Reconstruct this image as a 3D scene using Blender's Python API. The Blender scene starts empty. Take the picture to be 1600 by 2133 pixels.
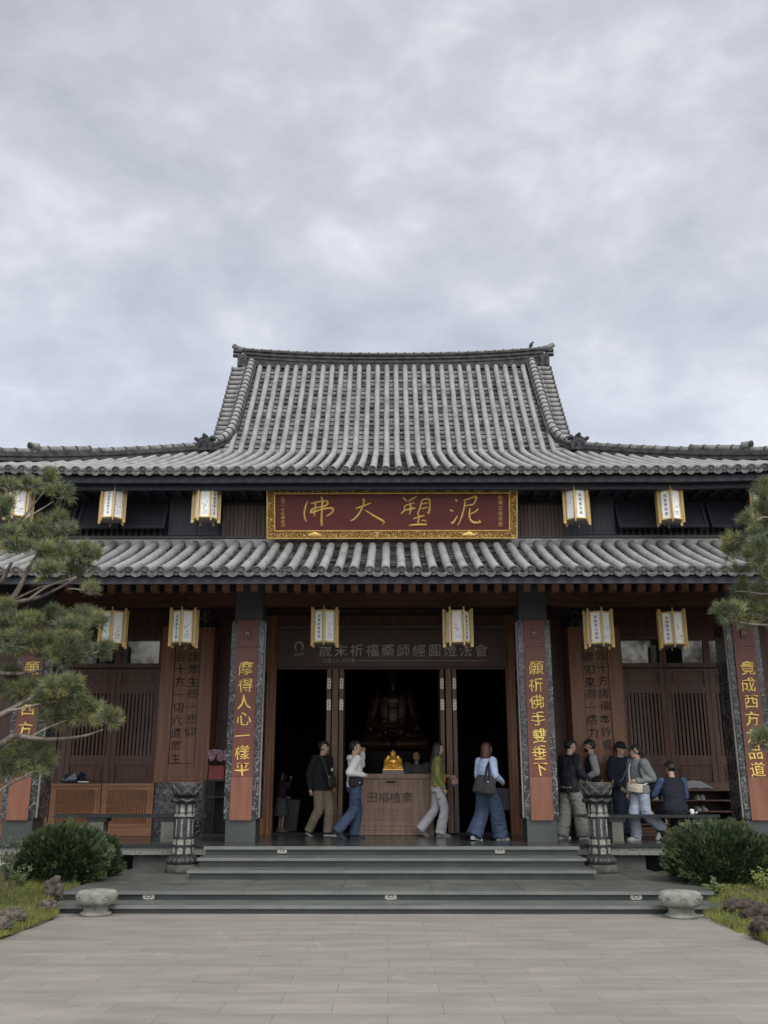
import bpy, bmesh, math, random
from math import sin, cos, tan, atan, atan2, pi, sqrt, radians
from mathutils import Vector, Matrix, noise, Euler
random.seed(7)
scene = bpy.context.scene
col = scene.collection

# ------------------------------------------------------------------ camera
FPX, HC, PX0, PY0 = 1950.0, 1.55, 800.0, 1066.5      # focal length in pixels of a 1600 px wide picture, eye height
PITCH = atan((1635 - PY0) / FPX)
YAW = atan(13 * cos(PITCH) / FPX)
cam_d = bpy.data.cameras.new('camera')
cam_d.sensor_fit = 'HORIZONTAL'
cam_d.sensor_width = 36
cam_d.lens = 36 * FPX / 1600
cam_d.clip_start = 0.1
cam_d.clip_end = 2000
cam = bpy.data.objects.new('camera', cam_d)
col.objects.link(cam)
cam.location = (0, 0, HC)
cam.rotation_euler = (pi / 2 + PITCH, 0, YAW)
scene.camera = cam

# ------------------------------------------------------------------ world: overcast sky
SUN_EL, SUN_AZ = radians(48), radians(160)            # azimuth measured from +Y (the temple), clockwise
w = bpy.data.worlds.new('World')
scene.world = w
w.use_nodes = True
nt = w.node_tree
for n in list(nt.nodes):
    nt.nodes.remove(n)
N = nt.nodes.new
L = nt.links.new
out = N('ShaderNodeOutputWorld')
sky = N('ShaderNodeTexSky')
sky.sky_type = 'NISHITA'
sky.sun_disc = False
sky.sun_elevation = SUN_EL
sky.sun_rotation = SUN_AZ
bg1 = N('ShaderNodeBackground')
bg1.inputs['Strength'].default_value = 0.05
L(sky.outputs['Color'], bg1.inputs['Color'])
tc = N('ShaderNodeTexCoord')
sep = N('ShaderNodeSeparateXYZ')
L(tc.outputs['Generated'], sep.inputs[0])
def wmath(op, a, b=None, clamp=False):
    m = N('ShaderNodeMath'); m.operation = op; m.use_clamp = clamp
    for i, v in enumerate((a, b)):
        if v is None: continue
        if isinstance(v, (int, float)): m.inputs[i].default_value = v
        else: L(v, m.inputs[i])
    return m.outputs[0]
zc = wmath('MAXIMUM', sep.outputs['Z'], 0.0)
den = wmath('ADD', zc, 0.22)
cx = wmath('DIVIDE', sep.outputs['X'], den)
cy = wmath('DIVIDE', sep.outputs['Y'], den)
comb = N('ShaderNodeCombineXYZ')
L(cx, comb.inputs[0]); L(cy, comb.inputs[1])
def cloud(scale, detail, rough, dist, off):
    mp = N('ShaderNodeMapping'); mp.inputs['Location'].default_value = off
    L(comb.outputs[0], mp.inputs['Vector'])
    n = N('ShaderNodeTexNoise'); n.inputs['Scale'].default_value = scale; n.inputs['Detail'].default_value = detail
    n.inputs['Roughness'].default_value = rough; n.inputs['Distortion'].default_value = dist
    L(mp.outputs[0], n.inputs['Vector'])
    return n.outputs['Fac']
c1 = cloud(1.5, 4, 0.5, 0.15, (3.1, 1.7, 0))
mpd = N('ShaderNodeMapping'); mpd.inputs['Scale'].default_value = (1.0, 1.0, 1.7); mpd.inputs['Location'].default_value = (2.1, 0.4, 0.7)
L(tc.outputs['Generated'], mpd.inputs['Vector'])
nd = N('ShaderNodeTexNoise'); nd.inputs['Scale'].default_value = 9.5; nd.inputs['Detail'].default_value = 6; nd.inputs['Roughness'].default_value = 0.55; nd.inputs['Distortion'].default_value = 0.2
L(mpd.outputs[0], nd.inputs['Vector'])
c2 = nd.outputs['Fac']
mixv = wmath('ADD', wmath('MULTIPLY', c1, 0.46), wmath('MULTIPLY', c2, 0.54))
bias = wmath('ADD', mixv, wmath('MULTIPLY', sep.outputs['X'], 0.09))
ramp = N('ShaderNodeValToRGB')
e = ramp.color_ramp.elements
e[0].position = 0.36; e[0].color = (0.455, 0.45, 0.47, 1)
e[1].position = 0.66; e[1].color = (0.79, 0.78, 0.785, 1)
m1 = e.new(0.51); m1.color = (0.58, 0.572, 0.59, 1)
L(bias, ramp.inputs['Fac'])
# an overcast sky is brightest overhead; gain there and behind, out of view, is added to light the facade
zen = wmath('MULTIPLY', wmath('SUBTRACT', sep.outputs['Z'], 0.72, True), 8.5)
back = wmath('MULTIPLY', wmath('MULTIPLY', sep.outputs['Y'], -1.0, True), 1.0)
gain = wmath('MULTIPLY', wmath('ADD', zen, back), wmath('ADD', 0.55, c1))
bg2 = N('ShaderNodeBackground')
L(ramp.outputs['Color'], bg2.inputs['Color'])
bg2.inputs['Strength'].default_value = 0.84
bg3 = N('ShaderNodeBackground')
bg3.inputs['Color'].default_value = (0.60, 0.585, 0.55, 1)
L(gain, bg3.inputs['Strength'])
add = N('ShaderNodeAddShader')
add0 = N('ShaderNodeAddShader')
L(bg2.outputs[0], add0.inputs[0]); L(bg3.outputs[0], add0.inputs[1])
L(bg1.outputs[0], add.inputs[0]); L(add0.outputs[0], add.inputs[1])
L(add.outputs[0], out.inputs['Surface'])

sun_d = bpy.data.lights.new('sun', 'SUN')
sun_d.energy = 1.5
sun_d.angle = radians(25)
sun_d.color = (1.0, 0.965, 0.91)
sun = bpy.data.objects.new('sun', sun_d)
col.objects.link(sun)
sd = Vector((sin(SUN_AZ) * cos(SUN_EL), cos(SUN_AZ) * cos(SUN_EL), sin(SUN_EL)))
sun.rotation_euler = (-sd).to_track_quat('-Z', 'Y').to_euler()
sun.location = (0, -10, 30)

scene.view_settings.view_transform = 'Standard'
scene.view_settings.look = 'None'
scene.view_settings.exposure = 0.2
scene.view_settings.gamma = 1
scene.render.engine = 'CYCLES'
scene.cycles.max_bounces = 6
scene.cycles.diffuse_bounces = 4

# ------------------------------------------------------------------ picture -> place
def ray(px, py):
    u = (px - PX0) / FPX; v = (PY0 - py) / FPX
    y = cos(PITCH) - v * sin(PITCH); z = sin(PITCH) + v * cos(PITCH)
    return Vector((u * cos(YAW) - y * sin(YAW), u * sin(YAW) + y * cos(YAW), z))
def W(px, py, Y):
    d = ray(px, py); return d * (Y / d.y) + Vector((0, 0, HC))
def G(px, py, Z):
    d = ray(px, py); return d * ((Z - HC) / d.z) + Vector((0, 0, HC))
def ZY(py, Y): return W(813, py, Y).z
def XY(px, py, Y): return W(px, py, Y).x

# ------------------------------------------------------------------ materials
MATS = {}
def mat(name, c1, c2=None, scale=6, rough=0.6, metal=0.0, stretch=(1, 1, 1), bump=0.0, detail=5, lo=0.35, hi=0.65, spec=0.5, bscale=None, obj=True):
    if name in MATS: return MATS[name]
    m = bpy.data.materials.new(name); MATS[name] = m
    m.use_nodes = True
    t = m.node_tree; b = t.nodes['Principled BSDF']
    b.inputs['Roughness'].default_value = rough
    b.inputs['Metallic'].default_value = metal
    b.inputs['Specular IOR Level'].default_value = spec
    c2 = c2 or tuple(x * 0.72 for x in c1)
    tc = t.nodes.new('ShaderNodeTexCoord'); mp = t.nodes.new('ShaderNodeMapping')
    mp.inputs['Scale'].default_value = stretch
    t.links.new(tc.outputs['Object'], mp.inputs['Vector'])
    n = t.nodes.new('ShaderNodeTexNoise'); n.inputs['Scale'].default_value = scale; n.inputs['Detail'].default_value = detail
    t.links.new(mp.outputs[0], n.inputs['Vector'])
    r = t.nodes.new('ShaderNodeValToRGB')
    r.color_ramp.elements[0].position = lo; r.color_ramp.elements[0].color = (*c2, 1)
    r.color_ramp.elements[1].position = hi; r.color_ramp.elements[1].color = (*c1, 1)
    t.links.new(n.outputs['Fac'], r.inputs['Fac'])
    t.links.new(r.outputs['Color'], b.inputs['Base Color'])
    if bump:
        n2 = n
        if bscale:
            n2 = t.nodes.new('ShaderNodeTexNoise'); n2.inputs['Scale'].default_value = bscale; n2.inputs['Detail'].default_value = 4
            t.links.new(mp.outputs[0], n2.inputs['Vector'])
        bp = t.nodes.new('ShaderNodeBump'); bp.inputs['Strength'].default_value = bump; bp.inputs['Distance'].default_value = 0.02
        t.links.new(n2.outputs['Fac'], bp.inputs['Height']); t.links.new(bp.outputs[0], b.inputs['Normal'])
    return m
WOODV = (9, 9, 0.6)
WOODH = (0.6, 9, 9)
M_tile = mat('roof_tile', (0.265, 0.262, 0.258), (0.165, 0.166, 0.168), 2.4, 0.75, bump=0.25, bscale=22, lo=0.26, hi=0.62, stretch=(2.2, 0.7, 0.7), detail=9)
M_pan = mat('pan_tile', (0.17, 0.17, 0.168), (0.026, 0.027, 0.03), 3.2, 0.8, bump=0.3, lo=0.38, hi=0.62, bscale=18)
M_tilend = mat('tile_end', (0.16, 0.155, 0.15), (0.06, 0.06, 0.06), 9, 0.8, bump=0.8, bscale=30)
M_ridge = mat('ridge_tile', (0.062, 0.062, 0.060), (0.020, 0.021, 0.022), 7, 0.85, bump=0.5)
M_navy = mat('dark_painted_wood', (0.030, 0.032, 0.045), (0.018, 0.019, 0.028), 2.5, 0.62, stretch=WOODH, bump=0.1)
M_navyv = mat('dark_painted_board', (0.040, 0.043, 0.060), (0.026, 0.028, 0.042), 2.5, 0.6, stretch=WOODV, bump=0.1)
M_lat = mat('dark_lattice_wood', (0.02, 0.022, 0.034), None, 3, 0.7)
M_red = mat('redwood', (0.105, 0.038, 0.026), (0.055, 0.020, 0.015), 2.2, 0.5, stretch=WOODV, bump=0.12)
M_redh = mat('redwood_beam', (0.13, 0.050, 0.032), (0.07, 0.027, 0.019), 2.2, 0.5, stretch=WOODH, bump=0.12)
M_door = mat('door_wood', (0.118, 0.047, 0.030), (0.066, 0.027, 0.018), 2.2, 0.45, stretch=WOODV, bump=0.12)
M_brown = mat('brown_door_wood', (0.20, 0.115, 0.07), (0.12, 0.068, 0.042), 2.4, 0.5, stretch=WOODV, bump=0.12)
M_board = mat('inscription_wood', (0.25, 0.105, 0.045), (0.15, 0.06, 0.028), 1.8, 0.42, stretch=WOODV, bump=0.1)
M_cab = mat('cabinet_wood', (0.36, 0.17, 0.085), (0.24, 0.108, 0.055), 2.2, 0.5, stretch=WOODH, bump=0.1)
M_box = mat('offering_box_wood', (0.30, 0.19, 0.128), (0.20, 0.122, 0.082), 2.4, 0.5, stretch=WOODV, bump=0.12)
M_rafter = mat('rafter_wood', (0.42, 0.22, 0.125), (0.30, 0.15, 0.09), 6, 0.6, stretch=WOODV)
M_terra = mat('terracotta_board', (0.185, 0.060, 0.040), (0.145, 0.046, 0.032), 3.0, 0.42, stretch=(3, 3, 0.5), bump=0.06)
M_terra_lit = mat('plain_terracotta_board_lit', (0.27, 0.108, 0.066), (0.20, 0.077, 0.047), 2.5, 0.45, stretch=(3, 3, 0.5), bump=0.06)  # plain lower board, its colour lightened for the light falloff along the pillar
M_plank = mat('plank_wood', (0.125, 0.092, 0.078), (0.075, 0.055, 0.048), 2.0, 0.7, stretch=WOODV, bump=0.2)
M_gold = mat('gold_leaf', (0.90, 0.62, 0.22), (0.68, 0.42, 0.10), 8, 0.38, 0.55)
M_goldletter = mat('gold_letter', (0.98, 0.72, 0.20), (0.85, 0.56, 0.12), 9, 0.45, 0.2)
M_statuegold = mat('polished_gold', (0.98, 0.60, 0.13), (0.85, 0.46, 0.07), 9, 0.28, 0.6)
M_lgold = mat('lantern_gold', (0.74, 0.55, 0.24), (0.52, 0.36, 0.13), 5, 0.4, 0.3, stretch=(8, 8, 0.5))
M_paper = mat('lantern_paper', (0.90, 0.91, 0.90), (0.84, 0.86, 0.86), 3, 0.8)
M_paint = mat('painted_paper', (0.88, 0.90, 0.89), (0.60, 0.68, 0.70), 4.5, 0.8, lo=0.28, hi=0.46, detail=8)
M_ink = mat('black_ink', (0.018, 0.018, 0.02), None, 5, 0.7)
M_inkgrey = mat('grey_ink', (0.22, 0.25, 0.24), None, 5, 0.8)
M_plaque = mat('plaque_red', (0.135, 0.026, 0.023), (0.115, 0.022, 0.02), 3, 0.45)
M_banner = mat('banner_vinyl', (0.088, 0.044, 0.036), (0.066, 0.044, 0.034), 0.8, 0.5, lo=0.3, hi=0.7)
M_bantxt = mat('banner_print', (0.55, 0.50, 0.50), None, 5, 0.6)
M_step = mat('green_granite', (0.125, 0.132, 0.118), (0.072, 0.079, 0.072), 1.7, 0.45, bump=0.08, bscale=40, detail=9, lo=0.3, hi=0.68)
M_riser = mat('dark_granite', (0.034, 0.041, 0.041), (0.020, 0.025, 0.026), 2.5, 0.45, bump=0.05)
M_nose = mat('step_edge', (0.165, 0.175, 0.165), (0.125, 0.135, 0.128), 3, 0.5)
M_floor = mat('porch_floor', (0.055, 0.058, 0.055), (0.042, 0.045, 0.044), 2.0, 0.20)
M_gran = mat('speckled_granite', (0.24, 0.24, 0.225), (0.12, 0.122, 0.115), 28, 0.7, detail=8)
M_gran2 = mat('mottled_dark_granite', (0.10, 0.105, 0.098), (0.05, 0.053, 0.05), 4, 0.8, detail=8)  # darker, coarsely mottled granite for the plinth below the slab
M_base = mat('pillar_base_stone', (0.060, 0.068, 0.068), (0.048, 0.054, 0.055), 2.0, 0.35)
M_white = mat('white_plaster', (0.52, 0.50, 0.47), (0.36, 0.35, 0.33), 2, 0.8)
M_flash = mat('pale_flashing', (0.56, 0.56, 0.53), (0.30, 0.30, 0.28), 5, 0.8, stretch=(1, 1, 3))
M_bronze = mat('dark_bronze_stone', (0.042, 0.044, 0.045), (0.018, 0.019, 0.021), 9, 0.5, bump=0.25)
M_relief = mat('pale_relief', (0.34, 0.335, 0.29), (0.19, 0.19, 0.165), 16, 0.7, bump=0.6)
M_sletter = mat('carved_letter_grey', (0.50, 0.50, 0.47), None, 8, 0.7)
M_stool = mat('carved_stone', (0.27, 0.27, 0.235), (0.10, 0.105, 0.09), 6, 0.9, bump=0.9, detail=9, lo=0.3, hi=0.62)
M_hinge = mat('steel_hinge', (0.55, 0.53, 0.50), (0.42, 0.40, 0.37), 14, 0.4, 0.5)
M_glass = mat('dark_glass', (0.010, 0.012, 0.014), None, 2, 0.04, spec=0.8)
M_glass.node_tree.nodes['Principled BSDF'].inputs['IOR'].default_value = 1.62
M_ridgecap = mat('ridge_cap_tile', (0.20, 0.20, 0.185), (0.08, 0.082, 0.078), 7, 0.85, bump=0.4)
M_black = mat('matte_black', (0.010, 0.010, 0.013), None, 4, 0.7)
M_inside = mat('interior_gloom', (0.010, 0.010, 0.012), None, 3, 0.85)  # near-black colour puts the gloom of the hall into its surfaces
M_bench = mat('bench_black', (0.018, 0.020, 0.022), (0.012, 0.013, 0.015), 4, 0.4)
M_benchleg = mat('bench_leg_stone', (0.14, 0.14, 0.115), (0.10, 0.10, 0.085), 6, 0.7)
M_steel = mat('step_light_plate', (0.46, 0.43, 0.38), (0.38, 0.36, 0.32), 12, 0.5, 0.2)
M_bigbud = mat('dark_bronze_statue', (0.075, 0.043, 0.022), (0.035, 0.021, 0.012), 3, 0.34, 0.5)
M_seam = mat('dark_seam', (0.03, 0.032, 0.032), None, 3, 0.9)

def weather(m, c, sc, lo, hi, fac):
    t = m.node_tree; b = t.nodes['Principled BSDF']; src = b.inputs['Base Color'].links[0].from_socket
    tc = t.nodes.new('ShaderNodeTexCoord'); n = t.nodes.new('ShaderNodeTexNoise'); n.inputs['Scale'].default_value = sc; n.inputs['Detail'].default_value = 8; n.inputs['Roughness'].default_value = 0.65
    t.links.new(tc.outputs['Object'], n.inputs['Vector'])
    r = t.nodes.new('ShaderNodeValToRGB'); r.color_ramp.elements[0].position = lo; r.color_ramp.elements[1].position = hi
    r.color_ramp.elements[1].color = (fac, fac, fac, 1)
    t.links.new(n.outputs['Fac'], r.inputs['Fac'])
    mx = t.nodes.new('ShaderNodeMixRGB'); mx.inputs[2].default_value = (*c, 1)
    t.links.new(r.outputs[0], mx.inputs[0]); t.links.new(src, mx.inputs[1]); t.links.new(mx.outputs[0], b.inputs['Base Color'])
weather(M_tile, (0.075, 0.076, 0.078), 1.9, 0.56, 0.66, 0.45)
weather(M_tile, (0.34, 0.335, 0.31), 6.0, 0.64, 0.70, 0.5)
weather(M_step, (0.19, 0.195, 0.175), 2.3, 0.58, 0.66, 0.5)
weather(M_pave, (0, 0, 0), 1, 0.9, 1, 0) if False else None

def marble():
    m = bpy.data.materials.new('black_marble'); m.use_nodes = True
    t = m.node_tree; b = t.nodes['Principled BSDF']; b.inputs['Roughness'].default_value = 0.22
    tc = t.nodes.new('ShaderNodeTexCoord'); n = t.nodes.new('ShaderNodeTexNoise'); n.inputs['Scale'].default_value = 3.5; n.inputs['Detail'].default_value = 5
    t.links.new(tc.outputs['Object'], n.inputs['Vector'])
    mx = t.nodes.new('ShaderNodeVectorMath'); mx.operation = 'MULTIPLY_ADD'
    mx.inputs[1].default_value = (0.45, 0.45, 0.45)
    t.links.new(n.outputs['Color'], mx.inputs[0]); t.links.new(tc.outputs['Object'], mx.inputs[2])
    cols = []
    for sc, wdt in ((6.5, 0.028), (19.0, 0.07)):
        v = t.nodes.new('ShaderNodeTexVoronoi'); v.feature = 'DISTANCE_TO_EDGE'; v.inputs['Scale'].default_value = sc
        t.links.new(mx.outputs[0], v.inputs['Vector'])
        r = t.nodes.new('ShaderNodeValToRGB'); r.color_ramp.elements[0].color = (1, 1, 1, 1); r.color_ramp.elements[1].color = (0, 0, 0, 1)
        r.color_ramp.elements[1].position = wdt
        t.links.new(v.outputs['Distance'], r.inputs['Fac']); cols.append(r.outputs['Color'])
    n2 = t.nodes.new('ShaderNodeTexNoise'); n2.inputs['Scale'].default_value = 2.3; n2.inputs['Detail'].default_value = 3
    t.links.new(tc.outputs['Object'], n2.inputs['Vector'])
    r2 = t.nodes.new('ShaderNodeValToRGB'); r2.color_ramp.elements[0].position = 0.44; r2.color_ramp.elements[1].position = 0.62
    t.links.new(n2.outputs['Fac'], r2.inputs['Fac'])
    ad = t.nodes.new('ShaderNodeMixRGB'); ad.blend_type = 'MULTIPLY'; ad.inputs[0].default_value = 1
    t.links.new(cols[1], ad.inputs[1]); t.links.new(r2.outputs['Color'], ad.inputs[2])
    ad2 = t.nodes.new('ShaderNodeMixRGB'); ad2.blend_type = 'ADD'; ad2.inputs[0].default_value = 0.75
    t.links.new(cols[0], ad2.inputs[1]); t.links.new(ad.outputs[0], ad2.inputs[2])
    fin = t.nodes.new('ShaderNodeMixRGB'); fin.inputs[1].default_value = (0.016, 0.019, 0.024, 1); fin.inputs[2].default_value = (0.36, 0.38, 0.38, 1)
    t.links.new(ad2.outputs[0], fin.inputs[0]); t.links.new(fin.outputs[0], b.inputs['Base Color'])
    return m
M_marble = marble()

def goldfiligree():
    m = mat('gilded_carving', (0.80, 0.52, 0.16), (0.55, 0.32, 0.07), 8, 0.4, 0.55)
    t = m.node_tree; b = t.nodes['Principled BSDF']
    tc = t.nodes.new('ShaderNodeTexCoord')
    n = t.nodes.new('ShaderNodeTexNoise'); n.inputs['Scale'].default_value = 9; n.inputs['Detail'].default_value = 2
    t.links.new(tc.outputs['Object'], n.inputs['Vector'])
    ma = t.nodes.new('ShaderNodeVectorMath'); ma.operation = 'MULTIPLY_ADD'; ma.inputs[1].default_value = (0.12, 0.12, 0.12)
    t.links.new(n.outputs['Color'], ma.inputs[0]); t.links.new(tc.outputs['Object'], ma.inputs[2])
    v = t.nodes.new('ShaderNodeTexVoronoi'); v.feature = 'DISTANCE_TO_EDGE'; v.inputs['Scale'].default_value = 22
    t.links.new(ma.outputs[0], v.inputs['Vector'])
    r = t.nodes.new('ShaderNodeValToRGB'); r.color_ramp.elements[0].position = 0.03; r.color_ramp.elements[1].position = 0.16
    r.color_ramp.elements[0].color = (1, 1, 1, 1); r.color_ramp.elements[1].color = (0, 0, 0, 1)
    t.links.new(v.outputs['Distance'], r.inputs['Fac'])
    mx = t.nodes.new('ShaderNodeMixRGB'); mx.inputs[1].default_value = (0.22, 0.115, 0.03, 1); mx.inputs[2].default_value = (0.92, 0.63, 0.24, 1)
    t.links.new(r.outputs['Color'], mx.inputs[0]); t.links.new(mx.outputs[0], b.inputs['Base Color'])
    bp = t.nodes.new('ShaderNodeBump'); bp.inputs['Strength'].default_value = 0.9; bp.inputs['Distance'].default_value = 0.02
    t.links.new(r.outputs['Color'], bp.inputs['Height']); t.links.new(bp.outputs[0], b.inputs['Normal'])
    return m
M_filig = goldfiligree()

def paving():
    m = bpy.data.materials.new('plaza_paving'); m.use_nodes = True
    t = m.node_tree; b = t.nodes['Principled BSDF']
    b.inputs['Roughness'].default_value = 0.55
    tc = t.nodes.new('ShaderNodeTexCoord')
    mp = t.nodes.new('ShaderNodeMapping'); mp.inputs['Location'].default_value = (0.02, -0.11, 0)
    t.links.new(tc.outputs['Object'], mp.inputs['Vector'])
    br = t.nodes.new('ShaderNodeTexBrick')
    br.offset = 0.5
    br.inputs['Color1'].default_value = (0.262, 0.245, 0.220, 1); br.inputs['Color2'].default_value = (0.238, 0.223, 0.201, 1)
    br.inputs['Mortar'].default_value = (0.15, 0.141, 0.128, 1)
    br.inputs['Scale'].default_value = 1.0; br.inputs['Mortar Size'].default_value = 0.0035; br.inputs['Mortar Smooth'].default_value = 0.2
    br.inputs['Brick Width'].default_value = 0.80; br.inputs['Row Height'].default_value = 0.36
    t.links.new(mp.outputs[0], br.inputs['Vector'])
    n = t.nodes.new('ShaderNodeTexNoise'); n.inputs['Scale'].default_value = 1.9; n.inputs['Detail'].default_value = 9; n.inputs['Roughness'].default_value = 0.6
    mp2 = t.nodes.new('ShaderNodeMapping'); mp2.inputs['Scale'].default_value = (0.5, 2.2, 1)
    t.links.new(tc.outputs['Object'], mp2.inputs['Vector']); t.links.new(mp2.outputs[0], n.inputs['Vector'])
    r = t.nodes.new('ShaderNodeValToRGB'); r.color_ramp.elements[0].position = 0.3; r.color_ramp.elements[1].position = 0.72
    r.color_ramp.elements[0].color = (0.76, 0.76, 0.76, 1); r.color_ramp.elements[1].color = (1.12, 1.11, 1.09, 1)
    t.links.new(n.outputs['Fac'], r.inputs['Fac'])
    mx = t.nodes.new('ShaderNodeMixRGB'); mx.blend_type = 'MULTIPLY'; mx.inputs[0].default_value = 1
    t.links.new(br.outputs['Color'], mx.inputs[1]); t.links.new(r.outputs['Color'], mx.inputs[2])
    n3 = t.nodes.new('ShaderNodeTexNoise'); n3.inputs['Scale'].default_value = 90; n3.inputs['Detail'].default_value = 3
    t.links.new(tc.outputs['Object'], n3.inputs['Vector'])
    r3 = t.nodes.new('ShaderNodeValToRGB'); r3.color_ramp.elements[0].color = (0.82, 0.82, 0.82, 1); r3.color_ramp.elements[1].color = (1.12, 1.12, 1.12, 1)
    r3.color_ramp.elements[0].position = 0.3; r3.color_ramp.elements[1].position = 0.7
    t.links.new(n3.outputs['Fac'], r3.inputs['Fac'])
    mx2 = t.nodes.new('ShaderNodeMixRGB'); mx2.blend_type = 'MULTIPLY'; mx2.inputs[0].default_value = 1
    t.links.new(mx.outputs[0], mx2.inputs[1]); t.links.new(r3.outputs['Color'], mx2.inputs[2])
    # pale dried-water scuffs with a shape of their own
    v = t.nodes.new('ShaderNodeTexVoronoi'); v.feature = 'DISTANCE_TO_EDGE'; v.inputs['Scale'].default_value = 0.9
    n4 = t.nodes.new('ShaderNodeTexNoise'); n4.inputs['Scale'].default_value = 1.6; n4.inputs['Detail'].default_value = 2
    t.links.new(tc.outputs['Object'], n4.inputs['Vector'])
    ma = t.nodes.new('ShaderNodeVectorMath'); ma.operation = 'MULTIPLY_ADD'; ma.inputs[1].default_value = (1.3, 1.3, 0)
    t.links.new(n4.outputs['Color'], ma.inputs[0]); t.links.new(tc.outputs['Object'], ma.inputs[2]); t.links.new(ma.outputs[0], v.inputs['Vector'])
    rv = t.nodes.new('ShaderNodeValToRGB'); rv.color_ramp.elements[0].color = (1, 1, 1, 1); rv.color_ramp.elements[1].color = (0, 0, 0, 1); rv.color_ramp.elements[1].position = 0.02
    t.links.new(v.outputs['Distance'], rv.inputs['Fac'])
    n5 = t.nodes.new('ShaderNodeTexNoise'); n5.inputs['Scale'].default_value = 0.9
    t.links.new(tc.outputs['Object'], n5.inputs['Vector'])
    r5 = t.nodes.new('ShaderNodeValToRGB'); r5.color_ramp.elements[0].position = 0.55; r5.color_ramp.elements[1].position = 0.66
    r5.color_ramp.elements[1].color = (0.45, 0.45, 0.45, 1)
    t.links.new(n5.outputs['Fac'], r5.inputs['Fac'])
    m3 = t.nodes.new('ShaderNodeMixRGB'); m3.blend_type = 'MULTIPLY'; m3.inputs[0].default_value = 1
    t.links.new(rv.outputs[0], m3.inputs[1]); t.links.new(r5.outputs[0], m3.inputs[2])
    fin = t.nodes.new('ShaderNodeMixRGB'); fin.inputs[2].default_value = (0.36, 0.35, 0.33, 1)
    t.links.new(m3.outputs[0], fin.inputs[0]); t.links.new(mx2.outputs[0], fin.inputs[1])
    t.links.new(fin.outputs[0], b.inputs['Base Color'])
    bp = t.nodes.new('ShaderNodeBump'); bp.inputs['Strength'].default_value = 0.25; bp.inputs['Distance'].default_value = 0.005
    t.links.new(mx2.outputs[0], bp.inputs['Height']); t.links.new(bp.outputs[0], b.inputs['Normal'])
    return m
M_pave = paving()

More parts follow.
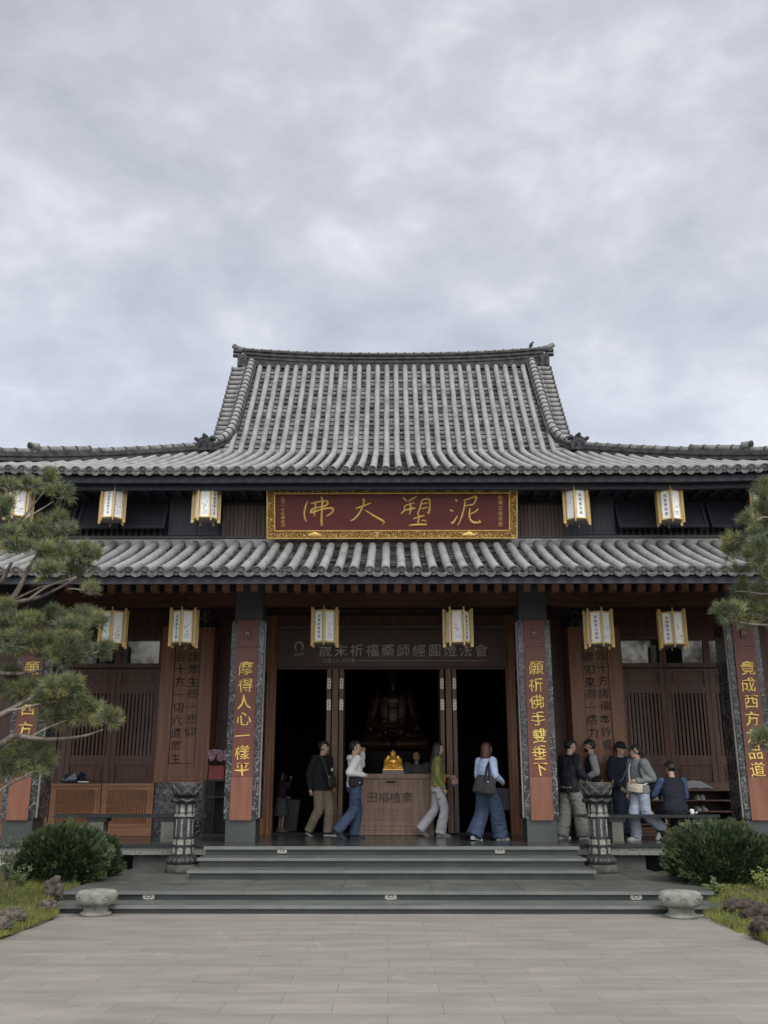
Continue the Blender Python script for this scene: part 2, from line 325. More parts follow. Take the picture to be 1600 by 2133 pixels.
# ------------------------------------------------------------------ mesh helpers
def rotz(a): return Matrix.Rotation(a, 4, 'Z')
class MB:
    def __init__(s): s.v = []; s.f = []; s.m = []; s.sm = []
    def add(s, vs, fs, mi=0, smooth=False):
        o = len(s.v); s.v += [Vector(v) for v in vs]
        for f in fs: s.f.append([i + o for i in f]); s.m.append(mi); s.sm.append(smooth)
        return s
    def box(s, x0, x1, y0, y1, z0, z1, mi=0, xf=None):
        vs = [Vector((x, y, z)) for x in (x0, x1) for y in (y0, y1) for z in (z0, z1)]
        if xf: vs = [xf @ v for v in vs]
        return s.add(vs, [(0, 1, 3, 2), (4, 6, 7, 5), (0, 4, 5, 1), (2, 3, 7, 6), (0, 2, 6, 4), (1, 5, 7, 3)], mi)
    def hexa(s, a, mi=0):       # 8 corners: bottom loop 0-3, top loop 4-7
        return s.add(a, [(0, 3, 2, 1), (4, 5, 6, 7), (0, 1, 5, 4), (1, 2, 6, 5), (2, 3, 7, 6), (3, 0, 4, 7)], mi)
    def bar(s, p0, p1, w, h, mi=0, up=Vector((0, 0, 1))):
        p0 = Vector(p0); p1 = Vector(p1); d = (p1 - p0).normalized()
        if abs(d.dot(up)) > 0.98: up = Vector((0, 1, 0))
        a = d.cross(up).normalized() * w / 2; b = a.cross(d).normalized() * h / 2
        return s.hexa([p0 - a - b, p0 + a - b, p1 + a - b, p1 - a - b, p0 - a + b, p0 + a + b, p1 + a + b, p1 - a + b], mi)
    def tube(s, pts, rad, n=8, mi=0, smooth=True, caps=True, flat=1.0, fdir=None):
        pts = [Vector(p) for p in pts]
        if not hasattr(rad, '__len__'): rad = [rad] * len(pts)
        vs = []; fs = []; u = None
        for i, p in enumerate(pts):
            d = (pts[min(i + 1, len(pts) - 1)] - pts[max(i - 1, 0)])
            d = d.normalized() if d.length > 1e-9 else Vector((0, 0, 1))
            if fdir is not None: u = d.cross(fdir).normalized()
            elif u is None:
                u = d.cross(Vector((0, 0, 1)) if abs(d.z) < 0.95 else Vector((1, 0, 0))).normalized()
            else:
                u = (u - d * u.dot(d)); u = u.normalized() if u.length > 1e-6 else d.orthogonal().normalized()
            w = d.cross(u)
            for k in range(n):
                a = 2 * pi * k / n
                vs.append(p + u * cos(a) * rad[i] + w * sin(a) * rad[i] * flat)
        for i in range(len(pts) - 1):
            for k in range(n):
                k2 = (k + 1) % n
                fs.append((i * n + k, i * n + k2, (i + 1) * n + k2, (i + 1) * n + k))
        if caps:
            fs.append(tuple(reversed(range(n)))); fs.append(tuple(range((len(pts) - 1) * n, len(pts) * n)))
        return s.add(vs, fs, mi, smooth)
    def lathe(s, prof, n=24, c=(0, 0, 0), mi=0, smooth=True, fn=None, a0=0.0):
        c = Vector(c); vs = []; fs = []
        for r, z in prof:
            for k in range(n):
                a = 2 * pi * k / n + a0
                rr, zz = (r, z) if fn is None else fn(r, z, a)
                vs.append(c + Vector((rr * cos(a), rr * sin(a), zz)))
        for i in range(len(prof) - 1):
            for k in range(n):
                k2 = (k + 1) % n
                fs.append((i * n + k, i * n + k2, (i + 1) * n + k2, (i + 1) * n + k))
        fs.append(tuple(reversed(range(n)))); fs.append(tuple(range((len(prof) - 1) * n, len(prof) * n)))
        return s.add(vs, fs, mi, smooth)
    def ell(s, c, r, n=14, m=9, mi=0, xf=None, smooth=True):
        vs = []; fs = []; c = Vector(c)
        for i in range(m + 1):
            t = pi * i / m
            for k in range(n):
                a = 2 * pi * k / n
                v = Vector((r[0] * sin(t) * cos(a), r[1] * sin(t) * sin(a), r[2] * cos(t)))
                vs.append((xf @ v if xf else v) + c)
        for i in range(m):
            for k in range(n):
                k2 = (k + 1) % n
                fs.append((i * n + k, (i + 1) * n + k, (i + 1) * n + k2, i * n + k2))
        return s.add(vs, fs, mi, smooth)
    def loft(s, rings, n=16, mi=0, smooth=True, xf=None):   # rings: (center, rx, ry)
        vs = []; fs = []
        for c, rx, ry in rings:
            for k in range(n):
                a = 2 * pi * k / n
                v = Vector(c) + Vector((rx * cos(a), ry * sin(a), 0)); vs.append(xf @ v if xf else v)
        for i in range(len(rings) - 1):
            for k in range(n):
                k2 = (k + 1) % n
                fs.append((i * n + k, i * n + k2, (i + 1) * n + k2, (i + 1) * n + k))
        fs.append(tuple(reversed(range(n)))); fs.append(tuple(range((len(rings) - 1) * n, len(rings) * n)))
        return s.add(vs, fs, mi, smooth)
    def grid(s, fn, nu, nv, mi=0, smooth=True):
        vs = [fn(i / nu, j / nv) for i in range(nu + 1) for j in range(nv + 1)]
        fs = [(i * (nv + 1) + j, (i + 1) * (nv + 1) + j, (i + 1) * (nv + 1) + j + 1, i * (nv + 1) + j + 1) for i in range(nu) for j in range(nv)]
        return s.add(vs, fs, mi, smooth)
    def mesh(s, name, mats, off=None):
        me = bpy.data.meshes.new(name)
        vs = s.v if off is None else [v - off for v in s.v]
        me.from_pydata([tuple(v) for v in vs], [], s.f)
        for x in (mats if isinstance(mats, (list, tuple)) else [mats]): me.materials.append(x)
        me.polygons.foreach_set('material_index', s.m); me.polygons.foreach_set('use_smooth', s.sm)
        me.update(); return me
    def build(s, name, mats, parent=None):
        off = wloc(parent) if parent else None
        o = bpy.data.objects.new(name, s.mesh(name, mats, off)); col.objects.link(o)
        if parent: o.parent = parent
        return o
def wloc(o):
    v = Vector((0, 0, 0))
    while o is not None: v = v + o.location; o = o.parent
    return v
def tag(o, label=None, cat=None, group=None, kind=None):
    if label: o['label'] = label
    if cat: o['category'] = cat
    if group: o['group'] = group
    if kind: o['kind'] = kind
    return o
def thing(name, label, cat, loc=(0, 0, 0), group=None, rz=0):
    o = bpy.data.objects.new(name, None); o.empty_display_size = 0.1; col.objects.link(o)
    o.location = loc; o.rotation_euler = (0, 0, rz)
    return tag(o, label, cat, group)
def link_mesh(name, me, parent=None):
    o = bpy.data.objects.new(name, me); col.objects.link(o); o.parent = parent; return o
def kids(o): return [c for c in bpy.data.objects if c.parent == o]
def copy_tree(o, parent=None):
    c = o.copy(); col.objects.link(c); c.parent = parent
    for ch in kids(o): copy_tree(ch, c)
    return c
_tc = {}
def text_mesh(body, size, ext=0.0, mt=None, space=1.0, bold=0.0, chs=1.0):
    key = (body, round(size, 4), ext, mt.name, space, bold, chs)
    if key in _tc: return _tc[key]
    c = bpy.data.curves.new('lettering', 'FONT'); c.body = body; c.size = size; c.extrude = ext; c.space_line = space; c.offset = bold
    c.space_character = chs; c.align_x = 'CENTER'; c.resolution_u = 3
    o = bpy.data.objects.new('lettering', c); col.objects.link(o)
    dg = bpy.context.evaluated_depsgraph_get()
    me = bpy.data.meshes.new_from_object(o.evaluated_get(dg))
    bpy.data.objects.remove(o); bpy.data.curves.remove(c)
    me.materials.clear(); me.materials.append(mt)
    xs = [v.co.x for v in me.vertices]; ys = [v.co.y for v in me.vertices]
    cx, cy = (min(xs) + max(xs)) / 2, (min(ys) + max(ys)) / 2
    for v in me.vertices: v.co.x -= cx; v.co.y -= cy
    me.update(); _tc[key] = me
    return me
# upright text facing the camera side (-Y): x -> +X, y -> +Z, z -> -Y
FACE = Matrix(((1, 0, 0, 0), (0, 0, -1, 0), (0, 1, 0, 0), (0, 0, 0, 1)))
def lettering(body, size, loc, parent, mt, ext=0.004, space=1.0, tilt=0.0, rz=0.0, bold=0.0, name='lettering', chs=1.0, wob=0.0):
    me = text_mesh(body, size, ext, mt, space, bold, chs).copy()
    M = Matrix.Translation(Vector(loc) - (wloc(parent) if parent else Vector())) @ rotz(rz) @ Matrix.Rotation(tilt, 4, 'X') @ FACE
    if wob:
        for v in me.vertices:
            p = Vector((v.co.x / size * 2.2, v.co.y / size * 2.2, 3.3)); d = noise.noise_vector(p)
            v.co.x += d.x * wob * size; v.co.y += (d.y + 0.45 * v.co.x / size) * wob * size
    me.transform(M)
    return link_mesh(name, me, parent)
# ================================================================== the setting
FZ = 0.625            # porch floor
LZ = 0.22             # landing
WY = 19.2             # front wall
PY = 16.65            # pillar faces
g = MB()
g.grid(lambda u, v: Vector(((u - 0.5) * 500, -150 + 500 * v, -0.02)), 8, 8)
ground = g.build('ground', mat('garden_soil', (0.06, 0.05, 0.035), (0.035, 0.03, 0.02), 2, 0.95, bump=0.5))
tag(ground, kind='structure')
pl = MB()
def edgeL(Y): return -4.04 - 0.03 * sin(Y * 1.3)
def plz(u, v):
    Y = -6 + 18.75 * u
    xl = edgeL(Y); xr = 3.84 + 0.02 * sin(Y * 1.7) 
    if Y > 12.2: xl -= (Y - 12.2) * 0.6; xr += (Y - 12.2) * 0.6
    return Vector((xl + (xr - xl) * v, Y, 0.0))
pl.grid(plz, 60, 4, smooth=False)
tag(pl.build('plaza', M_pave), kind='structure')

# ------------------------------------------------------------------ steps
steps = thing('entrance_steps', 'wide dark granite steps with a broad landing leading up to the temple porch', 'steps', (0, 12.6, 0))
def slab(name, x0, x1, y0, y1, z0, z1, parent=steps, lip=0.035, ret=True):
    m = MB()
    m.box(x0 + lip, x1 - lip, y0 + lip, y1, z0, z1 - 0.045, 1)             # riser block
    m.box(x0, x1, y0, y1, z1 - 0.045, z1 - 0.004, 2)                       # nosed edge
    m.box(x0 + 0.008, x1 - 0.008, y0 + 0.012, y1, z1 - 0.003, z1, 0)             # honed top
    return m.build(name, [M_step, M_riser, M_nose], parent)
LX0, LX1 = -4.28, 4.22
def seams(m, xs, y0, y1, z, skew=0.0):
    for x in xs: m.box(x - 0.003, x + 0.003, y0, y1, z, z + 0.0015, 0)
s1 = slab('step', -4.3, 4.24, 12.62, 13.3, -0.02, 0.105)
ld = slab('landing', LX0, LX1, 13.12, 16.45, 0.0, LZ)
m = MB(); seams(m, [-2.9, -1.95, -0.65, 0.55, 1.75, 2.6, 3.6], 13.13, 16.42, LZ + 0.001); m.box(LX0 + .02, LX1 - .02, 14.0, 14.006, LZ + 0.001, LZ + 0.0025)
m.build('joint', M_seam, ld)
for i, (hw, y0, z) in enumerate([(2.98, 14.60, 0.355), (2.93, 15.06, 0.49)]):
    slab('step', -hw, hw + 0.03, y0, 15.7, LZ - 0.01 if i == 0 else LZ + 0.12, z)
# recessed step lights in the risers
def step_light(x, y, z):
    m = MB()
    m.box(x - 0.075, x + 0.075, y - 0.012, y + 0.002, z - 0.036, z + 0.036, 0)
    m.box(x - 0.035, x + 0.035, y - 0.016, y - 0.012, z - 0.016, z + 0.016, 1)
    m.box(x - 0.025, x + 0.025, y - 0.020, y - 0.016, z - 0.009, z + 0.009, 0)
    for sx in (-1, 1):
        for sz in (-1, 1): m.box(x + sx * 0.062 - 0.006, x + sx * 0.062 + 0.006, y - 0.015, y - 0.012, z + sz * 0.025 - 0.006, z + sz * 0.025 + 0.006, 1)
    return m.build('step_light', [M_steel, M_seam], steps)
for px in (310, 814, 1325): step_light(XY(px, 1867, 13.15), 13.153, 0.15)
for px in (588, 1041): step_light(XY(px, 1774, 15.6), 15.588, 0.558)

# ------------------------------------------------------------------ the temple
hall = thing('temple_hall', 'dark timber temple hall with two tiers of grey tiled roof and red inscribed pillars', 'temple', (0, 19, 0))

p = MB()
p.box(-9.5, 9.5, 16.25, 30, FZ - 0.05, FZ - 0.003, 1)
p.box(-9.48, 9.48, 16.262, 30, FZ - 0.003, FZ, 0)
p.box(-2.93, 2.96, 15.6, 16.25, FZ - 0.05, FZ - 0.003, 1)
p.box(-2.93, 2.96, 15.612, 16.262, FZ - 0.003, FZ, 0)
p.box(-2.93, 2.96, 15.56, 15.6, FZ - 0.05, FZ - 0.002, 2)
platform = p.build('porch_floor', [M_floor, M_riser, M_nose], hall)
e_ = MB()
for x0, x1 in ((-9.5, -2.92), (2.95, 9.5)):
    e_.box(x0, x1, 16.29, 16.6, ZY(1781, 16.29), FZ - 0.053, 0)
e_.box(-2.9, 2.93, 15.595, 16.25, 0.40, FZ - 0.053, 1)
e_.build('edge_beam', [M_gran, M_riser], platform)
u_ = MB()
PZ = ZY(1781, 16.29) - 0.002
u_.box(-4.25, -2.8, 16.42, 16.6, -0.02, PZ, 0); u_.box(2.8, 4.2, 16.42, 16.6, -0.02, PZ, 0)
u_.box(-9.5, 9.5, 16.9, 17.1, -0.02, PZ, 1)
u_.build('plinth', [M_gran2, M_black], platform)
for x0, x1 in ((-9.5, -5.75), (5.7, 9.5)):
    w_ = MB(); w_.box(x0, x1, 16.4, 16.55, -0.02, PZ, 0); w_.build('plinth_panel', M_white, platform)

# ---- roofs
def sample(prof, ds):
    pts = [Vector((y, z)) for y, z in prof]; out = []; 
    seg = [(pts[i + 1] - pts[i]).length for i in range(len(pts) - 1)]; tot = sum(seg)
    n = max(2, int(round(tot / ds)))
    for k in range(n + 1):
        t = tot * k / n; i = 0
        while i < len(seg) - 1 and t > seg[i]: t -= seg[i]; i += 1
        out.append(pts[i].lerp(pts[i + 1], t / seg[i]))
    return out
def concave(p0, p1, sag, n=8):
    o = []
    for k in range(n + 1):
        t = k / n; a = Vector(p0).lerp(Vector(p1), t); o.append((a.x, a.y - sag * 4 * t * (1 - t)))
    return o
EY, EZ, BY, BZ, RY, RZ = 15.8, 6.90, 20.25, 8.84, 22.9, 12.30
low = concave((EY, EZ), (BY, BZ), 0.05); upp = concave((BY, BZ), (RY, RZ), 0.09)
mainprof = low + upp[1:]
lowprof = concave((14.45, 4.76), (16.93, 5.83), 0.05, 6)
def upturn(x): return 0.012 * max(0.0, abs(x) - 5) ** 2
CAPV = []
def roofpt(x, a, xf): return xf(x, a.x, a.y)
def cap_disc(mb, c, d, r):     # round eave tile with a rim and a raised flower, facing -d
    c = Vector(c); d = Vector(d).normalized(); u = d.cross(Vector((0, 0, 1))).normalized(); wv = u.cross(d)
    n = 16; prof = [(r * 1.04, 0.05), (r * 1.06, -0.012), (r * 0.93, -0.022), (r * 0.80, -0.010), (r * 0.72, -0.006), (r * 0.45, -0.008), (r * 0.36, -0.018), (r * 0.12, -0.020)]
    vs = []; fs = []
    for rr, o in prof:
        for k in range(n):
            a = 2 * pi * k / n
            q = rr * (1 + (0.10 * cos(8 * a) if 0.3 * r < rr < 0.75 * r else 0))
            vs.append(c + u * cos(a) * q + wv * sin(a) * q + d * o)
    for i in range(len(prof) - 1):
        for k in range(n):
            k2 = (k + 1) % n; fs.append((i * n + k, i * n + k2, (i + 1) * n + k2, (i + 1) * n + k))
    fs.append(tuple(range((len(prof) - 1) * n, len(prof) * n)))
    mb.add(vs, fs, 2, False)
def tile_row(mb, x, pts, xf, r, seglip, rnd):
    # half-round cover tiles, each a little wider at its lower end
    n = 9
    for i in range(len(pts) - 1):
        a = xf(x, *pts[i]); b = xf(x, *pts[i + 1]); d = (b - a)
        if d.length < 1e-5: continue
        d.normalize(); sv = xf(x + 1, *pts[i]) - xf(x, *pts[i]); sv.z = 0; sv.normalize(); nv = sv.cross(d).normalized()
        if nv.z < 0: nv = -nv
        j = rnd.uniform(-0.004, 0.004)
        r0 = r * (1 + seglip); r1 = r
        vs = []; fs = []
        for q, rr, o in ((a - d * 0.012, r0 * 0.9, 0), (a, r0, 0), (b, r1, 0)):
            for k in range(n):
                an = pi * (-0.12 + 1.24 * k / (n - 1))
                vs.append(q + sv * (cos(an) * rr + j) + nv * (sin(an) * rr + 0.035))
        for q in range(2):
            for k in range(n - 1): fs.append((q * n + k, q * n + k + 1, (q + 1) * n + k + 1, (q + 1) * n + k))
        mb.add(vs, fs, 0, True)
def pan_row(mb, x0, x1, pts, xf, rnd, sub):
    for i in range(len(pts) - 1):
        a0 = xf(x0, *pts[i]); a1 = xf(x1, *pts[i]); b0 = xf(x0, *pts[i + 1]); b1 = xf(x1, *pts[i + 1])
        sv = (a1 - a0).normalized(); d = (b0 - a0).normalized(); nv = sv.cross(d)
        if nv.z < 0: nv = -nv
        h = 0.034 + rnd.uniform(-0.006, 0.01); vs = []; nn = 4
        for k in range(nn + 1):
            t = k / nn; dip = -0.03 * 4 * t * (1 - t)
            lo_ = a0.lerp(a1, t); hi_ = b0.lerp(b1, t)
            vs += [lo_ + nv * (dip - 0.02), lo_ + nv * (dip + h) - d * 0.015, hi_ + nv * (dip + 0.002)]
        fs = []
        for k in range(nn): fs += [(3 * k, 3 * k + 3, 3 * k + 4, 3 * k + 1), (3 * k + 1, 3 * k + 4, 3 * k + 5, 3 * k + 2)]
        mb.add(vs, fs, 1, False)
def crescent(mb, x0, x1, xf, p0, p1):
    a0 = xf(x0, *p0); a1 = xf(x1, *p0); b = xf(x0, *p1); d = (b - a0); d.z *= 0.3; d.normalize()
    vs = []; n = 6
    for k in range(n + 1):
        t = k / n; q = a0.lerp(a1, t); dip = -0.035 * 4 * t * (1 - t)
        vs += [q - d * 0.03 + Vector((0, 0, dip + 0.035)), q - d * 0.035 + Vector((0, 0, dip - 0.03)), q - d * 0.02 + Vector((0, 0, dip - 0.03)), q + d * 0.05 + Vector((0, 0, dip + 0.03))]
    fs = []
    for k in range(n):
        for j in range(4): fs.append((4 * k + j, 4 * k + 4 + j, 4 * k + 4 + (j + 1) % 4, 4 * k + (j + 1) % 4))
    mb.add(vs, fs, 2, False)
def tile_field(mb, xs, prof_for, xf, r, ds, dpan, seglip, rnd):
    for i, x in enumerate(xs):
        pr = prof_for(x)
        if pr is None: continue
        pts = sample(pr, ds); tile_row(mb, x, pts, xf, r, seglip, rnd)
        a = xf(x, *pts[0]); b = xf(x, *pts[1]); d = b - a
        cap_disc(mb, a + Vector((0, 0, 0.045)) - d.normalized() * 0.02, d, r * 1.06)
    for i in range(len(xs) - 1):
        xm = (xs[i] + xs[i + 1]) / 2; pr = prof_for(xm)
        if pr is None: continue
        pan_row(mb, xs[i] + r * 0.5, xs[i + 1] - r * 0.5, sample(pr, dpan), xf, rnd, 4)
        pts = sample(pr, dpan); crescent(mb, xs[i] + r * 0.7, xs[i + 1] - r * 0.7, xf, pts[0], pts[1])
GX = 4.2
def cut(prof, ymax):
    o = [q for q in prof if q[0] < ymax]
    if len(o) == len(prof): return prof
    if not o: return None
    i = len(o); a = prof[i - 1]; b = prof[i]; t = (ymax - a[0]) / (b[0] - a[0])
    return o + [(ymax, a[1] + t * (b[1] - a[1]))]
def main_for(x):
    ax = abs(x)
    if ax < 3.86: return mainprof
    if ax < GX: return low
    pr = cut(low, BY - (ax - GX))
    return pr if pr and pr[-1][0] - pr[0][0] > 0.15 else None
CORN = GX + BY - EY
rnd = random.Random(3)
rf = MB()
S = 0.2405
xs = [(k - 0.5) * S + 0.05 for k in range(-36, 38)]
fx = lambda x, y, z: Vector((x, y, z + upturn(x) * max(0, 1 - (y - EY) / 3.2)))
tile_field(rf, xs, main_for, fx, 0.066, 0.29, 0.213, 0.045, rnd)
# side slopes below the gables
for sgn in (-1, 1):
    fs_ = lambda t, y, z, sg=sgn: Vector((sg * (CORN - (y - EY)), t, z + upturn(sg * CORN) * max(0, 1 - (y - EY) / 3.2) * min(1, abs(t - 22.9) / 7.1) ** 2))
    def side_for(t):
        dd = 7.1 - abs(t - 22.9); pr = cut(low, EY + dd)
        return pr if pr and pr[-1][0] - pr[0][0] > 0.15 else None
    tile_field(rf, [22.9 + (k - 0.5) * 0.26 for k in range(-26, 28)], side_for, fs_, 0.066, 0.45, 0.43, 0.07, rnd)
# back slope, plain courses
for a, b in zip(mainprof[:-1], mainprof[1:]):
    lim = lambda q: CORN - (q[0] - EY) if q[0] < BY else GX - 0.3
    rf.add([(-lim(a), 45.8 - a[0], a[1]), (lim(a), 45.8 - a[0], a[1]), (lim(b), 45.8 - b[0], b[1]), (-lim(b), 45.8 - b[0], b[1])], [(0, 1, 2, 3)], 1)
for a, b in zip(mainprof[:-1], mainprof[1:]):          # boarding under the tiles
    lim = lambda q: CORN - 0.1 - (q[0] - EY) if q[0] < BY else 3.85
    n_ = 30
    for k in range(n_):
        P = lambda q, t: Vector(((2 * t - 1) * lim(q), q[0] + 0.03, q[1] - 0.05 + upturn((2 * t - 1) * lim(q)) * max(0, 1 - (q[0] - EY) / 3.2)))
        rf.add([P(a, k / n_), P(a, (k + 1) / n_), P(b, (k + 1) / n_), P(b, k / n_)], [(0, 1, 2, 3)], 1)
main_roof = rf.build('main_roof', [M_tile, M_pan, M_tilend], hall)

def sweep(mb, path, w, z0, z1, mi=0):
    vs = []; fs = []
    for i, p in enumerate(path):
        d = path[min(i + 1, len(path) - 1)] - path[max(i - 1, 0)]; d.z = 0
        if d.length < 1e-6: d = Vector((0, 1, 0))
        d.normalize(); s_ = Vector((d.y, -d.x, 0)) * w / 2
        vs += [p - s_ + Vector((0, 0, z0)), p + s_ + Vector((0, 0, z0)), p + s_ + Vector((0, 0, z1)), p - s_ + Vector((0, 0, z1))]
    for i in range(len(path) - 1):
        for j in range(4): fs.append((4 * i + j, 4 * i + (j + 1) % 4, 4 * i + 4 + (j + 1) % 4, 4 * i + 4 + j))
    fs += [(3, 2, 1, 0), tuple(4 * (len(path) - 1) + j for j in range(4))]
    mb.add(vs, fs, mi, False)
def ridge_stack(mb, path, w, h, r, mi_top=1, ring=0.27, layers=4):
    for k in range(layers):
        z0 = h * k / layers; sweep(mb, path, w * (1.0 if k % 2 == 0 else 0.82), z0 + 0.002, z0 + h / layers, 0)
    top = [p + Vector((0, 0, h + r * 0.35)) for p in path]
    mb.tube(top, r, 10, mi_top)
    acc = 0
    for i in range(len(top) - 1):
        d = top[i + 1] - top[i]; 
        while acc < d.length:
            q = top[i] + d.normalized() * acc
            mb.tube([q - d.normalized() * 0.02, q + d.normalized() * 0.02], r * 1.13, 10, 0)
            acc += ring
        acc -= d.length
rd = MB()
path = [Vector((x, RY, RZ + 0.0 + 0.16 * (abs(x - 0.05) / 4.0) ** 2.4)) for x in [(-3.95 + 0.1 + k * 8.0 / 32 - 0.05) for k in range(33)]]
sweep(rd, path, 0.30, -0.2, 0.0, 0)
ridge_stack(rd, path, 0.34, 0.27, 0.075, 1, 0.24, 5)
for sg in (-1, 1):
    p_ = path[0] if sg < 0 else path[-1]
    rd.tube([p_ + Vector((0, 0, 0.30)), p_ + Vector((sg * 0.16, 0, 0.34)), p_ + Vector((sg * 0.30, 0, 0.44))], [0.085, 0.085, 0.07], 8, 1)
    rd.box(p_.x - 0.10 + sg * 0.0, p_.x + 0.10 + sg * 0.0, RY - 0.20, RY + 0.2, RZ - 0.16, RZ + 0.26, 0)
    rd.box(p_.x - 0.05 + sg * 0.08, p_.x + 0.05 + sg * 0.08, RY - 0.24, RY + 0.2, RZ - 0.10, RZ + 0.16, 0)
    for q in range(2): rd.tube([p_ + Vector((sg * 0.05, -0.1, 0.20 - 0.12 * q)), p_ + Vector((sg * 0.27, -0.1, 0.22 - 0.12 * q))], 0.055, 8, 0)
rd.build('ridge', [M_ridge, M_ridgecap], main_roof)

def onigawara(mb, c, s, d=Vector((0, -1, 0))):
    # ornamental ridge-end tile: shield with shoulders and three round knobs
    R = Matrix.Translation(c) @ rotz(atan2(d.x, -d.y)) @ Matrix.Scale(s, 4)
    prof = [(-0.5, 0), (0.5, 0), (0.52, 0.25), (0.62, 0.42), (0.46, 0.55), (0.40, 0.80), (0.20, 0.92), (-0.20, 0.92), (-0.40, 0.80), (-0.46, 0.55), (-0.62, 0.42), (-0.52, 0.25)]
    n = len(prof); vs = [R @ Vector((x, y, z)) for y in (-0.14, 0.14) for x, z in prof]
    mb.add(vs, [tuple(range(n)), tuple(reversed(range(n, 2 * n)))] + [(k, k + n, (k + 1) % n + n, (k + 1) % n) for k in range(n)], 0)
    for x, z in ((-0.52, 0.80), (0.52, 0.80), (0, 1.0)):
        mb.tube([R @ Vector((x, -0.22, z)), R @ Vector((x, 0.2, z))], 0.125 * s, 10, 0)
    for k in range(3):
        a = [(-0.30 + 0.08 * k, 0.12 + 0.1 * k), (-0.30 + 0.08 * k, 0.5 + 0.04 * k), (0, 0.72 - 0.03 * k), (0.30 - 0.08 * k, 0.5 + 0.04 * k), (0.30 - 0.08 * k, 0.12 + 0.1 * k)]
        mb.tube([R @ Vector((x, -0.15, z)) for x, z in a], 0.03 * s, 6, 0)
    mb.bar(R @ Vector((-0.5, -0.16, 0.06)), R @ Vector((0.5, -0.16, 0.06)), 0.08 * s, 0.08 * s, 0)
def prof_z(y, pr=mainprof):
    for a, b in zip(pr[:-1], pr[1:]):
        if a[0] <= y <= b[0]: return a[1] + (b[1] - a[1]) * (y - a[0]) / (b[0] - a[0])
    return pr[-1][1]
for sg in (-1, 1):
    dr = MB(); path = []
    for k in range(25):
        t = k / 24; y = RY - 0.05 + (BY - 0.08 - RY) * t
        x = 3.72 + 0.10 * t + 0.42 * max(0, (t - 0.72) / 0.28) ** 2
        path.append(Vector((sg * x + 0.05, y, prof_z(y) + 0.04 + 0.05 * (t > 0.9))))
    ridge_stack(dr, path, 0.28, 0.16, 0.092, 1, 0.2, 3)
    dr.build('descending_ridge', [M_ridge, M_tile], main_roof)
    vg = MB()
    for k in range(19):
        t = (k + 0.4) / 19; y = RY - 0.1 + (BY + 0.05 - RY) * t; z = prof_z(y) + 0.0
        x0 = 3.75; x1 = 4.22 - 0.02 * t
        vg.tube([(sg * x0 + 0.05, y, z + 0.04), (sg * (x0 + 0.2) + 0.05, y, z + 0.04)], 0.075, 9, 0)
        vg.tube([(sg * (x0 + 0.19) + 0.05, y, z + 0.04), (sg * x1 + 0.05, y, z + 0.04)], 0.068, 9, 0)
        vg.tube([(sg * (x1 - 0.03) + 0.05, y, z + 0.04), (sg * (x1 + 0.012) + 0.05, y, z + 0.04)], 0.08, 9, 1)
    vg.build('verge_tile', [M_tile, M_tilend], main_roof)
    hr = MB(); path = []
    for k in range(23):
        t = k / 22; y = BY - 0.05 + (EY + 0.1 - BY) * t; x = GX + (BY - y)
        path.append(Vector((sg * x, y, prof_z(y) + upturn(x) * max(0, 1 - (y - EY) / 3.2) + 0.02 + 0.13 * t * t)))
    ridge_stack(hr, path, 0.26, 0.19, 0.075, 1, 0.30, 4)
    i = 14
    up_ = [q + Vector((0, 0, 0.17)) for q in path[:i + 1]]
    ridge_stack(hr, up_[-5:], 0.2, 0.06, 0.08, 1, 0.3, 1)
    e0 = up_[-1]; dd = (path[i] - path[i - 1]).normalized()
    hr.tube([e0 - dd * 0.05 + Vector((0, 0, 0.13)), e0 + dd * 0.11 + Vector((0, 0, 0.15))], 0.10, 12, 1)
    hr.tube([e0 + dd * 0.11 + Vector((0, 0, 0.16)), e0 + dd * 0.14 + Vector((0, 0, 0.15))], [0.105, 0.07], 12, 0)
    hr.build('hip_ridge', [M_ridge, M_ridgecap], main_roof)
    on = MB(); onigawara(on, Vector((sg * 4.24 + 0.04, BY - 0.28, prof_z(BY - 0.25) + 0.09)), 0.37, Vector((sg * 0.25, -1, 0)))
    on.build('ridge_end_tile', mat('ridge_end_clay', (0.045, 0.047, 0.055), (0.025, 0.026, 0.03), 8, 0.8), main_roof)
    gw = MB()
    for a, b in zip(upp[:-1], upp[1:]):
        gw.add([(sg * 3.9, a[0], BZ), (sg * 3.9, b[0], BZ), (sg * 3.9, b[0], b[1]), (sg * 3.9, a[0], a[1])], [(0, 1, 2, 3)])
        gw.add([(sg * 3.9, 45.8 - a[0], BZ), (sg * 3.9, 45.8 - b[0], BZ), (sg * 3.9, 45.8 - b[0], b[1]), (sg * 3.9, 45.8 - a[0], a[1])], [(0, 1, 2, 3)])
    gw.build('gable_wall', M_navy, main_roof)
# eave boards and soffit of the main roof
ev = MB()
def eave_strip(mb, y0, y1, zf0, zf1, mi=0):
    n = 40; vs = []
    for k in range(n + 1):
        x = -CORN + 0.12 + (2 * CORN - 0.24) * k / n; u = upturn(x)
        vs += [Vector((x, y0, zf0 + u)), Vector((x, y1, zf0 + u)), Vector((x, y1, zf1 + u)), Vector((x, y0, zf1 + u))]
    fs = []
    for k in range(n):
        for j in range(4): fs.append((4 * k + j, 4 * k + (j + 1) % 4, 4 * k + 4 + (j + 1) % 4, 4 * k + 4 + j))
    fs += [(3, 2, 1, 0), (4 * n, 4 * n + 1, 4 * n + 2, 4 * n + 3)]
    mb.add(vs, fs, mi)
eave_strip(ev, 15.88, 15.96, 6.735, 6.885)
eave_strip(ev, 16.06, 16.14, 6.655, 6.80)
ev.build('eave_board', M_navy, main_roof)
so = MB()
so.box(-8.4, 8.4, 15.96, 17.2, 6.80, 6.84)
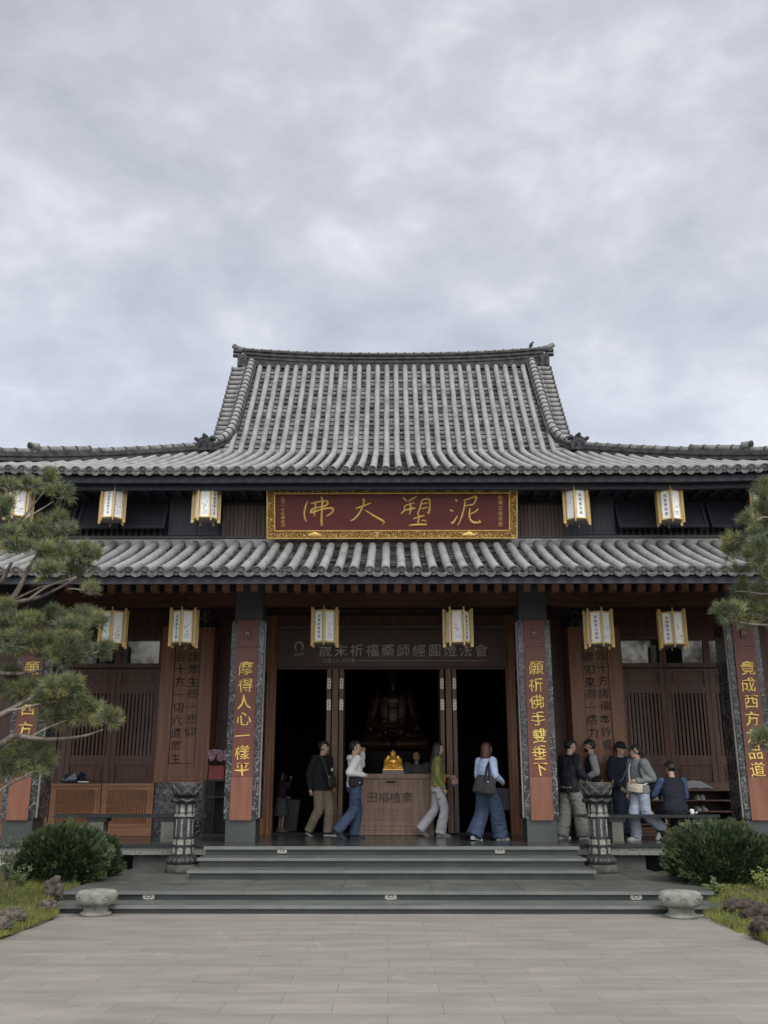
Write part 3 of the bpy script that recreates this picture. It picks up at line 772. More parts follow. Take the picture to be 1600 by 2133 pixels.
for k in range(-28, 29): so.box(k * 0.3 - 0.04, k * 0.3 + 0.04, 16.15, 17.0, 6.72, 6.8)
so.build('soffit', M_navy, main_roof)

# lower roof
lr = MB(); rnd = random.Random(5)
S2 = 0.254
xs2 = [(k - 0.5) * S2 + 0.06 for k in range(-35, 37)]
lf = lambda x, y, z: Vector((x, y, z))
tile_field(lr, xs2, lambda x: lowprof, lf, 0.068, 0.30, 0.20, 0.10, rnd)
for a, b in zip(lowprof[:-1], lowprof[1:]):
    lr.add([(-8.9, a[0] + 0.03, a[1] - 0.05), (9.0, a[0] + 0.03, a[1] - 0.05), (9.0, b[0] + 0.03, b[1] - 0.05), (-8.9, b[0] + 0.03, b[1] - 0.05)], [(0, 1, 2, 3)], 1)
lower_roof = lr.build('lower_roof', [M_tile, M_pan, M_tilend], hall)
ev2 = MB()
ev2.box(-9, 9.1, 14.5, 14.56, 4.60, 4.75)
ev2.box(-9, 9.1, 14.66, 14.72, 4.645, 4.72)
ev2.build('eave_board', M_navy, lower_roof)
rp = None
for k in range(-23, 24):
    x = (k + 0.5) * 0.2585 + 0.01
    if abs(x) > 6.6: continue
    if rp is None:
        b_ = MB(); b_.box(x - 0.064, x + 0.064, 16.56, 16.745, ZY(1230.5, 16.56), ZY(1217, 16.56)); rp = b_.build('rafter', M_rafter, lower_roof); x00 = x
    else:
        c_ = rp.copy(); col.objects.link(c_); c_.location.x = rp.location.x + x - x00
so2 = MB(); so2.hexa([(-9, 14.72, 4.77), (9, 14.72, 4.77), (9, 17.0, 5.30), (-9, 17.0, 5.30), (-9, 14.72, 4.80), (9, 14.72, 4.80), (9, 17.0, 5.33), (-9, 17.0, 5.33)])
so2.build('soffit', M_navy, lower_roof)

# ---- clerestory
CY = 17.0
zb, zt = ZY(1120, CY), 6.82
cl = MB()
cl.box(-8.5, 8.5, CY, CY + 0.15, zb - 0.35, zt, 0)
clere = cl.build('clerestory_wall', M_navyv, hall)
fl = MB()
fl.box(-8.5, 8.5, CY - 0.05, CY - 0.003, 5.8, zb - 0.035, 0)
fl.build('flashing', M_flash, clere)
sl = MB()
sl.box(-8.5, -3.1, CY - 0.09, CY - 0.004, zb - 0.03, zb + 0.02); sl.box(3.15, 8.5, CY - 0.09, CY - 0.004, zb - 0.03, zb + 0.02)
sl.box(-3.1, 3.15, CY - 0.06, CY - 0.004, zb - 0.02, zb + 0.02)
sl.build('sill', mat('grey_sill_wood', (0.09, 0.09, 0.095), None, 3, 0.6, stretch=WOODH), clere)
for px0, px1 in ((356, 459), (1170, 1276), (1580, 1660), (-40, 20)):
    c_ = MB(); c_.box(XY(px0, 1070, CY), XY(px1, 1070, CY), CY - 0.12, CY - 0.003, zb + 0.022, zt, 0)
    c_.box(XY((px0 + px1) / 2 + 8, 1070, CY) - 0.008, XY((px0 + px1) / 2 + 8, 1070, CY) + 0.008, CY - 0.125, CY - 0.12, zb + 0.03, zt, 1)
    c_.build('corner_post', [M_navyv, M_black], clere)
def shutter(px0, px1):
    x0 = XY(px0, 1090, CY) + 0.02; x1 = XY(px1, 1090, CY) - 0.02
    zt_, zb_ = ZY(1050, CY), ZY(1101, CY - 0.3)
    A = Vector((0, CY - 0.03, zt_)); B = Vector((0, CY - 0.30, zb_)); d = (B - A).normalized(); n_ = Vector((0, d.z, -d.y))
    if n_.y > 0: n_ = -n_
    m = MB()
    def pan(u0, u1, t0, t1, o0, o1, mi):
        P = lambda u, t, o: Vector((u, 0, 0)) + A.lerp(B, t) + n_ * o
        m.hexa([P(u0, t1, o0), P(u1, t1, o0), P(u1, t0, o0), P(u0, t0, o0), P(u0, t1, o1), P(u1, t1, o1), P(u1, t0, o1), P(u0, t0, o1)], mi)
    pan(x0, x1, 0, 1, 0, 0.02, 0)
    for u in (x0, x1 - 0.06): pan(u, u + 0.06, 0, 1, 0.021, 0.045, 1)
    for t in (0.0, 0.92): pan(x0 + 0.06, x1 - 0.06, t, t + 0.08, 0.021, 0.043, 1)
    return m.build('shutter', [M_navy, M_navyv], clere)
for a, b in ((-60, 72), (76, 166), (168, 258), (262, 354), (1278, 1371), (1373, 1466), (1468, 1560)): shutter(a, b)
for a, b in ((-60, 354), (1278, 1578)):
    x0, x1 = XY(a, 1110, CY), XY(b, 1110, CY); m = MB(); n_ = int((x1 - x0) / 0.115)
    m.box(x0, x1, CY - 0.012, CY - 0.003, zb + 0.02, zb + 0.55, 1)
    for k in range(n_): m.box(x0 + k * 0.115, x0 + k * 0.115 + 0.04, CY - 0.05, CY - 0.013, zb + 0.022, zb + 0.45, 0)
    m.build('lattice', [mat('lattice_bar', (0.05, 0.055, 0.08), None, 3, 0.6), M_black], clere)
for a, b in ((464, 560), (1075, 1171)):
    x0, x1 = XY(a, 1085, CY), XY(b, 1085, CY); m = MB(); n_ = 12; z1 = ZY(1054, CY)
    for k in range(n_):
        u = x0 + (x1 - x0) * k / n_; m.box(u + 0.004, u + (x1 - x0) / n_ - 0.004, CY - 0.05 - 0.004 * (k % 3), CY - 0.003, zb + 0.022, z1, 0)
    m.box(x0, x1, CY - 0.07, CY - 0.003, z1 + 0.002, z1 + 0.05, 1)
    m.build('plank_panel', [M_plank, M_navy], clere)

# ---- porch: beams, ceiling, pillars
pc = MB(); pc.box(-9, 9, 16.2, 22, 5.05, 5.12, 0); pc.build('porch_ceiling', M_navy, hall)
bm_ = MB()
bm_.box(-9, 9, PY + 0.1, PY + 0.4, ZY(1250, PY) + 0.0, ZY(1229, PY), 0)
bm_.box(-9, 9, PY + 0.14, PY + 0.36, ZY(1258, PY) + 0.0, ZY(1250, PY) - 0.002, 0)
bm_.box(-9, 9, PY + 0.12, PY + 0.3, ZY(1229, PY) + 0.002, 5.05, 1)
bm_.build('porch_beam', [M_redh, M_navy], hall)
LOGO = [(cos(a) * 1.0, sin(a) * 1.15) for a in [radians(-62 + 304 * k / 16) for k in range(17)]]
def emblem(parent, c, s, mt, y0):
    m = MB(); pts = []
    n = 20
    vs = []
    for k in range(n + 1):
        a = radians(-58 + 296 * k / n); th = 0.16 + 0.20 * sin(pi * k / n)
        o = Vector((cos(a), 0, sin(a) * 1.12)); i_ = Vector((cos(a) * (1 - th), 0, sin(a) * 1.12 * (1 - th * 0.95)))
        if abs(k - n / 2) <= 1: i_.z += 0.16 * (1 - abs(k - n / 2) * 0.6)
        for q in (o, i_):
            vs += [Vector(c) + Vector((q.x * s, y0, q.z * s)), Vector(c) + Vector((q.x * s, y0 + 0.006, q.z * s))]
    fs = []
    for k in range(n):
        b = 4 * k
        fs += [(b, b + 2, b + 6, b + 4), (b, b + 4, b + 5, b + 1), (b + 2, b + 3, b + 7, b + 6)]
    m.add(vs, fs, 0); return m.build('emblem', mt, parent)
def pillar(xc, text, skew):
    PT, PB = ZY(1292, PY), ZY(1706, PY)
    hw = 0.29; m = MB()
    m.box(xc - hw, xc + hw, PY, PY + 0.62, PB, PT, 0)                        # marble shaft
    m.box(xc - 0.25, xc + 0.25, PY + 0.03, PY + 0.56, PT, 5.05, 1)           # painted upper shaft
    pil = m.build('pillar', [M_marble, mat('painted_post', (0.060, 0.068, 0.075), (0.05, 0.057, 0.063), 2, 0.55)], hall)
    b = MB(); b.box(xc - 0.255, xc + 0.255, PY + 0.03, PY + 0.55, FZ + 0.001, PB, 0); b.build('pillar_base', M_base, pil)
    z1, z2 = ZY(1348, PY), ZY(1618, PY)
    bd = MB()
    bd.box(xc - 0.185, xc + 0.185, PY - 0.03, PY - 0.002, z1 + 0.006, PT, 0)
    bd.box(xc - 0.185, xc + 0.185, PY - 0.03, PY - 0.002, z2 + 0.006, z1, 0)
    bd.box(xc - 0.185, xc + 0.185, PY - 0.03, PY - 0.002, PB - 0.02, z2, 1)
    bd.build('couplet_board', [M_terra, M_terra_lit], pil)
    tr = MB(); sgn = 1 if xc < 0 else -1
    if abs(xc) < 4: tr.box(xc + sgn * (hw + 0.004), xc + sgn * (hw + 0.03), PY + 0.02, PY + 0.06, PB + 0.02, PT - 0.03, 0)
    else: tr.box(xc + sgn * (hw + 0.004), xc + sgn * (hw + 0.03), PY + 0.02, PY + 0.06, PB + 0.02, PT - 0.03, 0)
    tr.build('corner_strip', mat('pale_strip', (0.30, 0.27, 0.24), None, 3, 0.6), pil)
    em = MB(); zc_ = ZY(1321, PY); em.box(xc - 0.055, xc + 0.055, PY - 0.052, PY - 0.032, zc_ - 0.085, zc_ + 0.085, 0)
    em.box(xc - 0.045, xc + 0.045, PY - 0.058, PY - 0.053, zc_ - 0.075, zc_ + 0.075, 0)
    eb = em.build('emblem_plate', mat('brown_plate', (0.10, 0.035, 0.028), None, 3, 0.4), pil)
    emblem(pil, (xc, 0, zc_ - 0.01), 0.036, mat('pale_metal', (0.5, 0.46, 0.42), None, 4, 0.4), PY - 0.066)
    n = len(text); zs = [ZY(1392 + (1603 - 1392) * k / (n - 1), PY - 0.03) for k in range(n)]
    for k, ch in enumerate(text):
        lettering(ch, 0.255, (xc + random.uniform(-0.012, 0.012), PY - 0.036, zs[k]), pil, M_goldletter, 0.010, name='lettering', wob=0.13)
    return pil
XP = [XY(47, 1600, PY), XY(516, 1340, PY), XY(1113, 1340, PY), XY(1564, 1480, PY)]
for x, t in zip(XP, ('願生西方之剎', '摩得人心一樣平', '願祈佛手雙垂下', '竟成西方九品道')): pillar(x, t, 0)

# ---- front wall (at WY): bays of lattice doors, inscription boards, panels and the door opening
fw = MB()
DX0, DX1 = -2.32, 2.36
DTOP = ZY(1392, WY)
fw.box(-9, -2.75, WY + 0.08, WY + 0.2, FZ, 5.05, 0); fw.box(2.8, 9, WY + 0.08, WY + 0.2, FZ, 5.05, 0)
fw.box(-2.75, 2.8, WY + 0.08, WY + 0.2, DTOP, 5.05, 0)
front = fw.build('front_wall', M_door, hall)
jm = MB()
for sg in (-1, 1):
    o = 0.02
    jm.box(o + sg * 2.52 - 0.20, o + sg * 2.52 + 0.20, WY - 0.12, WY + 0.078, FZ + 0.001, 4.9, 0)
    jm.box(o + sg * 2.40 - 0.03, o + sg * 2.40 + 0.03, WY - 0.16, WY - 0.122, FZ + 0.001, 4.9, 0)
    jm.box(o + sg * 2.62 - 0.05, o + sg * 2.62 + 0.05, WY - 0.15, WY - 0.122, FZ + 0.001, 4.9, 0)
jm.box(-2.3, 2.34, WY - 0.1, WY + 0.078, DTOP - 0.03, 4.9, 1)
jm.box(-2.3, 2.34, WY - 0.13, WY - 0.102, ZY(1312, WY), ZY(1306, WY), 2)
jm.box(-2.3, 2.34, WY - 0.1, WY + 0.2, FZ + 0.001, FZ + 0.035, 3)
jm.build('door_frame', [M_board, M_door, mat('grey_rail', (0.13, 0.12, 0.12), None, 3, 0.5), M_black], hall)

def panelled(m, x0, x1, z0, z1, y, mi=0, inset=0.07):
    m.box(x0, x1, y, y + 0.03, z0, z1, mi)
    m.box(x0 + inset, x1 - inset, y - 0.018, y - 0.002, z0 + inset, z1 - inset, mi)
    for a in ((x0 + inset * 0.55, x0 + inset * 0.8, z0 + inset * 0.55, z1 - inset * 0.55), (x1 - inset * 0.8, x1 - inset * 0.55, z0 + inset * 0.55, z1 - inset * 0.55)):
        m.box(a[0], a[1], y - 0.012, y - 0.001, a[2], a[3], mi)
LZs = [ZY(v, WY) for v in (1630, 1588, 1578, 1442, 1434, 1398, 1385, 1333)]
def lattice_leaf(x0, x1):
    z0, z1, z2, z3, z4, z5 = LZs[0] - 0.12, LZs[1], LZs[2], LZs[3], LZs[4], LZs[5] + 0.03
    y = WY; m = MB(); st = 0.10
    m.box(x0, x0 + st, y - 0.03, y + 0.04, z0, z5); m.box(x1 - st, x1, y - 0.03, y + 0.04, z0, z5)
    for a, b in ((z0, z0 + 0.09), (z1 - 0.06, z2 + 0.04), (z3 - 0.02, z4 + 0.06), (z5 - 0.05, z5)):
        m.box(x0 + st, x1 - st, y - 0.026, y + 0.036, a, b)
    panelled(m, x0 + st, x1 - st, z0 + 0.09, z1 - 0.06, y)
    panelled(m, x0 + st, x1 - st, z4 + 0.06, z5 - 0.05, y)
    leaf = m.build('lattice_door', M_door, hall)
    s_ = MB(); n = 9; wv = (x1 - x0 - 2 * st) / n
    for k in range(n): s_.box(x0 + st + (k + 0.22) * wv, x0 + st + (k + 0.78) * wv, y - 0.02, y + 0.01, z2 + 0.04, z3 - 0.02, 0)
    s_.box(x0 + st, x1 - st, y + 0.04, y + 0.05, z2 + 0.04, z3 - 0.02, 1)
    s_.build('slat', [M_door, M_glass], leaf)
    return leaf
def transom(x0, x1, lit=0):
    z0, z1 = LZs[6] + 0.03, LZs[7]
    m = MB()
    m.box(x0, x1, WY - 0.03, WY + 0.04, z0 - 0.06, z0); m.box(x0, x1, WY - 0.03, WY + 0.04, z1, z1 + 0.08)
    m.box(x0, x0 + 0.06, WY - 0.03, WY + 0.04, z0, z1); m.box(x1 - 0.06, x1, WY - 0.03, WY + 0.04, z0, z1)
    m.box(x0, x1, WY - 0.045, WY - 0.031, z0 - 0.085, z0 - 0.06)
    t_ = m.build('transom_window', M_door, hall)
    q = MB(); dz_ = 0.05 * (z1 - z0); q.hexa([(x0 + 0.061, WY + 0.02, z0 + 0.001), (x1 - 0.061, WY + 0.02, z0 + 0.001), (x1 - 0.061, WY + 0.03, z0 + 0.001), (x0 + 0.061, WY + 0.03, z0 + 0.001), (x0 + 0.061, WY + 0.02 - dz_, z1 - 0.001), (x1 - 0.061, WY + 0.02 - dz_, z1 - 0.001), (x1 - 0.061, WY + 0.03 - dz_, z1 - 0.001), (x0 + 0.061, WY + 0.03 - dz_, z1 - 0.001)]); q.build('pane', M_glass, t_)
for sg in (-1, 1):
    xs_ = [4.66, 5.56, 6.46, 7.4]
    for a, b in zip(xs_[:-1], xs_[1:]):
        x0, x1 = sorted((sg * a, sg * b)); lattice_leaf(x0 + 0.004, x1 - 0.004); transom(x0 + 0.004, x1 - 0.004)
    # panelled wall between the door frame and the inscription board
    m = MB()
    x0, x1 = sorted((sg * 2.76 + 0.02, sg * 3.5 + 0.02))
    m.box(x0, x1, WY - 0.02, WY + 0.06, FZ, 4.9)
    for a, b in ((1.55, 2.6), (2.7, 3.6), (3.7, 4.5)): panelled(m, x0 + 0.08, x1 - 0.08, a, b, WY - 0.055, 0, 0.08)
    m.build('wall_panel', M_red, hall)
# inscription boards on the two side piers
BYF = 18.6
def inscription(sg, cols):
    za, zb_ = ZY(1630, BYF) if sg < 0 else ZY(1630, BYF), ZY(1306, BYF)
    x0, x1 = sorted((sg * 4.55 + 0.02, sg * 3.52 + 0.02)); xc = (x0 + x1) / 2
    m = MB()
    m.box(x0, x1, BYF + 0.05, WY - 0.01, za, zb_, 0)
    a = 0.26
    m.box(x0, x0 + a, BYF, BYF + 0.048, za, zb_, 0); m.box(x1 - a, x1, BYF, BYF + 0.048, za, zb_, 0)
    m.box(x0 + a + 0.002, x1 - a - 0.002, BYF + 0.002, BYF + 0.048, za, za + 0.34, 0)
    m.box(x0 + a + 0.015, x1 - a - 0.015, BYF + 0.02, BYF + 0.048, za + 0.36, zb_ - 0.05, 0)
    bd = m.build('inscription_board', M_board, hall)
    k = MB(); k.box(x0 + 0.01, x1 - 0.01, BYF + 0.03, WY, FZ + 0.001, za - 0.003, 0); k.build('marble_plinth', M_marble, bd)
    u = MB(); u.box(x0 + 0.1, x1 - 0.1, BYF + 0.1, WY, zb_ + 0.003, 5.05, 0); u.build('marble_pier', M_marble, bd)
    for dx, t, z1, z0, sz in cols:
        n = len(t)
        for q, ch in enumerate(t):
            z = ZY(z1 + (z0 - z1) * q / (n - 1), BYF)
            lettering(ch, sz, (xc + dx + random.uniform(-.01, .01), BYF + 0.0155, z), bd, M_ink, 0.003, wob=0.13)
inscription(-1, [(-0.13, '下合十方一切六道眾生', 1340, 1580, 0.205), (0.13, '與諸眾生同一悲仰', 1342, 1524, 0.215)])
inscription(1, [(0.13, '上合十方諸佛本妙覺心', 1338, 1578, 0.205), (-0.13, '與佛如來同一慈力', 1342, 1526, 0.215)])

# folded door leaves standing open beside the middle opening
def leafbox(px0, px1, Y, tall=True, hz=True):
    pxm = 1500
    x0, x1 = XY(px0, pxm, Y), XY(px1, pxm, Y)
    m = MB(); m.box(x0, x1, Y, Y + 0.75, FZ + 0.037, DTOP - 0.032)
    lf_ = m.build('door_leaf', M_brown, hall); return lf_, x0, x1
for grp in (((680, 689, 19.12, 0), (691.5, 704, 19.02, 1), (706.5, 715, 19.10, 0)), ((918, 926, 19.12, 0), (930, 941.5, 19.02, 1), (944, 952, 19.10, 0))):
    for px0, px1, Y, mid in grp:
        lf_, x0, x1 = leafbox(px0, px1, Y)
        if not mid:
            for pz in (1424, 1468):
                h = MB(); z = ZY(pz, Y); h.box(x0 + 0.004, x1 - 0.004, Y - 0.012, Y - 0.002, z - 0.105, z + 0.105, 0)
                for dz in (-0.06, 0, 0.06): h.box((x0 + x1) / 2 - 0.012, (x0 + x1) / 2 + 0.012, Y - 0.015, Y - 0.012, z + dz - 0.01, z + dz + 0.01, 1)
                h.build('hinge', [M_hinge, M_seam], lf_)
            h = MB(); h.box(x0 - 0.01, x1 + 0.002, Y - 0.02, Y - 0.002, FZ + 0.04, FZ + 0.5, 0); h.build('kick_plate', mat('grey_plate', (0.11, 0.09, 0.08), None, 3, 0.5), lf_)
# the room behind the doors
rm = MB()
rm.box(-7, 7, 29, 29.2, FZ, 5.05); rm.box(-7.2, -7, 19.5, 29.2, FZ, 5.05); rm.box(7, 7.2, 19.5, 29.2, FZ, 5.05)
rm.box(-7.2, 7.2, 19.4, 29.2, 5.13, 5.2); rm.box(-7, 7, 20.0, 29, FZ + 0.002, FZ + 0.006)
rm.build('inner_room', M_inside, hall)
# outer side walls and back so that the hall is closed
ow = MB()
ow.box(-8.0, -7.8, 19.5, 29.6, FZ, 6.7); ow.box(7.8, 8.0, 19.5, 29.6, FZ, 6.7); ow.box(-8, 8, 29.4, 29.6, FZ, 6.7)
ow.build('side_wall', M_navyv, hall)
# ================================================================== signboard over the entrance
TILT = PITCH
sb_c = W(816.5, 1066.5, 16.55); sb_c = Vector((sb_c.x, 16.55, sb_c.z))
zc_sb = W(816, 1066.5, 16.55).z
depth_sb = (Vector((sb_c.x, 16.55, zc_sb)) - Vector((0, 0, HC))).dot(Vector((0, cos(PITCH), sin(PITCH))))
PXM = depth_sb / FPX                        # metres per picture pixel on the board
sign = thing('signboard', 'red signboard with four gilded characters in a carved gold frame above the lower roof', 'signboard', tuple(sb_c))
SR = Matrix.Translation(sb_c) @ Matrix.Rotation(TILT, 4, 'X')
hw, hh = 260.5 * PXM, 55.5 * PXM
m = MB(); fwid = 18 * PXM
for x0, x1, z0, z1 in ((-hw, hw, hh - fwid, hh), (-hw, hw, -hh, -hh + fwid), (-hw, -hw + fwid, -hh + fwid, hh - fwid), (hw - fwid, hw, -hh + fwid, hh - fwid)):
    m.box(x0, x1, -0.05, 0.05, z0, z1, 0, SR)
    # raised fillets at the outer and inner edge
e = 0.022
for k in (0.0, fwid - e):
    a, b = hw - k, hh - k
    m.box(-a, a, -0.066, -0.051, b - e, b, 1, SR); m.box(-a, a, -0.066, -0.051, -b, -b + e, 1, SR)
    m.box(-a, -a + e, -0.066, -0.051, -b + e, b - e, 1, SR); m.box(a - e, a, -0.066, -0.051, -b + e, b - e, 1, SR)
for x in (-0.618 * hw, 0.612 * hw):     # small carved bosses on the lower rail
    for dx, r_ in ((-0.09, 0.04), (-0.045, 0.055), (0, 0.07), (0.045, 0.055), (0.09, 0.04)):
        m.ell((x + dx, -0.055, -hh + 0.075 - abs(dx) * 0.1), (r_, 0.03, r_ * 0.9), 10, 6, 1, None)
        # moved into the board's plane below
n0 = len(m.v) - 2 * 5 * (7 * 10)
for i in range(n0, len(m.v)): m.v[i] = SR @ m.v[i]
m.build('frame', [M_filig, M_gold], sign)
m = MB(); m.box(-hw + fwid, hw - fwid, -0.01, 0.04, -hh + fwid, hh - fwid, 0, SR); m.build('panel', M_plaque, sign)
STROKES = {
 'fo': [[(290,152,5),(278,178,6),(268,222,6),(271,258,6),(282,276,3)], [(284,150,3),(292,160,3)], [(305,168,4),(345,158,6),(405,150,7),(410,164,7),(398,182,6),(355,190,5),(322,196,6)],
        [(322,196,6),(308,212,7),(304,226,6),(340,212,6),(395,196,6),(438,194,7),(444,208,6),(428,228,6),(398,244,4)], [(336,158,5),(334,195,5),(326,246,6)], [(370,122,4),(378,150,7),(374,200,6),(371,255,7),(372,304,9)]],
 'da': [[(573,198,4),(598,190,7),(632,178,6),(666,164,5)], [(618,136,5),(626,150,7),(618,185,6),(596,228,6),(566,262,6),(541,272,4)], [(628,206,3),(662,228,6),(704,254,8),(738,272,9),(743,284,7),(732,292,3)]],
 'su': [[(857,131,4),(870,146,6),(880,154,4)], [(940,124,4),(915,138,6),(884,156,5)], [(864,182,4),(895,172,5),(926,163,4)], [(868,180,4),(862,206,5)], [(843,232,4),(862,210,5),(896,202,6),(930,194,5)], [(897,160,4),(902,190,6),(900,215,6),(893,240,4)],
        [(968,146,4),(962,180,6),(950,215,5),(938,234,3)], [(966,148,4),(990,140,6),(1014,140,7),(1016,180,6),(1010,228,7),(998,222,3)], [(966,172,4),(1006,164,5)], [(962,200,4),(1004,192,5)],
        [(914,260,4),(945,250,6),(984,240,5)], [(948,228,4),(950,255,6),(944,290,5)], [(890,299,5),(930,294,6),(975,294,7),(1000,294,6)], [(966,270,4),(985,268,5),(995,278,4)]],
 'ni': [[(1166,140,5),(1174,150,9),(1180,156,5)], [(1134,206,5),(1146,214,7),(1158,212,3)], [(1140,282,5),(1150,288,7),(1164,268,6),(1180,240,3)], [(1214,152,4),(1246,140,6),(1284,126,8),(1295,130,7),(1286,156,6),(1272,178,5)],
        [(1226,184,4),(1250,178,5),(1274,176,5)], [(1226,152,4),(1221,190,6),(1208,240,6),(1192,282,5),(1178,302,3)], [(1302,200,5),(1290,216,6),(1266,228,5),(1248,232,3)], [(1254,194,4),(1250,232,6),(1252,262,7),(1270,282,8),(1300,284,8),(1316,280,7),(1306,266,3)]]}
def sbpt(zx, zy): # zoomed reading of the board -> board plane
    px = 540 + zx * 0.35; py = 990 + zy * 0.35
    return (px - 816.5) * PXM, (1066.5 - py) * PXM
for nm, sts in STROKES.items():
    m = MB()
    for st in sts:
        pts = []; rad = []
        for i in range(len(st) - 1):
            for t in (0, 0.34, 0.67):
                q = [st[i][j] + (st[i + 1][j] - st[i][j]) * t for j in range(3)]
                x, z = sbpt(q[0], q[1]); pts.append(Vector((x, -0.014, z))); rad.append(q[2] * 0.35 * PXM * 1.12)
        x, z = sbpt(st[-1][0], st[-1][1]); pts.append(Vector((x, -0.014, z))); rad.append(st[-1][2] * 0.35 * PXM)
        s0 = 2 if len(pts) > 6 else 1
        sm_ = [pts[0]] + [(pts[k - 1] + pts[k] * 2 + pts[k + 1]) / 4 for k in range(1, len(pts) - 1)] + [pts[-1]]
        m.tube([SR @ q for q in sm_], rad, 8, 0)
    m.build('lettering', M_gold, sign)
def sb_small(txt, px, y0, y1, sz):
    n = len(txt)
    for k, ch in enumerate(txt):
        py = y0 + (y1 - y0) * k / (n - 1)
        p_ = SR @ Vector(((px - 816.5) * PXM, -0.011, (1066.5 - py) * PXM))
        lettering(ch, sz, p_, sign, M_gold, 0.004, tilt=TILT, wob=0.08)
sb_small('二〇一七年佛誕日', 589.5, 1037, 1094, 0.068)
sb_small('台灣文化資產', 1042, 1036, 1092, 0.088)
# two struts from the wall
m = MB()
for x in (-1.6, 1.6): m.bar((sb_c.x + x, 16.62, sb_c.z + 0.2), (sb_c.x + x, 17.0, sb_c.z + 0.35), 0.04, 0.04)
m.build('bracket', M_black, sign)

# ================================================================== banner over the doors
BN = WY - 0.2
b0 = W(575, 1390, BN); b1 = W(1056, 1312, BN)
ban = thing('banner', 'dark maroon vinyl banner with pale print stretched over the temple doors', 'banner', (0.02, BN, b0.z))
m = MB()
def bf(u, v): 
    x = -2.28 + 4.62 * u
    return Vector((x, BN + 0.012 * sin(u * 9) * (v - 0.5) + 0.004 * sin(u * 37), b0.z + 0.02 + (b1.z - b0.z - 0.02) * v - 0.015 * sin(pi * u) * (1 - v)))
m.grid(bf, 48, 6); k0 = len(m.v); m.grid(lambda u, v: bf(1 - u, v) + Vector((0, 0.006, 0)), 48, 6)
m.build('sheet', M_banner, ban)
for k, ch in enumerate('歲末祈福藥師經圓燈法會'):
    p_ = W(678 + (1003 - 678) * k / 10, 1355, BN - 0.012); lettering(ch, 0.27, (p_.x, BN - 0.018, p_.z), ban, M_bantxt, 0.001, wob=0.07)
p_ = W(706, 1376, BN); lettering('二零二六 丙午年', 0.092, (p_.x, BN - 0.018, p_.z), ban, M_bantxt, 0.001)
p_ = W(623, 1363, BN); lettering('北后寺', 0.07, (p_.x, BN - 0.018, p_.z), ban, M_bantxt, 0.001, wob=0.1)
p_ = W(623, 1347, BN); emblem(ban, (p_.x, 0, p_.z), 0.093, M_bantxt, BN - 0.02)
a_, b_ = W(745, 1376, BN), W(1016, 1377, BN); m = MB(); m.box(a_.x, b_.x, BN - 0.02, BN - 0.017, a_.z - 0.005, a_.z + 0.003); m.build('printed_line', M_bantxt, ban)

# ================================================================== hanging lanterns
def make_lantern():
    root = thing('hanging_lantern', 'hexagonal white paper lantern', 'lantern')
    R, H = 0.212, 0.525
    f = MB()
    for z in (-H / 2, H / 2):                              # hexagon rails
        for k in range(6):
            a0, a1 = pi / 3 * k, pi / 3 * (k + 1)
            f.bar((R * cos(a0), R * sin(a0), z), (R * cos(a1), R * sin(a1), z), 0.022, 0.022)
    for k in range(6):                                    # inner mullions beside the fins
        for d in (-1, 1):
            a = pi / 3 * k + d * 0.115; q = Vector((cos(a), sin(a), 0)) * (R * 0.995 * cos(pi / 6) / cos(((a + pi / 6) % (pi / 3)) - pi / 6 if False else (pi / 6 - 0.115)))
            f.bar(q + Vector((0, 0, -H / 2)), q + Vector((0, 0, H / 2)), 0.012, 0.012)
    f.build('frame', M_lgold, root)
    for k in range(6):                                    # slatted fins at the six corners
        a = pi / 3 * k; d = Vector((cos(a), sin(a), 0)); m = MB()
        for q in range(3):
            c_ = d * (R + 0.010 + q * 0.017); m.bar(c_ + Vector((0, 0, -H / 2 - 0.07)), c_ + Vector((0, 0, H / 2 + 0.07)), 0.011, 0.011)
        for z in (-H / 2 - 0.035, H / 2 + 0.035): m.bar(d * (R - 0.01) + Vector((0, 0, z)), d * (R + 0.05) + Vector((0, 0, z)), 0.009, 0.018)
        m.build('fin', M_lgold, root)
    pp = []
    for k in range(6):
        a = pi / 3 * (k + 0.5); m = MB(); ap = R * cos(pi / 6) - 0.004; hwp = R * 0.5 - 0.012
        X = rotz(a - pi / 2 + pi)      # panel faces outward along angle a
        Rm = rotz(a + pi / 2)
        m.box(-hwp, hwp, -ap, -ap + 0.004, -H / 2 + 0.008, H / 2 - 0.008, 0, Rm)
        pp.append((m.build('paper_panel', M_paper if k % 2 == 0 else M_paint, root), Rm, ap))
    b = MB(); b.lathe([(R * 0.95, H / 2 + 0.012), (R * 0.93, H / 2 + 0.03)], 6); b.build('top_plate', mat('grey_plate_wood', (0.20, 0.18, 0.15), None, 4, 0.6), root)
    b = MB(); b.lathe([(R * 0.93, -H / 2 - 0.03), (R * 0.95, -H / 2 - 0.012)], 6)
    for k in range(3):
        a = pi / 3 * (2 * k); b.tube([(0.12 * cos(a), 0.12 * sin(a), -H / 2 - 0.03), (0.12 * cos(a), 0.12 * sin(a), -H / 2 - 0.065)], 0.012, 6)
    b.build('base_plate', mat('grey_plate_wood', (0.20, 0.18, 0.15), None, 4, 0.6), root)
    return root, pp
lan0, lanpp = make_lantern()
pm = [(c.name.split('.')[0], c.data, c.matrix_local.copy()) for c in kids(lan0)]
def cord(parent, l):
    m = MB(); m.tube([(0, 0, 0.28), (0, 0, 0.28 + l)], 0.006, 5)
    for k in range(3):
        a = 2 * pi * k / 3; m.tube([(0.15 * cos(a), 0.15 * sin(a), 0.28), (0, 0, 0.40)], 0.004, 4)
    o = bpy.data.objects.new('cord', m.mesh('cord', M_black)); col.objects.link(o); o.parent = parent
first = [True]
FRONT = 4     # panel whose outward angle is -90 deg at zero turn (k=4: 60*(4.5)=270 deg)
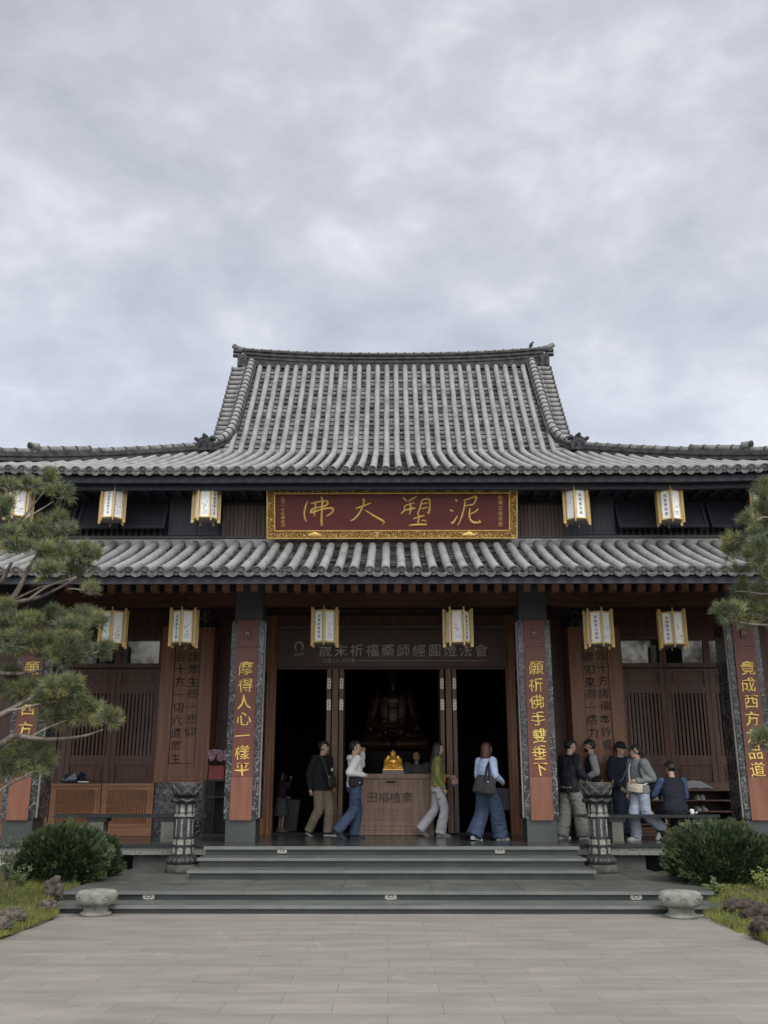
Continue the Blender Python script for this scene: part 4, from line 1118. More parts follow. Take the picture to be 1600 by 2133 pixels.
def lantern(px, py, Y, turn, text, label, group, cl, tp=None, art=None):
    c = W(px, py, Y)
    if first[0]: root = lan0; first[0] = False
    else: root = copy_tree(lan0)
    tag(root, label, None, group)
    root.location = c; root.rotation_euler = (0, 0, radians(turn))
    for ch in kids(root):
        if ch.name.startswith('lettering') or ch.name.startswith('cord') or ch.name.startswith('painting'): bpy.data.objects.remove(ch)
    cord(root, cl)
    def put(body, kpan, mt, size, dx=0, z=0, space=1.0):
        a = pi / 3 * (kpan + 0.5); ap = 0.212 * cos(pi / 6) - 0.004
        me = text_mesh(body, size, 0.0008, mt, space, 0).copy()
        Mx = rotz(a + pi / 2) @ Matrix.Translation((dx, -ap - 0.0016, z)) @ FACE; me.transform(Mx); link_mesh('lettering', me, root)
    if text:
        n = len(text); put('\n'.join(text), tp, M_ink, 0.43 / n * 0.78, 0, 0, 1.28 / 1.0 * 0.98)
    if art is not None:         # loose ink drawing: rock, reeds and a few lines of water
        rr = random.Random(int(px)); a = pi / 3 * (art + 0.5); ap = 0.212 * cos(pi / 6) - 0.004; m = MB(); Mx = rotz(a + pi / 2)
        x = rr.uniform(-0.03, 0.02); z = rr.uniform(-0.1, 0.02); pts = []
        for k in range(8):
            pts.append(Mx @ Vector((max(-0.07, min(0.07, x)), -ap - 0.001, z))); x += rr.uniform(-0.018, 0.022); z += rr.uniform(-0.012, 0.034)
        m.tube(pts, 0.0028, 4)
        for q in range(4):
            z = -0.20 + q * 0.022; m.tube([Mx @ Vector((-0.06 + 0.015 * q, -ap - 0.001, z)), Mx @ Vector((0.0, -ap - 0.001, z + 0.008)), Mx @ Vector((0.055, -ap - 0.001, z + 0.002))], 0.002, 4)
        for q in range(6):
            c_ = Mx @ Vector((rr.uniform(-0.05, 0.05), -ap - 0.0006, rr.uniform(-0.15, 0.05))); m.ell(c_, (0.012, 0.0012, 0.008), 6, 4, 0, Matrix.Rotation(a + pi / 2, 3, 'Z').to_4x4())
        m.build('painting', M_inkgrey, None).parent = root
    return root
UP, LO = 'lanterns hanging under the upper eave', 'lanterns hanging under the porch eave'
UY, LY = 16.3, 16.0
B = 'white paper lantern '
lantern(40, 1050, UY, 28, None, B + 'half hidden by the pine under the upper eave', UP, 0.3, 4, 4)
lantern(235, 1053, UY, -9, '南無慧威燈王佛', B + 'reading seven characters, left of the dark corner post under the upper eave', UP, 0.3, 4, 5)
lantern(430, 1053, UY, 4, '南無須彌光佛', B + 'blank pale front, beside the brown planks left of the signboard', UP, 0.3, 5, 4)
lantern(1201, 1055, UY, 12, '南無普光佛', B + 'five characters on its front, beside the brown planks right of the signboard', UP, 0.3, 4, 5)
lantern(1395, 1056, UY, 22, '南無普明佛', B + 'before the dark shutters between the right pine and the dark post', UP, 0.3, 3, 4)
lantern(1592, 1056, UY, 10, None, B + 'of which only a fin shows beside the right pine', UP, 0.3, 4, 4)
lantern(236, 1309, LY, 38, None, B + 'with landscape sides, touching the left pine under the porch eave', LO, 0.35, 3, 4)
lantern(383, 1308, LY, 30, '南無歡喜光佛', B + 'hanging before the left inscription board', LO, 0.35, 3, 4)
lantern(677, 1307, LY, 29, '南無功德華佛', B + 'hanging over the left end of the banner', LO, 0.35, 3, 4)
lantern(954, 1308, LY, -8, '南無水月光佛', B + 'hanging over the right end of the banner', LO, 0.35, 5, 4)
lantern(1247, 1310, LY, -26, '南無常光幢佛', B + 'hanging before the right inscription board', LO, 0.35, 4, 5)
lantern(1400, 1311, LY, 20, '南無觀世燈佛', B + 'hanging before the glazed transom of the right lattice doors', LO, 0.35, 3, 4)

# ================================================================== offering box and statues
oy = G(820, 1740.5, FZ).y
ob = thing('offering_box', 'brown wooden offering box with four carved characters in the temple doorway', 'offering box', (W(822, 1740, oy).x, oy, FZ))
m = MB(); xb0, xb1 = XY(746, 1740, oy), XY(905, 1740, oy); zt_ = ZY(1622, oy); xt0, xt1 = XY(754, 1620, oy) , XY(897, 1620, oy)
m.hexa([(xb0, oy, FZ + 0.002), (xb1, oy, FZ + 0.002), (xb1, oy + 0.6, FZ + 0.002), (xb0, oy + 0.6, FZ + 0.002), (xt0, oy + 0.03, zt_), (xt1, oy + 0.03, zt_), (xt1, oy + 0.55, zt_), (xt0, oy + 0.55, zt_)])
def ofr(px, py, d):  # point on the sloping front
    z = ZY(py, oy); t = (z - FZ) / (zt_ - FZ); return Vector((XY(px, py, oy), oy + 0.03 * t - d, z))
def fpanel(px0, px1, py0, py1, d0, d1, mi=0):
    a = [ofr(px0, py1, d0), ofr(px1, py1, d0), ofr(px1, py0, d0), ofr(px0, py0, d0)]; b = [ofr(px0, py1, d1), ofr(px1, py1, d1), ofr(px1, py0, d1), ofr(px0, py0, d1)]
    m.hexa(a + b, mi)
n = 20
for k in range(n):
    x0 = 765 + (867 - 765) * k / n; w_ = (867 - 765) / n
    fpanel(x0 + w_ * 0.1, x0 + w_ * 0.9, 1624, 1636, -0.004, 0.012); fpanel(x0 - 1 + w_ * 0.1, x0 - 1 + w_ * 0.9, 1688, 1709, -0.004, 0.012)
for k in range(5): fpanel(869 + k * 5, 873 + k * 5, 1626, 1709, -0.004, 0.008)
fpanel(763, 866.5, 1638, 1686.5, -0.004, 0.016)
for k in range(3): fpanel(750 - 2 * k, 899 + 2.5 * k, 1712 + k * 9.5, 1720.5 + k * 9.5, -0.004, 0.012 + 0.004 * k)
m.build('case', M_box, ob)
t_ = MB(); t_.box(xt0 - 0.02, xt1 + 0.02, oy - 0.02, oy + 0.6, zt_ + 0.002, ZY(1612, oy)); t_.build('top', M_box, ob)
m = MB(); fpanel(805, 824, 1627, 1631, 0.003, 0.02); m.build('coin_slot', M_black, ob)
for k, ch in enumerate('田福植廣'):
    p_ = ofr(775 + 24.3 * k, 1661.5, 0.019); lettering(ch, 0.215, p_, ob, mat('carved_dark_red', (0.085, 0.028, 0.022), None, 4, 0.6), 0.004, wob=0.06)
TOPZ = ZY(1612, oy)

def remesh(mb, vox, smooth=2, mats=None, name='body'):
    me = mb.mesh(name, mats or [M_black])
    o = bpy.data.objects.new(name, me); col.objects.link(o)
    md = o.modifiers.new('r', 'REMESH'); md.mode = 'VOXEL'; md.voxel_size = vox; md.use_smooth_shade = True
    if smooth:
        ms = o.modifiers.new('s', 'SMOOTH'); ms.iterations = smooth; ms.factor = 0.5
    dg = bpy.context.evaluated_depsgraph_get()
    r = bpy.data.meshes.new_from_object(o.evaluated_get(dg))
    bpy.data.objects.remove(o); bpy.data.meshes.remove(me)
    r.materials.clear()
    for x in (mats or [M_black]): r.materials.append(x)
    return r
def limb(mb, p0, p1, r0, r1, n=10):
    p0, p1 = Vector(p0), Vector(p1); d = (p1 - p0); l = d.length; d = d / l if l > 0 else Vector((0, 0, 1))
    pts = []; rr = []
    for k in range(4):
        a = pi / 2 * (1 - k / 3.0); pts.append(p0 - d * r0 * sin(a)); rr.append(max(0.002, r0 * cos(a)))
    for k in range(1, 4):
        t = k / 4; pts.append(p0.lerp(p1, t)); rr.append(r0 + (r1 - r0) * t)
    for k in range(4):
        a = pi / 2 * k / 3.0; pts.append(p1 + d * r1 * sin(a)); rr.append(max(0.002, r1 * cos(a)))
    mb.tube(pts, rr, n)
def seated(mb, s, robe=False):
    # seated cross-legged figure facing -Y, base at z = 0, about 1 unit tall
    S_ = lambda *v: tuple(q * s for q in v)
    def E(c, r, xf=None): mb.ell(S_(*c), S_(*r), 20, 12, 0, xf)
    if not robe:
        E((0, -0.10, 0.34), (0.27, 0.22, 0.24)); E((0, 0.0, 0.52), (0.24, 0.17, 0.16))      # belly and chest
        E((0, -0.04, 0.78), (0.105, 0.11, 0.13)); E((0, -0.06, 0.72), (0.12, 0.09, 0.07))
        for q in (-1, 1):
            E((q * 0.12, -0.02, 0.75), (0.022, 0.03, 0.075)); E((q * 0.07, -0.12, 0.735), (0.045, 0.04, 0.035))
            limb(mb, S_(q * 0.24, 0.0, 0.58), S_(q * 0.37, -0.06, 0.36), 0.085 * s, 0.07 * s); limb(mb, S_(q * 0.37, -0.06, 0.36), S_(q * 0.33, -0.22, 0.2), 0.062 * s, 0.05 * s)
            E((q * 0.32, -0.26, 0.17), (0.06, 0.06, 0.04))
            limb(mb, S_(q * 0.2, -0.08, 0.13), S_(q * 0.40, -0.22, 0.08), 0.12 * s, 0.08 * s); limb(mb, S_(q * 0.40, -0.22, 0.07), S_(q * 0.10, -0.33, 0.05), 0.075 * s, 0.05 * s)
            E((q * 0.38, 0.05, 0.26), (0.09, 0.1, 0.25))
        E((0, -0.155, 0.77), (0.02, 0.025, 0.022)); E((0, -0.145, 0.715), (0.05, 0.02, 0.016)); E((0, 0.02, 0.1), (0.46, 0.3, 0.1))
        for k in range(4):
            a = -0.5 + k * 0.33; limb(mb, S_(0.25, -0.2 + 0.02 * k, 0.5 - 0.09 * k), S_(0.40, -0.12, 0.43 - 0.08 * k), 0.018 * s, 0.018 * s)
            limb(mb, S_(-0.25, -0.2 + 0.02 * k, 0.5 - 0.09 * k), S_(-0.40, -0.12, 0.43 - 0.08 * k), 0.018 * s, 0.018 * s)
    else:
        E((0, 0.02, 0.40), (0.20, 0.14, 0.26)); E((0, 0, 0.56), (0.225, 0.12, 0.13)); E((0, -0.02, 0.72), (0.06, 0.06, 0.1)); E((0, -0.03, 0.86), (0.095, 0.105, 0.13)); E((0, 0.0, 0.98), (0.05, 0.05, 0.045))
        E((0, -0.13, 0.85), (0.016, 0.022, 0.035)); E((0, -0.12, 0.79), (0.03, 0.02, 0.01))
        for q in (-1, 1):
            E((q * 0.1, 0.0, 0.83), (0.015, 0.025, 0.07))
            limb(mb, S_(q * 0.22, 0.0, 0.60), S_(q * 0.30, -0.05, 0.34), 0.085 * s, 0.08 * s); limb(mb, S_(q * 0.30, -0.05, 0.34), S_(q * 0.10, -0.24, 0.20), 0.07 * s, 0.05 * s)
            limb(mb, S_(q * 0.28, -0.04, 0.32), S_(q * 0.36, -0.06, 0.14), 0.06 * s, 0.08 * s)
            limb(mb, S_(q * 0.14, -0.05, 0.14), S_(q * 0.42, -0.20, 0.09), 0.13 * s, 0.10 * s); limb(mb, S_(q * 0.42, -0.22, 0.08), S_(q * 0.06, -0.34, 0.07), 0.09 * s, 0.06 * s)
            for k in range(5): 
                x = 0.10 + 0.022 * k; limb(mb, S_(q * x, -0.135 + 0.008 * k, 0.62 - 0.01 * k), S_(q * (0.07 + 0.02 * k), -0.15, 0.28), 0.010 * s, 0.012 * s)
                a = 0.3 + 0.24 * k; limb(mb, S_(q * 0.18, -0.25, 0.13), S_(q * (0.22 + 0.055 * k), -0.30 + 0.03 * k, 0.02), 0.012 * s, 0.02 * s)
        for k in range(4): 
            z = 0.32 - 0.045 * k; mb.tube([S_(-0.15, -0.15 - 0.02 * k, z + 0.03), S_(0, -0.19 - 0.03 * k, z - 0.02), S_(0.15, -0.15 - 0.02 * k, z + 0.03)], 0.014 * s, 8)
        E((0, -0.05, 0.04), (0.46, 0.30, 0.06))
lb = thing('laughing_buddha_statue', 'small shiny gold laughing Buddha statue seated on top of the offering box', 'statue', (XY(819, 1600, oy + 0.25), oy + 0.25, TOPZ + 0.001))
cx_ = lb.location
pm_ = MB(); pm_.box(cx_.x - 0.205, cx_.x + 0.205, cx_.y - 0.2, cx_.y + 0.18, TOPZ + 0.001, TOPZ + 0.075, 0); pm_.build('pedestal', mat('grey_pedestal', (0.26, 0.22, 0.19), None, 5, 0.5), lb)
pm_ = MB(); pm_.box(cx_.x - 0.195, cx_.x + 0.195, cx_.y - 0.19, cx_.y + 0.17, TOPZ + 0.077, TOPZ + 0.094, 0); pm_.build('plinth', M_statuegold, lb)
sm_ = MB(); seated(sm_, 0.40); me = remesh(sm_, 0.006, 2, [M_statuegold], 'figure'); o = link_mesh('figure', me, lb); o.location = (0, 0.03, 0.094)
bb = thing('seated_buddha_statue', 'huge dark bronze seated Buddha statue in the gloom of the hall', 'statue', (0.07, 22.2, ZY(1566, 22.0)))
sm_ = MB(); seated(sm_, 2.06, True); sm_.v = [Vector((v.x * 0.82, v.y, v.z)) for v in sm_.v]; me = remesh(sm_, 0.02, 1, [M_bigbud], 'figure'); link_mesh('figure', me, bb)
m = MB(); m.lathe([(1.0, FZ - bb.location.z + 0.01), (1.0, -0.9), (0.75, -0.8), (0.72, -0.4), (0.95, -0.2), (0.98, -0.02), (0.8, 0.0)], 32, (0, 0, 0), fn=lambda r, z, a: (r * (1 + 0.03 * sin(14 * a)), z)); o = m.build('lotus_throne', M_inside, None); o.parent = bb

# ================================================================== carved stone lamp pillars with lotus bowls
def make_sutra():
    root = thing('lotus_pillar', 'dark carved pillar', 'stone pillar')
    m = MB(); m.lathe([(0.255, 0), (0.27, 0.02), (0.262, 0.06), (0.268, 0.1), (0.25, 0.115), (0.262, 0.13)], 40, fn=lambda r, z, a: (r * (1 + 0.012 * sin(8 * a) + 0.008 * sin(13 * a + 1)), z)); m.build('foot', mat('rough_dark_stone', (0.12, 0.12, 0.105), (0.05, 0.05, 0.047), 6, 0.9, bump=0.6), root)
    m = MB()
    def petal(r, z, a):
        t = (z - 0.13) / 0.14; q = abs(sin(9 * a + 0)) ** 0.6
        return (r * (0.93 + 0.09 * q * min(1, 4 * t * (1.15 - t))), z)
    m.lathe([(0.262, 0.132), (0.262, 0.15), (0.268, 0.17), (0.262, 0.2), (0.235, 0.235), (0.195, 0.262), (0.17, 0.275)], 108, fn=petal); m.build('lotus_base', M_bronze, root)
    m = MB()
    oc = lambda r0, z0, r1, z1: m.lathe([(r0, z0), (r1, z1)], 8, a0=pi / 8, smooth=False)
    oc(0.185, 0.276, 0.18, 0.40); oc(0.19, 0.402, 0.19, 0.415); oc(0.178, 0.417, 0.172, 0.52); oc(0.160, 0.522, 0.152, 0.862); oc(0.166, 0.864, 0.166, 0.925); oc(0.158, 0.927, 0.158, 1.075); oc(0.172, 1.077, 0.18, 1.10)
    m.build('shaft', M_bronze, root)
    m = MB()
    m.lathe([(0.12, 1.101), (0.19, 1.10), (0.245, 1.105), (0.25, 1.125), (0.22, 1.15), (0.17, 1.17), (0.12, 1.175)], 64, fn=lambda r, z, a: (r * (1 + 0.03 * max(0, cos(8 * a)) ** 3), z + (0.018 * cos(8 * a) if r > 0.21 else 0)))
    m.build('cloud_collar', M_bronze, root)
    m = MB()
    m.lathe([(0.10, 1.176), (0.19, 1.178), (0.235, 1.22), (0.252, 1.29), (0.258, 1.36), (0.258, 1.405), (0.24, 1.405), (0.23, 1.36), (0.15, 1.33), (0.02, 1.325)], 48)
    bw = m.build('lotus_bowl', M_bronze, root)
    m = MB()
    def rb(z): return 0.235 + (0.258 - 0.235) * min(1, (z - 1.22) / 0.14) + 0.004
    nP = 8
    for row, (zb_, zt_) in enumerate(((1.30, 1.40), (1.21, 1.325))):
        for k in range(nP):
            a = 2 * pi * (k + 0.5 * row) / nP; dA = pi / nP * 0.96
            for inner in (1.0, 0.62):
                pts = []
                for t in (-1, -0.5, 0, 0.5, 1):
                    aa = a + dA * t * inner; z = zb_ + (zt_ - zb_) * (1 - abs(t)) ** 0.8 * inner + (1 - inner) * 0.02
                    pts.append(Vector((rb(z) * cos(aa), rb(z) * sin(aa), z)))
                m.tube(pts, 0.0055, 5)
    m.tube([(0.26 * cos(2 * pi * k / 40), 0.26 * sin(2 * pi * k / 40), 1.402) for k in range(41)], 0.006, 5, caps=False)
    m.build('petal_outline', mat('worn_edge', (0.20, 0.20, 0.185), None, 8, 0.6), bw)
    # pale reliefs and inscriptions on the eight faces
    m = MB()
    for k in range(8):
        a = 2 * pi * k / 8
        Rm = rotz(a + pi / 2)
        ap = cos(pi / 8)
        def plate(r, z0, z1, hw_, arch, th=0.01):
            pts = [(-hw_, z0), (hw_, z0), (hw_, z1 - arch), (hw_ * 0.55, z1 - arch * 0.3), (0, z1), (-hw_ * 0.55, z1 - arch * 0.3), (-hw_, z1 - arch)]
            n = len(pts); vs = [Rm @ Vector((x, -r * ap - t, z)) for t in (0.0, th) for x, z in pts]
            m.add(vs, [tuple(reversed(range(n))), tuple(range(n, 2 * n))] + [(j, (j + 1) % n, (j + 1) % n + n, j + n) for j in range(n)])
        plate(0.158, 0.935, 1.065, 0.036, 0.035); plate(0.166, 0.868, 0.922, 0.055, 0.03, 0.012); plate(0.172, 0.432, 0.515, 0.05, 0.01); plate(0.18, 0.29, 0.39, 0.045, 0.03)
    m.build('relief', M_relief, root)
    return root
sut = make_sutra()
names7 = ['南無阿彌陀如來', '南無甘露王如來', '南無離怖畏如來', '南無廣博身如來', '南無妙色身如來', '南無寶勝如來', '南無多寶如來', '南無阿彌陀如來']
for k in range(8):
    a = 2 * pi * k / 8; t = names7[(k + 6) % 8]
    me = text_mesh('\n'.join(t), 0.30 / len(t) * 1.0, 0.002, M_sletter, 0.92, 0).copy()
    me.transform(rotz(a + pi / 2) @ Matrix.Translation((0, -0.1565 * cos(pi / 8) - 0.001, 0.69)) @ FACE); link_mesh('lettering', me, sut)
sut2 = copy_tree(sut)
for o, px, lab in ((sut, 374, 'dark carved octagonal pillar with a lotus bowl, before the slatted cabinets on the landing'), (sut2, 1257, 'dark carved octagonal pillar with a lotus bowl, before the people by the shoe rack')):
    q = G(px, 1819, LZ); o.location = (q.x, q.y + 0.15, LZ); o.scale = (0.96, 0.96, 0.97); o.rotation_euler = (0, 0, radians(-4 if px < 800 else 6)); tag(o, lab, None, 'carved lotus pillars on the landing')
# small taper candles standing in the right bowl
for px, py in ((1226, 1630), (1257, 1626), (1280, 1632)):
    q = W(px, 1634, sut2.location.y - 0.1); m = MB(); zz = LZ + 1.34
    m.tube([(q.x, q.y + 0.1, zz - 0.03), (q.x, q.y + 0.1, zz + 0.07)], 0.006, 6); o = m.build('incense_stick', mat('incense_brown', (0.3, 0.15, 0.06), None, 5, 0.7))
    tag(o, {1226: 'thin incense stick at the left rim of the right lotus bowl', 1257: 'thin incense stick in the middle of the right lotus bowl', 1280: 'thin incense stick at the right rim of the right lotus bowl'}[px], 'incense stick', 'incense sticks in the right lotus bowl')

# ================================================================== stone drum stools
def make_stool():
    root = thing('stone_stool', 'grey carved stone stool', 'stool')
    m = MB()
    m.lathe([(0.195, 0), (0.20, 0.025), (0.19, 0.038), (0.168, 0.044), (0.155, 0.065), (0.152, 0.115), (0.17, 0.14)], 36); m.build('base', M_stool, root)
    m = MB()
    def carve(r, z, a):
        t = max(0, 1 - abs(z - 0.235) / 0.09) 
        b = noise.noise(Vector((cos(a) * 4, sin(a) * 4, z * 14))) * 0.03 + 0.014 * sin(11 * a + 30 * z)
        return (r * (1 + t * b), z)
    m.lathe([(0.12, 0.135), (0.19, 0.137), (0.236, 0.158), (0.25, 0.195), (0.256, 0.24), (0.25, 0.285), (0.236, 0.315), (0.205, 0.330), (0.1, 0.335), (0.01, 0.335)], 60, fn=carve); m.build('seat', M_stool, root)
    m = MB()
    for k in range(9):
        a = 2 * pi * k / 9; pts = []
        for j in range(14):
            t = j / 13 * 4.6; rr = 0.028 * (1 - t / 6); aa = a + rr / 0.25 * cos(t) * 1.6; z = 0.235 + rr * sin(t) * 1.5
            pts.append(Vector((0.258 * cos(aa), 0.258 * sin(aa), z)))
        m.tube(pts, 0.007, 5)
    m.build('scroll_carving', M_stool, root)
    return root
st1 = make_stool(); st2 = copy_tree(st1)
for o, px, py, s_, lab in ((st1, 190, 1910, 0.97, 'grey carved stone stool by the grass left of the steps'), (st2, 1430, 1915, 1.0, 'grey carved stone stool beside the dark rocks right of the steps')):
    q = G(px, py, 0); o.location = (q.x, q.y + 0.18, 0.001); o.scale = (s_, s_, s_ * 0.9); o.rotation_euler = (0, 0, px * 0.01); tag(o, lab, None, 'carved stone stools flanking the steps')

# ================================================================== benches on the porch
def bench(px0, px1, legs, label):
    Y = 16.75; x0, x1 = XY(px0, 1700, Y), XY(px1, 1700, Y); zt_ = ZY(1697, Y)
    r = thing('porch_bench', label, 'bench', ((x0 + x1) / 2, Y, FZ), 'black benches along the porch edge')
    m = MB(); m.box(x0, x1, Y, Y + 0.36, zt_ - 0.05, zt_); m.build('seat', M_bench, r)
    for a, b in legs:
        m = MB(); u0, u1 = XY(a, 1730, Y), XY(b, 1730, Y); m.box(u0, u1, Y + 0.04, Y + 0.32, FZ + 0.001, zt_ - 0.115, 0); m.box(u0 - 0.05, u1 + 0.05, Y + 0.03, Y + 0.33, zt_ - 0.114, zt_ - 0.051, 1); m.build('leg', [M_benchleg, M_bench], r)
    return zt_
BZ1 = bench(112, 430, ((184, 213), (334, 360)), 'long black bench in front of the slatted cabinets')
bench(1197, 1500, ((1277, 1300), (1452, 1476)), 'long black bench behind the right bush, with a man in a vest sitting on it')

# ================================================================== low slatted cabinets, shelf, rack
def cabinet(px0, px1, py0, py1, label):
    Y = 18.55; x0, x1 = XY(px0, 1690, Y), XY(px1, 1690, Y); z0, z1 = FZ + 0.004, ZY(py0, Y)
    r = thing('slatted_cabinet', label, 'cabinet', ((x0 + x1) / 2, Y, FZ), 'slatted cabinets under the left lattice doors')
    m = MB(); m.box(x0, x1, Y + 0.03, Y + 0.5, z0, z1 - 0.05); m.box(x0, x1, Y, Y + 0.028, z0, z0 + 0.16)
    m.box(x0, x0 + 0.05, Y, Y + 0.028, z0 + 0.162, z1 - 0.05); m.box(x1 - 0.05, x1, Y, Y + 0.028, z0 + 0.162, z1 - 0.05); m.build('case', M_cab, r)
    m = MB(); m.box(x0 - 0.001, x1 + 0.001, Y - 0.03, WY - 0.05, z1 - 0.048, z1); m.build('top', M_cab, r)
    m = MB(); m.box(x0 + 0.052, x1 - 0.052, Y - 0.012, Y + 0.0, z0 + 0.165, z0 + 0.22); m.box(x0 + 0.052, x1 - 0.052, Y - 0.012, Y, z1 - 0.12, z1 - 0.052); m.box(x0 + 0.052, x0 + 0.11, Y - 0.012, Y, z0 + 0.222, z1 - 0.122); m.box(x1 - 0.11, x1 - 0.052, Y - 0.012, Y, z0 + 0.222, z1 - 0.122)
    n = 25
    for k in range(n):
        u = x0 + 0.115 + (x1 - x0 - 0.23) * (k + 0.2) / n; m.box(u, u + (x1 - x0 - 0.23) / n * 0.55, Y - 0.006, Y + 0.02, z0 + 0.222, z1 - 0.122)
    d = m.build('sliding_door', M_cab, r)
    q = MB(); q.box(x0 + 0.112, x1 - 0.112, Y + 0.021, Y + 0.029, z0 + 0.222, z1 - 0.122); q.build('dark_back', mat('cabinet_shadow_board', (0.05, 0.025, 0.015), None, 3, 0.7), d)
    return z1
cabinet(-8, 100, 1632, 1742, 'slatted reddish cabinet behind the left pine and pillar')
CZ = cabinet(102, 207, 1632, 1742, 'slatted reddish cabinet with the folded umbrellas lying on top')
cabinet(209, 317, 1632, 1742, 'slatted reddish cabinet next to the black marble plinth')
# bundle of folded umbrellas on the cabinet
um = thing('folded_umbrella', 'folded dark blue and white umbrella lying on the slatted cabinet', 'umbrella', (XY(150, 1628, 18.8), 18.8, CZ))
um['label'] = 'bunched folded dark blue and pale umbrella lying on the slatted cabinet'
rr = random.Random(4); m = MB()
for k in range(12):
    a = rr.uniform(-0.2, pi + 0.2); l = rr.uniform(0.13, 0.27); c0 = um.location + Vector((rr.uniform(-0.12, 0.12), rr.uniform(-0.08, 0.08), 0.03))
    tip = c0 + Vector((cos(a) * l * 1.1, rr.uniform(-0.05, 0.05), 0.04 + abs(sin(a)) * l * 0.55)); s_ = Vector((sin(a), 0.3, -cos(a) * 0.5)) * 0.05
    m.add([c0 - s_, c0 + s_, tip + s_ * 0.7, tip - s_ * 0.5, c0 + Vector((0, -0.03, 0.03)), tip + Vector((0, -0.02, 0.02))], [(0, 1, 5, 4) if False else (0, 4, 5, 3), (4, 1, 2, 5), (0, 3, 2, 1)], k % 3 != 0)
m.ell(um.location + Vector((0, 0, 0.04)), (0.24, 0.1, 0.045), 12, 6, 1)
m.build('canopy', [mat('pale_blue_cloth', (0.42, 0.50, 0.66), None, 5, 0.7), mat('navy_cloth', (0.018, 0.024, 0.05), None, 5, 0.7)], um)
m = MB(); m.tube([um.location + Vector((0.15, -0.1, 0.03)), um.location + Vector((0.36, -0.12, 0.028))], 0.013, 7); m.build('handle', M_paper, um)
# dark shelf with an orchid pot
sh = thing('dark_shelf', 'dark slatted shelf with open compartments beside the left inscribed pillar', 'shelf', (XY(455, 1690, 18.5), 18.5, FZ))
Y = 18.45; x0, x1 = XY(422, 1690, Y), XY(476, 1690, Y); z1 = ZY(1623, Y)
m = MB(); m.box(x0, x1, Y, Y + 0.4, z1 - 0.04, z1); m.box(x0, x0 + 0.03, Y, Y + 0.4, FZ + .002, z1 - 0.042); m.box(x1 - 0.03, x1, Y, Y + 0.4, FZ + .002, z1 - 0.042); m.box(x0 + 0.032, x1 - 0.032, Y, Y + 0.4, ZY(1662, Y), ZY(1659, Y)); m.box(x0 + 0.032, x1 - 0.032, Y + 0.38, Y + 0.4, FZ + .002, z1 - 0.042); m.box(x0 + 0.032, x1 - 0.032, Y, Y + 0.38, FZ + 0.002, FZ + 0.05)
for k in range(7): m.box(x0 + 0.035 + k * 0.027, x0 + 0.048 + k * 0.027, Y - 0.004, Y + 0.02, FZ + 0.052, z1 - 0.042)
m.build('case', mat('dark_shelf_wood', (0.032, 0.022, 0.026), None, 3, 0.5, stretch=WOODV), sh)
fp = thing('orchid_pot', 'red pot of pale pink orchids on the dark shelf', 'potted plant', (XY(452, 1623, 18.6), 18.6, z1 + 0.001))
m = MB(); m.box(-0.145, 0.145, -0.12, 0.12, 0, 0.215); m.box(-0.155, 0.155, -0.13, 0.13, 0.216, 0.245); m.build('pot', mat('red_glaze', (0.30, 0.03, 0.025), (0.2, 0.02, 0.02), 3, 0.35)).parent = fp
m = MB(); rr = random.Random(8); sm_ = MB()
for k in range(5):
    a = rr.uniform(-0.2, 0.2); pts = [Vector((0.03 * k - 0.06, 0, 0.24)), Vector((0.03 * k - 0.06 + a * 0.3, 0, 0.36)), Vector((0.03 * k - 0.06 + a * 0.7, -0.03, 0.44))]; sm_.tube(pts, 0.005, 5)
    for j in range(7):
        c_ = pts[2] + Vector((rr.uniform(-0.09, 0.09), rr.uniform(-0.04, 0.03), rr.uniform(-0.08, 0.08)))
        for q in range(5):
            b = 2 * pi * q / 5 + rr.random(); t_ = c_ + Vector((cos(b) * 0.028, -0.01, sin(b) * 0.028)); m.ell(t_, (0.018, 0.007, 0.018), 6, 4)
for k in range(9):
    a = rr.uniform(0, 2 * pi); b = Vector((cos(a) * 0.13, sin(a) * 0.08, 0.30 + rr.uniform(-0.02, 0.05))); sm_.tube([Vector((0, 0, 0.24)), b * 0.6 + Vector((0, 0, 0.13)), b], [0.012, 0.016, 0.004], 6, flat=0.3)
o = m.build('blossom', mat('orchid_pink', (0.52, 0.33, 0.40), (0.42, 0.2, 0.3), 9, 0.7)); o.parent = fp
o = sm_.build('foliage', mat('orchid_green', (0.03, 0.055, 0.02), None, 9, 0.6)); o.parent = fp
# shoe rack with shoes and a newspaper
RYk = 18.45
rk = thing('shoe_rack', 'open wooden shoe rack under the right lattice doors', 'shoe rack', (XY(1440, 1690, RYk), RYk, FZ))
x0, x1 = XY(1325, 1690, RYk), XY(1528, 1690, RYk)
shelves = [ZY(v, RYk) for v in (1643, 1666, 1689, 1716)]
m = MB(); m.box(x0 - 0.02, x1 + 0.02, RYk - 0.02, RYk + 0.6, shelves[0] - 0.04, shelves[0]); m.build('top', M_cab if False else mat('rack_wood', (0.17, 0.082, 0.05), (0.11, 0.053, 0.035), 2.2, 0.5, stretch=WOODH), rk)
MR = MATS['rack_wood']
m = MB()
for a, b in ((x0, x0 + 0.035), (x1 - 0.035, x1)): m.box(a, b, RYk, RYk + 0.5, FZ + 0.002, shelves[0] - 0.042)
m.box(x0 + 0.036, x1 - 0.036, RYk + 0.48, RYk + 0.5, FZ + 0.002, shelves[0] - 0.042); m.build('case', mat('rack_dark_wood', (0.055, 0.03, 0.024), None, 2, 0.6, stretch=WOODV), rk)
for z in shelves[1:]:
    m = MB(); m.box(x0 + 0.036, x1 - 0.036, RYk + 0.002, RYk + 0.478, z - 0.025, z); m.build('shelf', MR, rk)
m = MB()
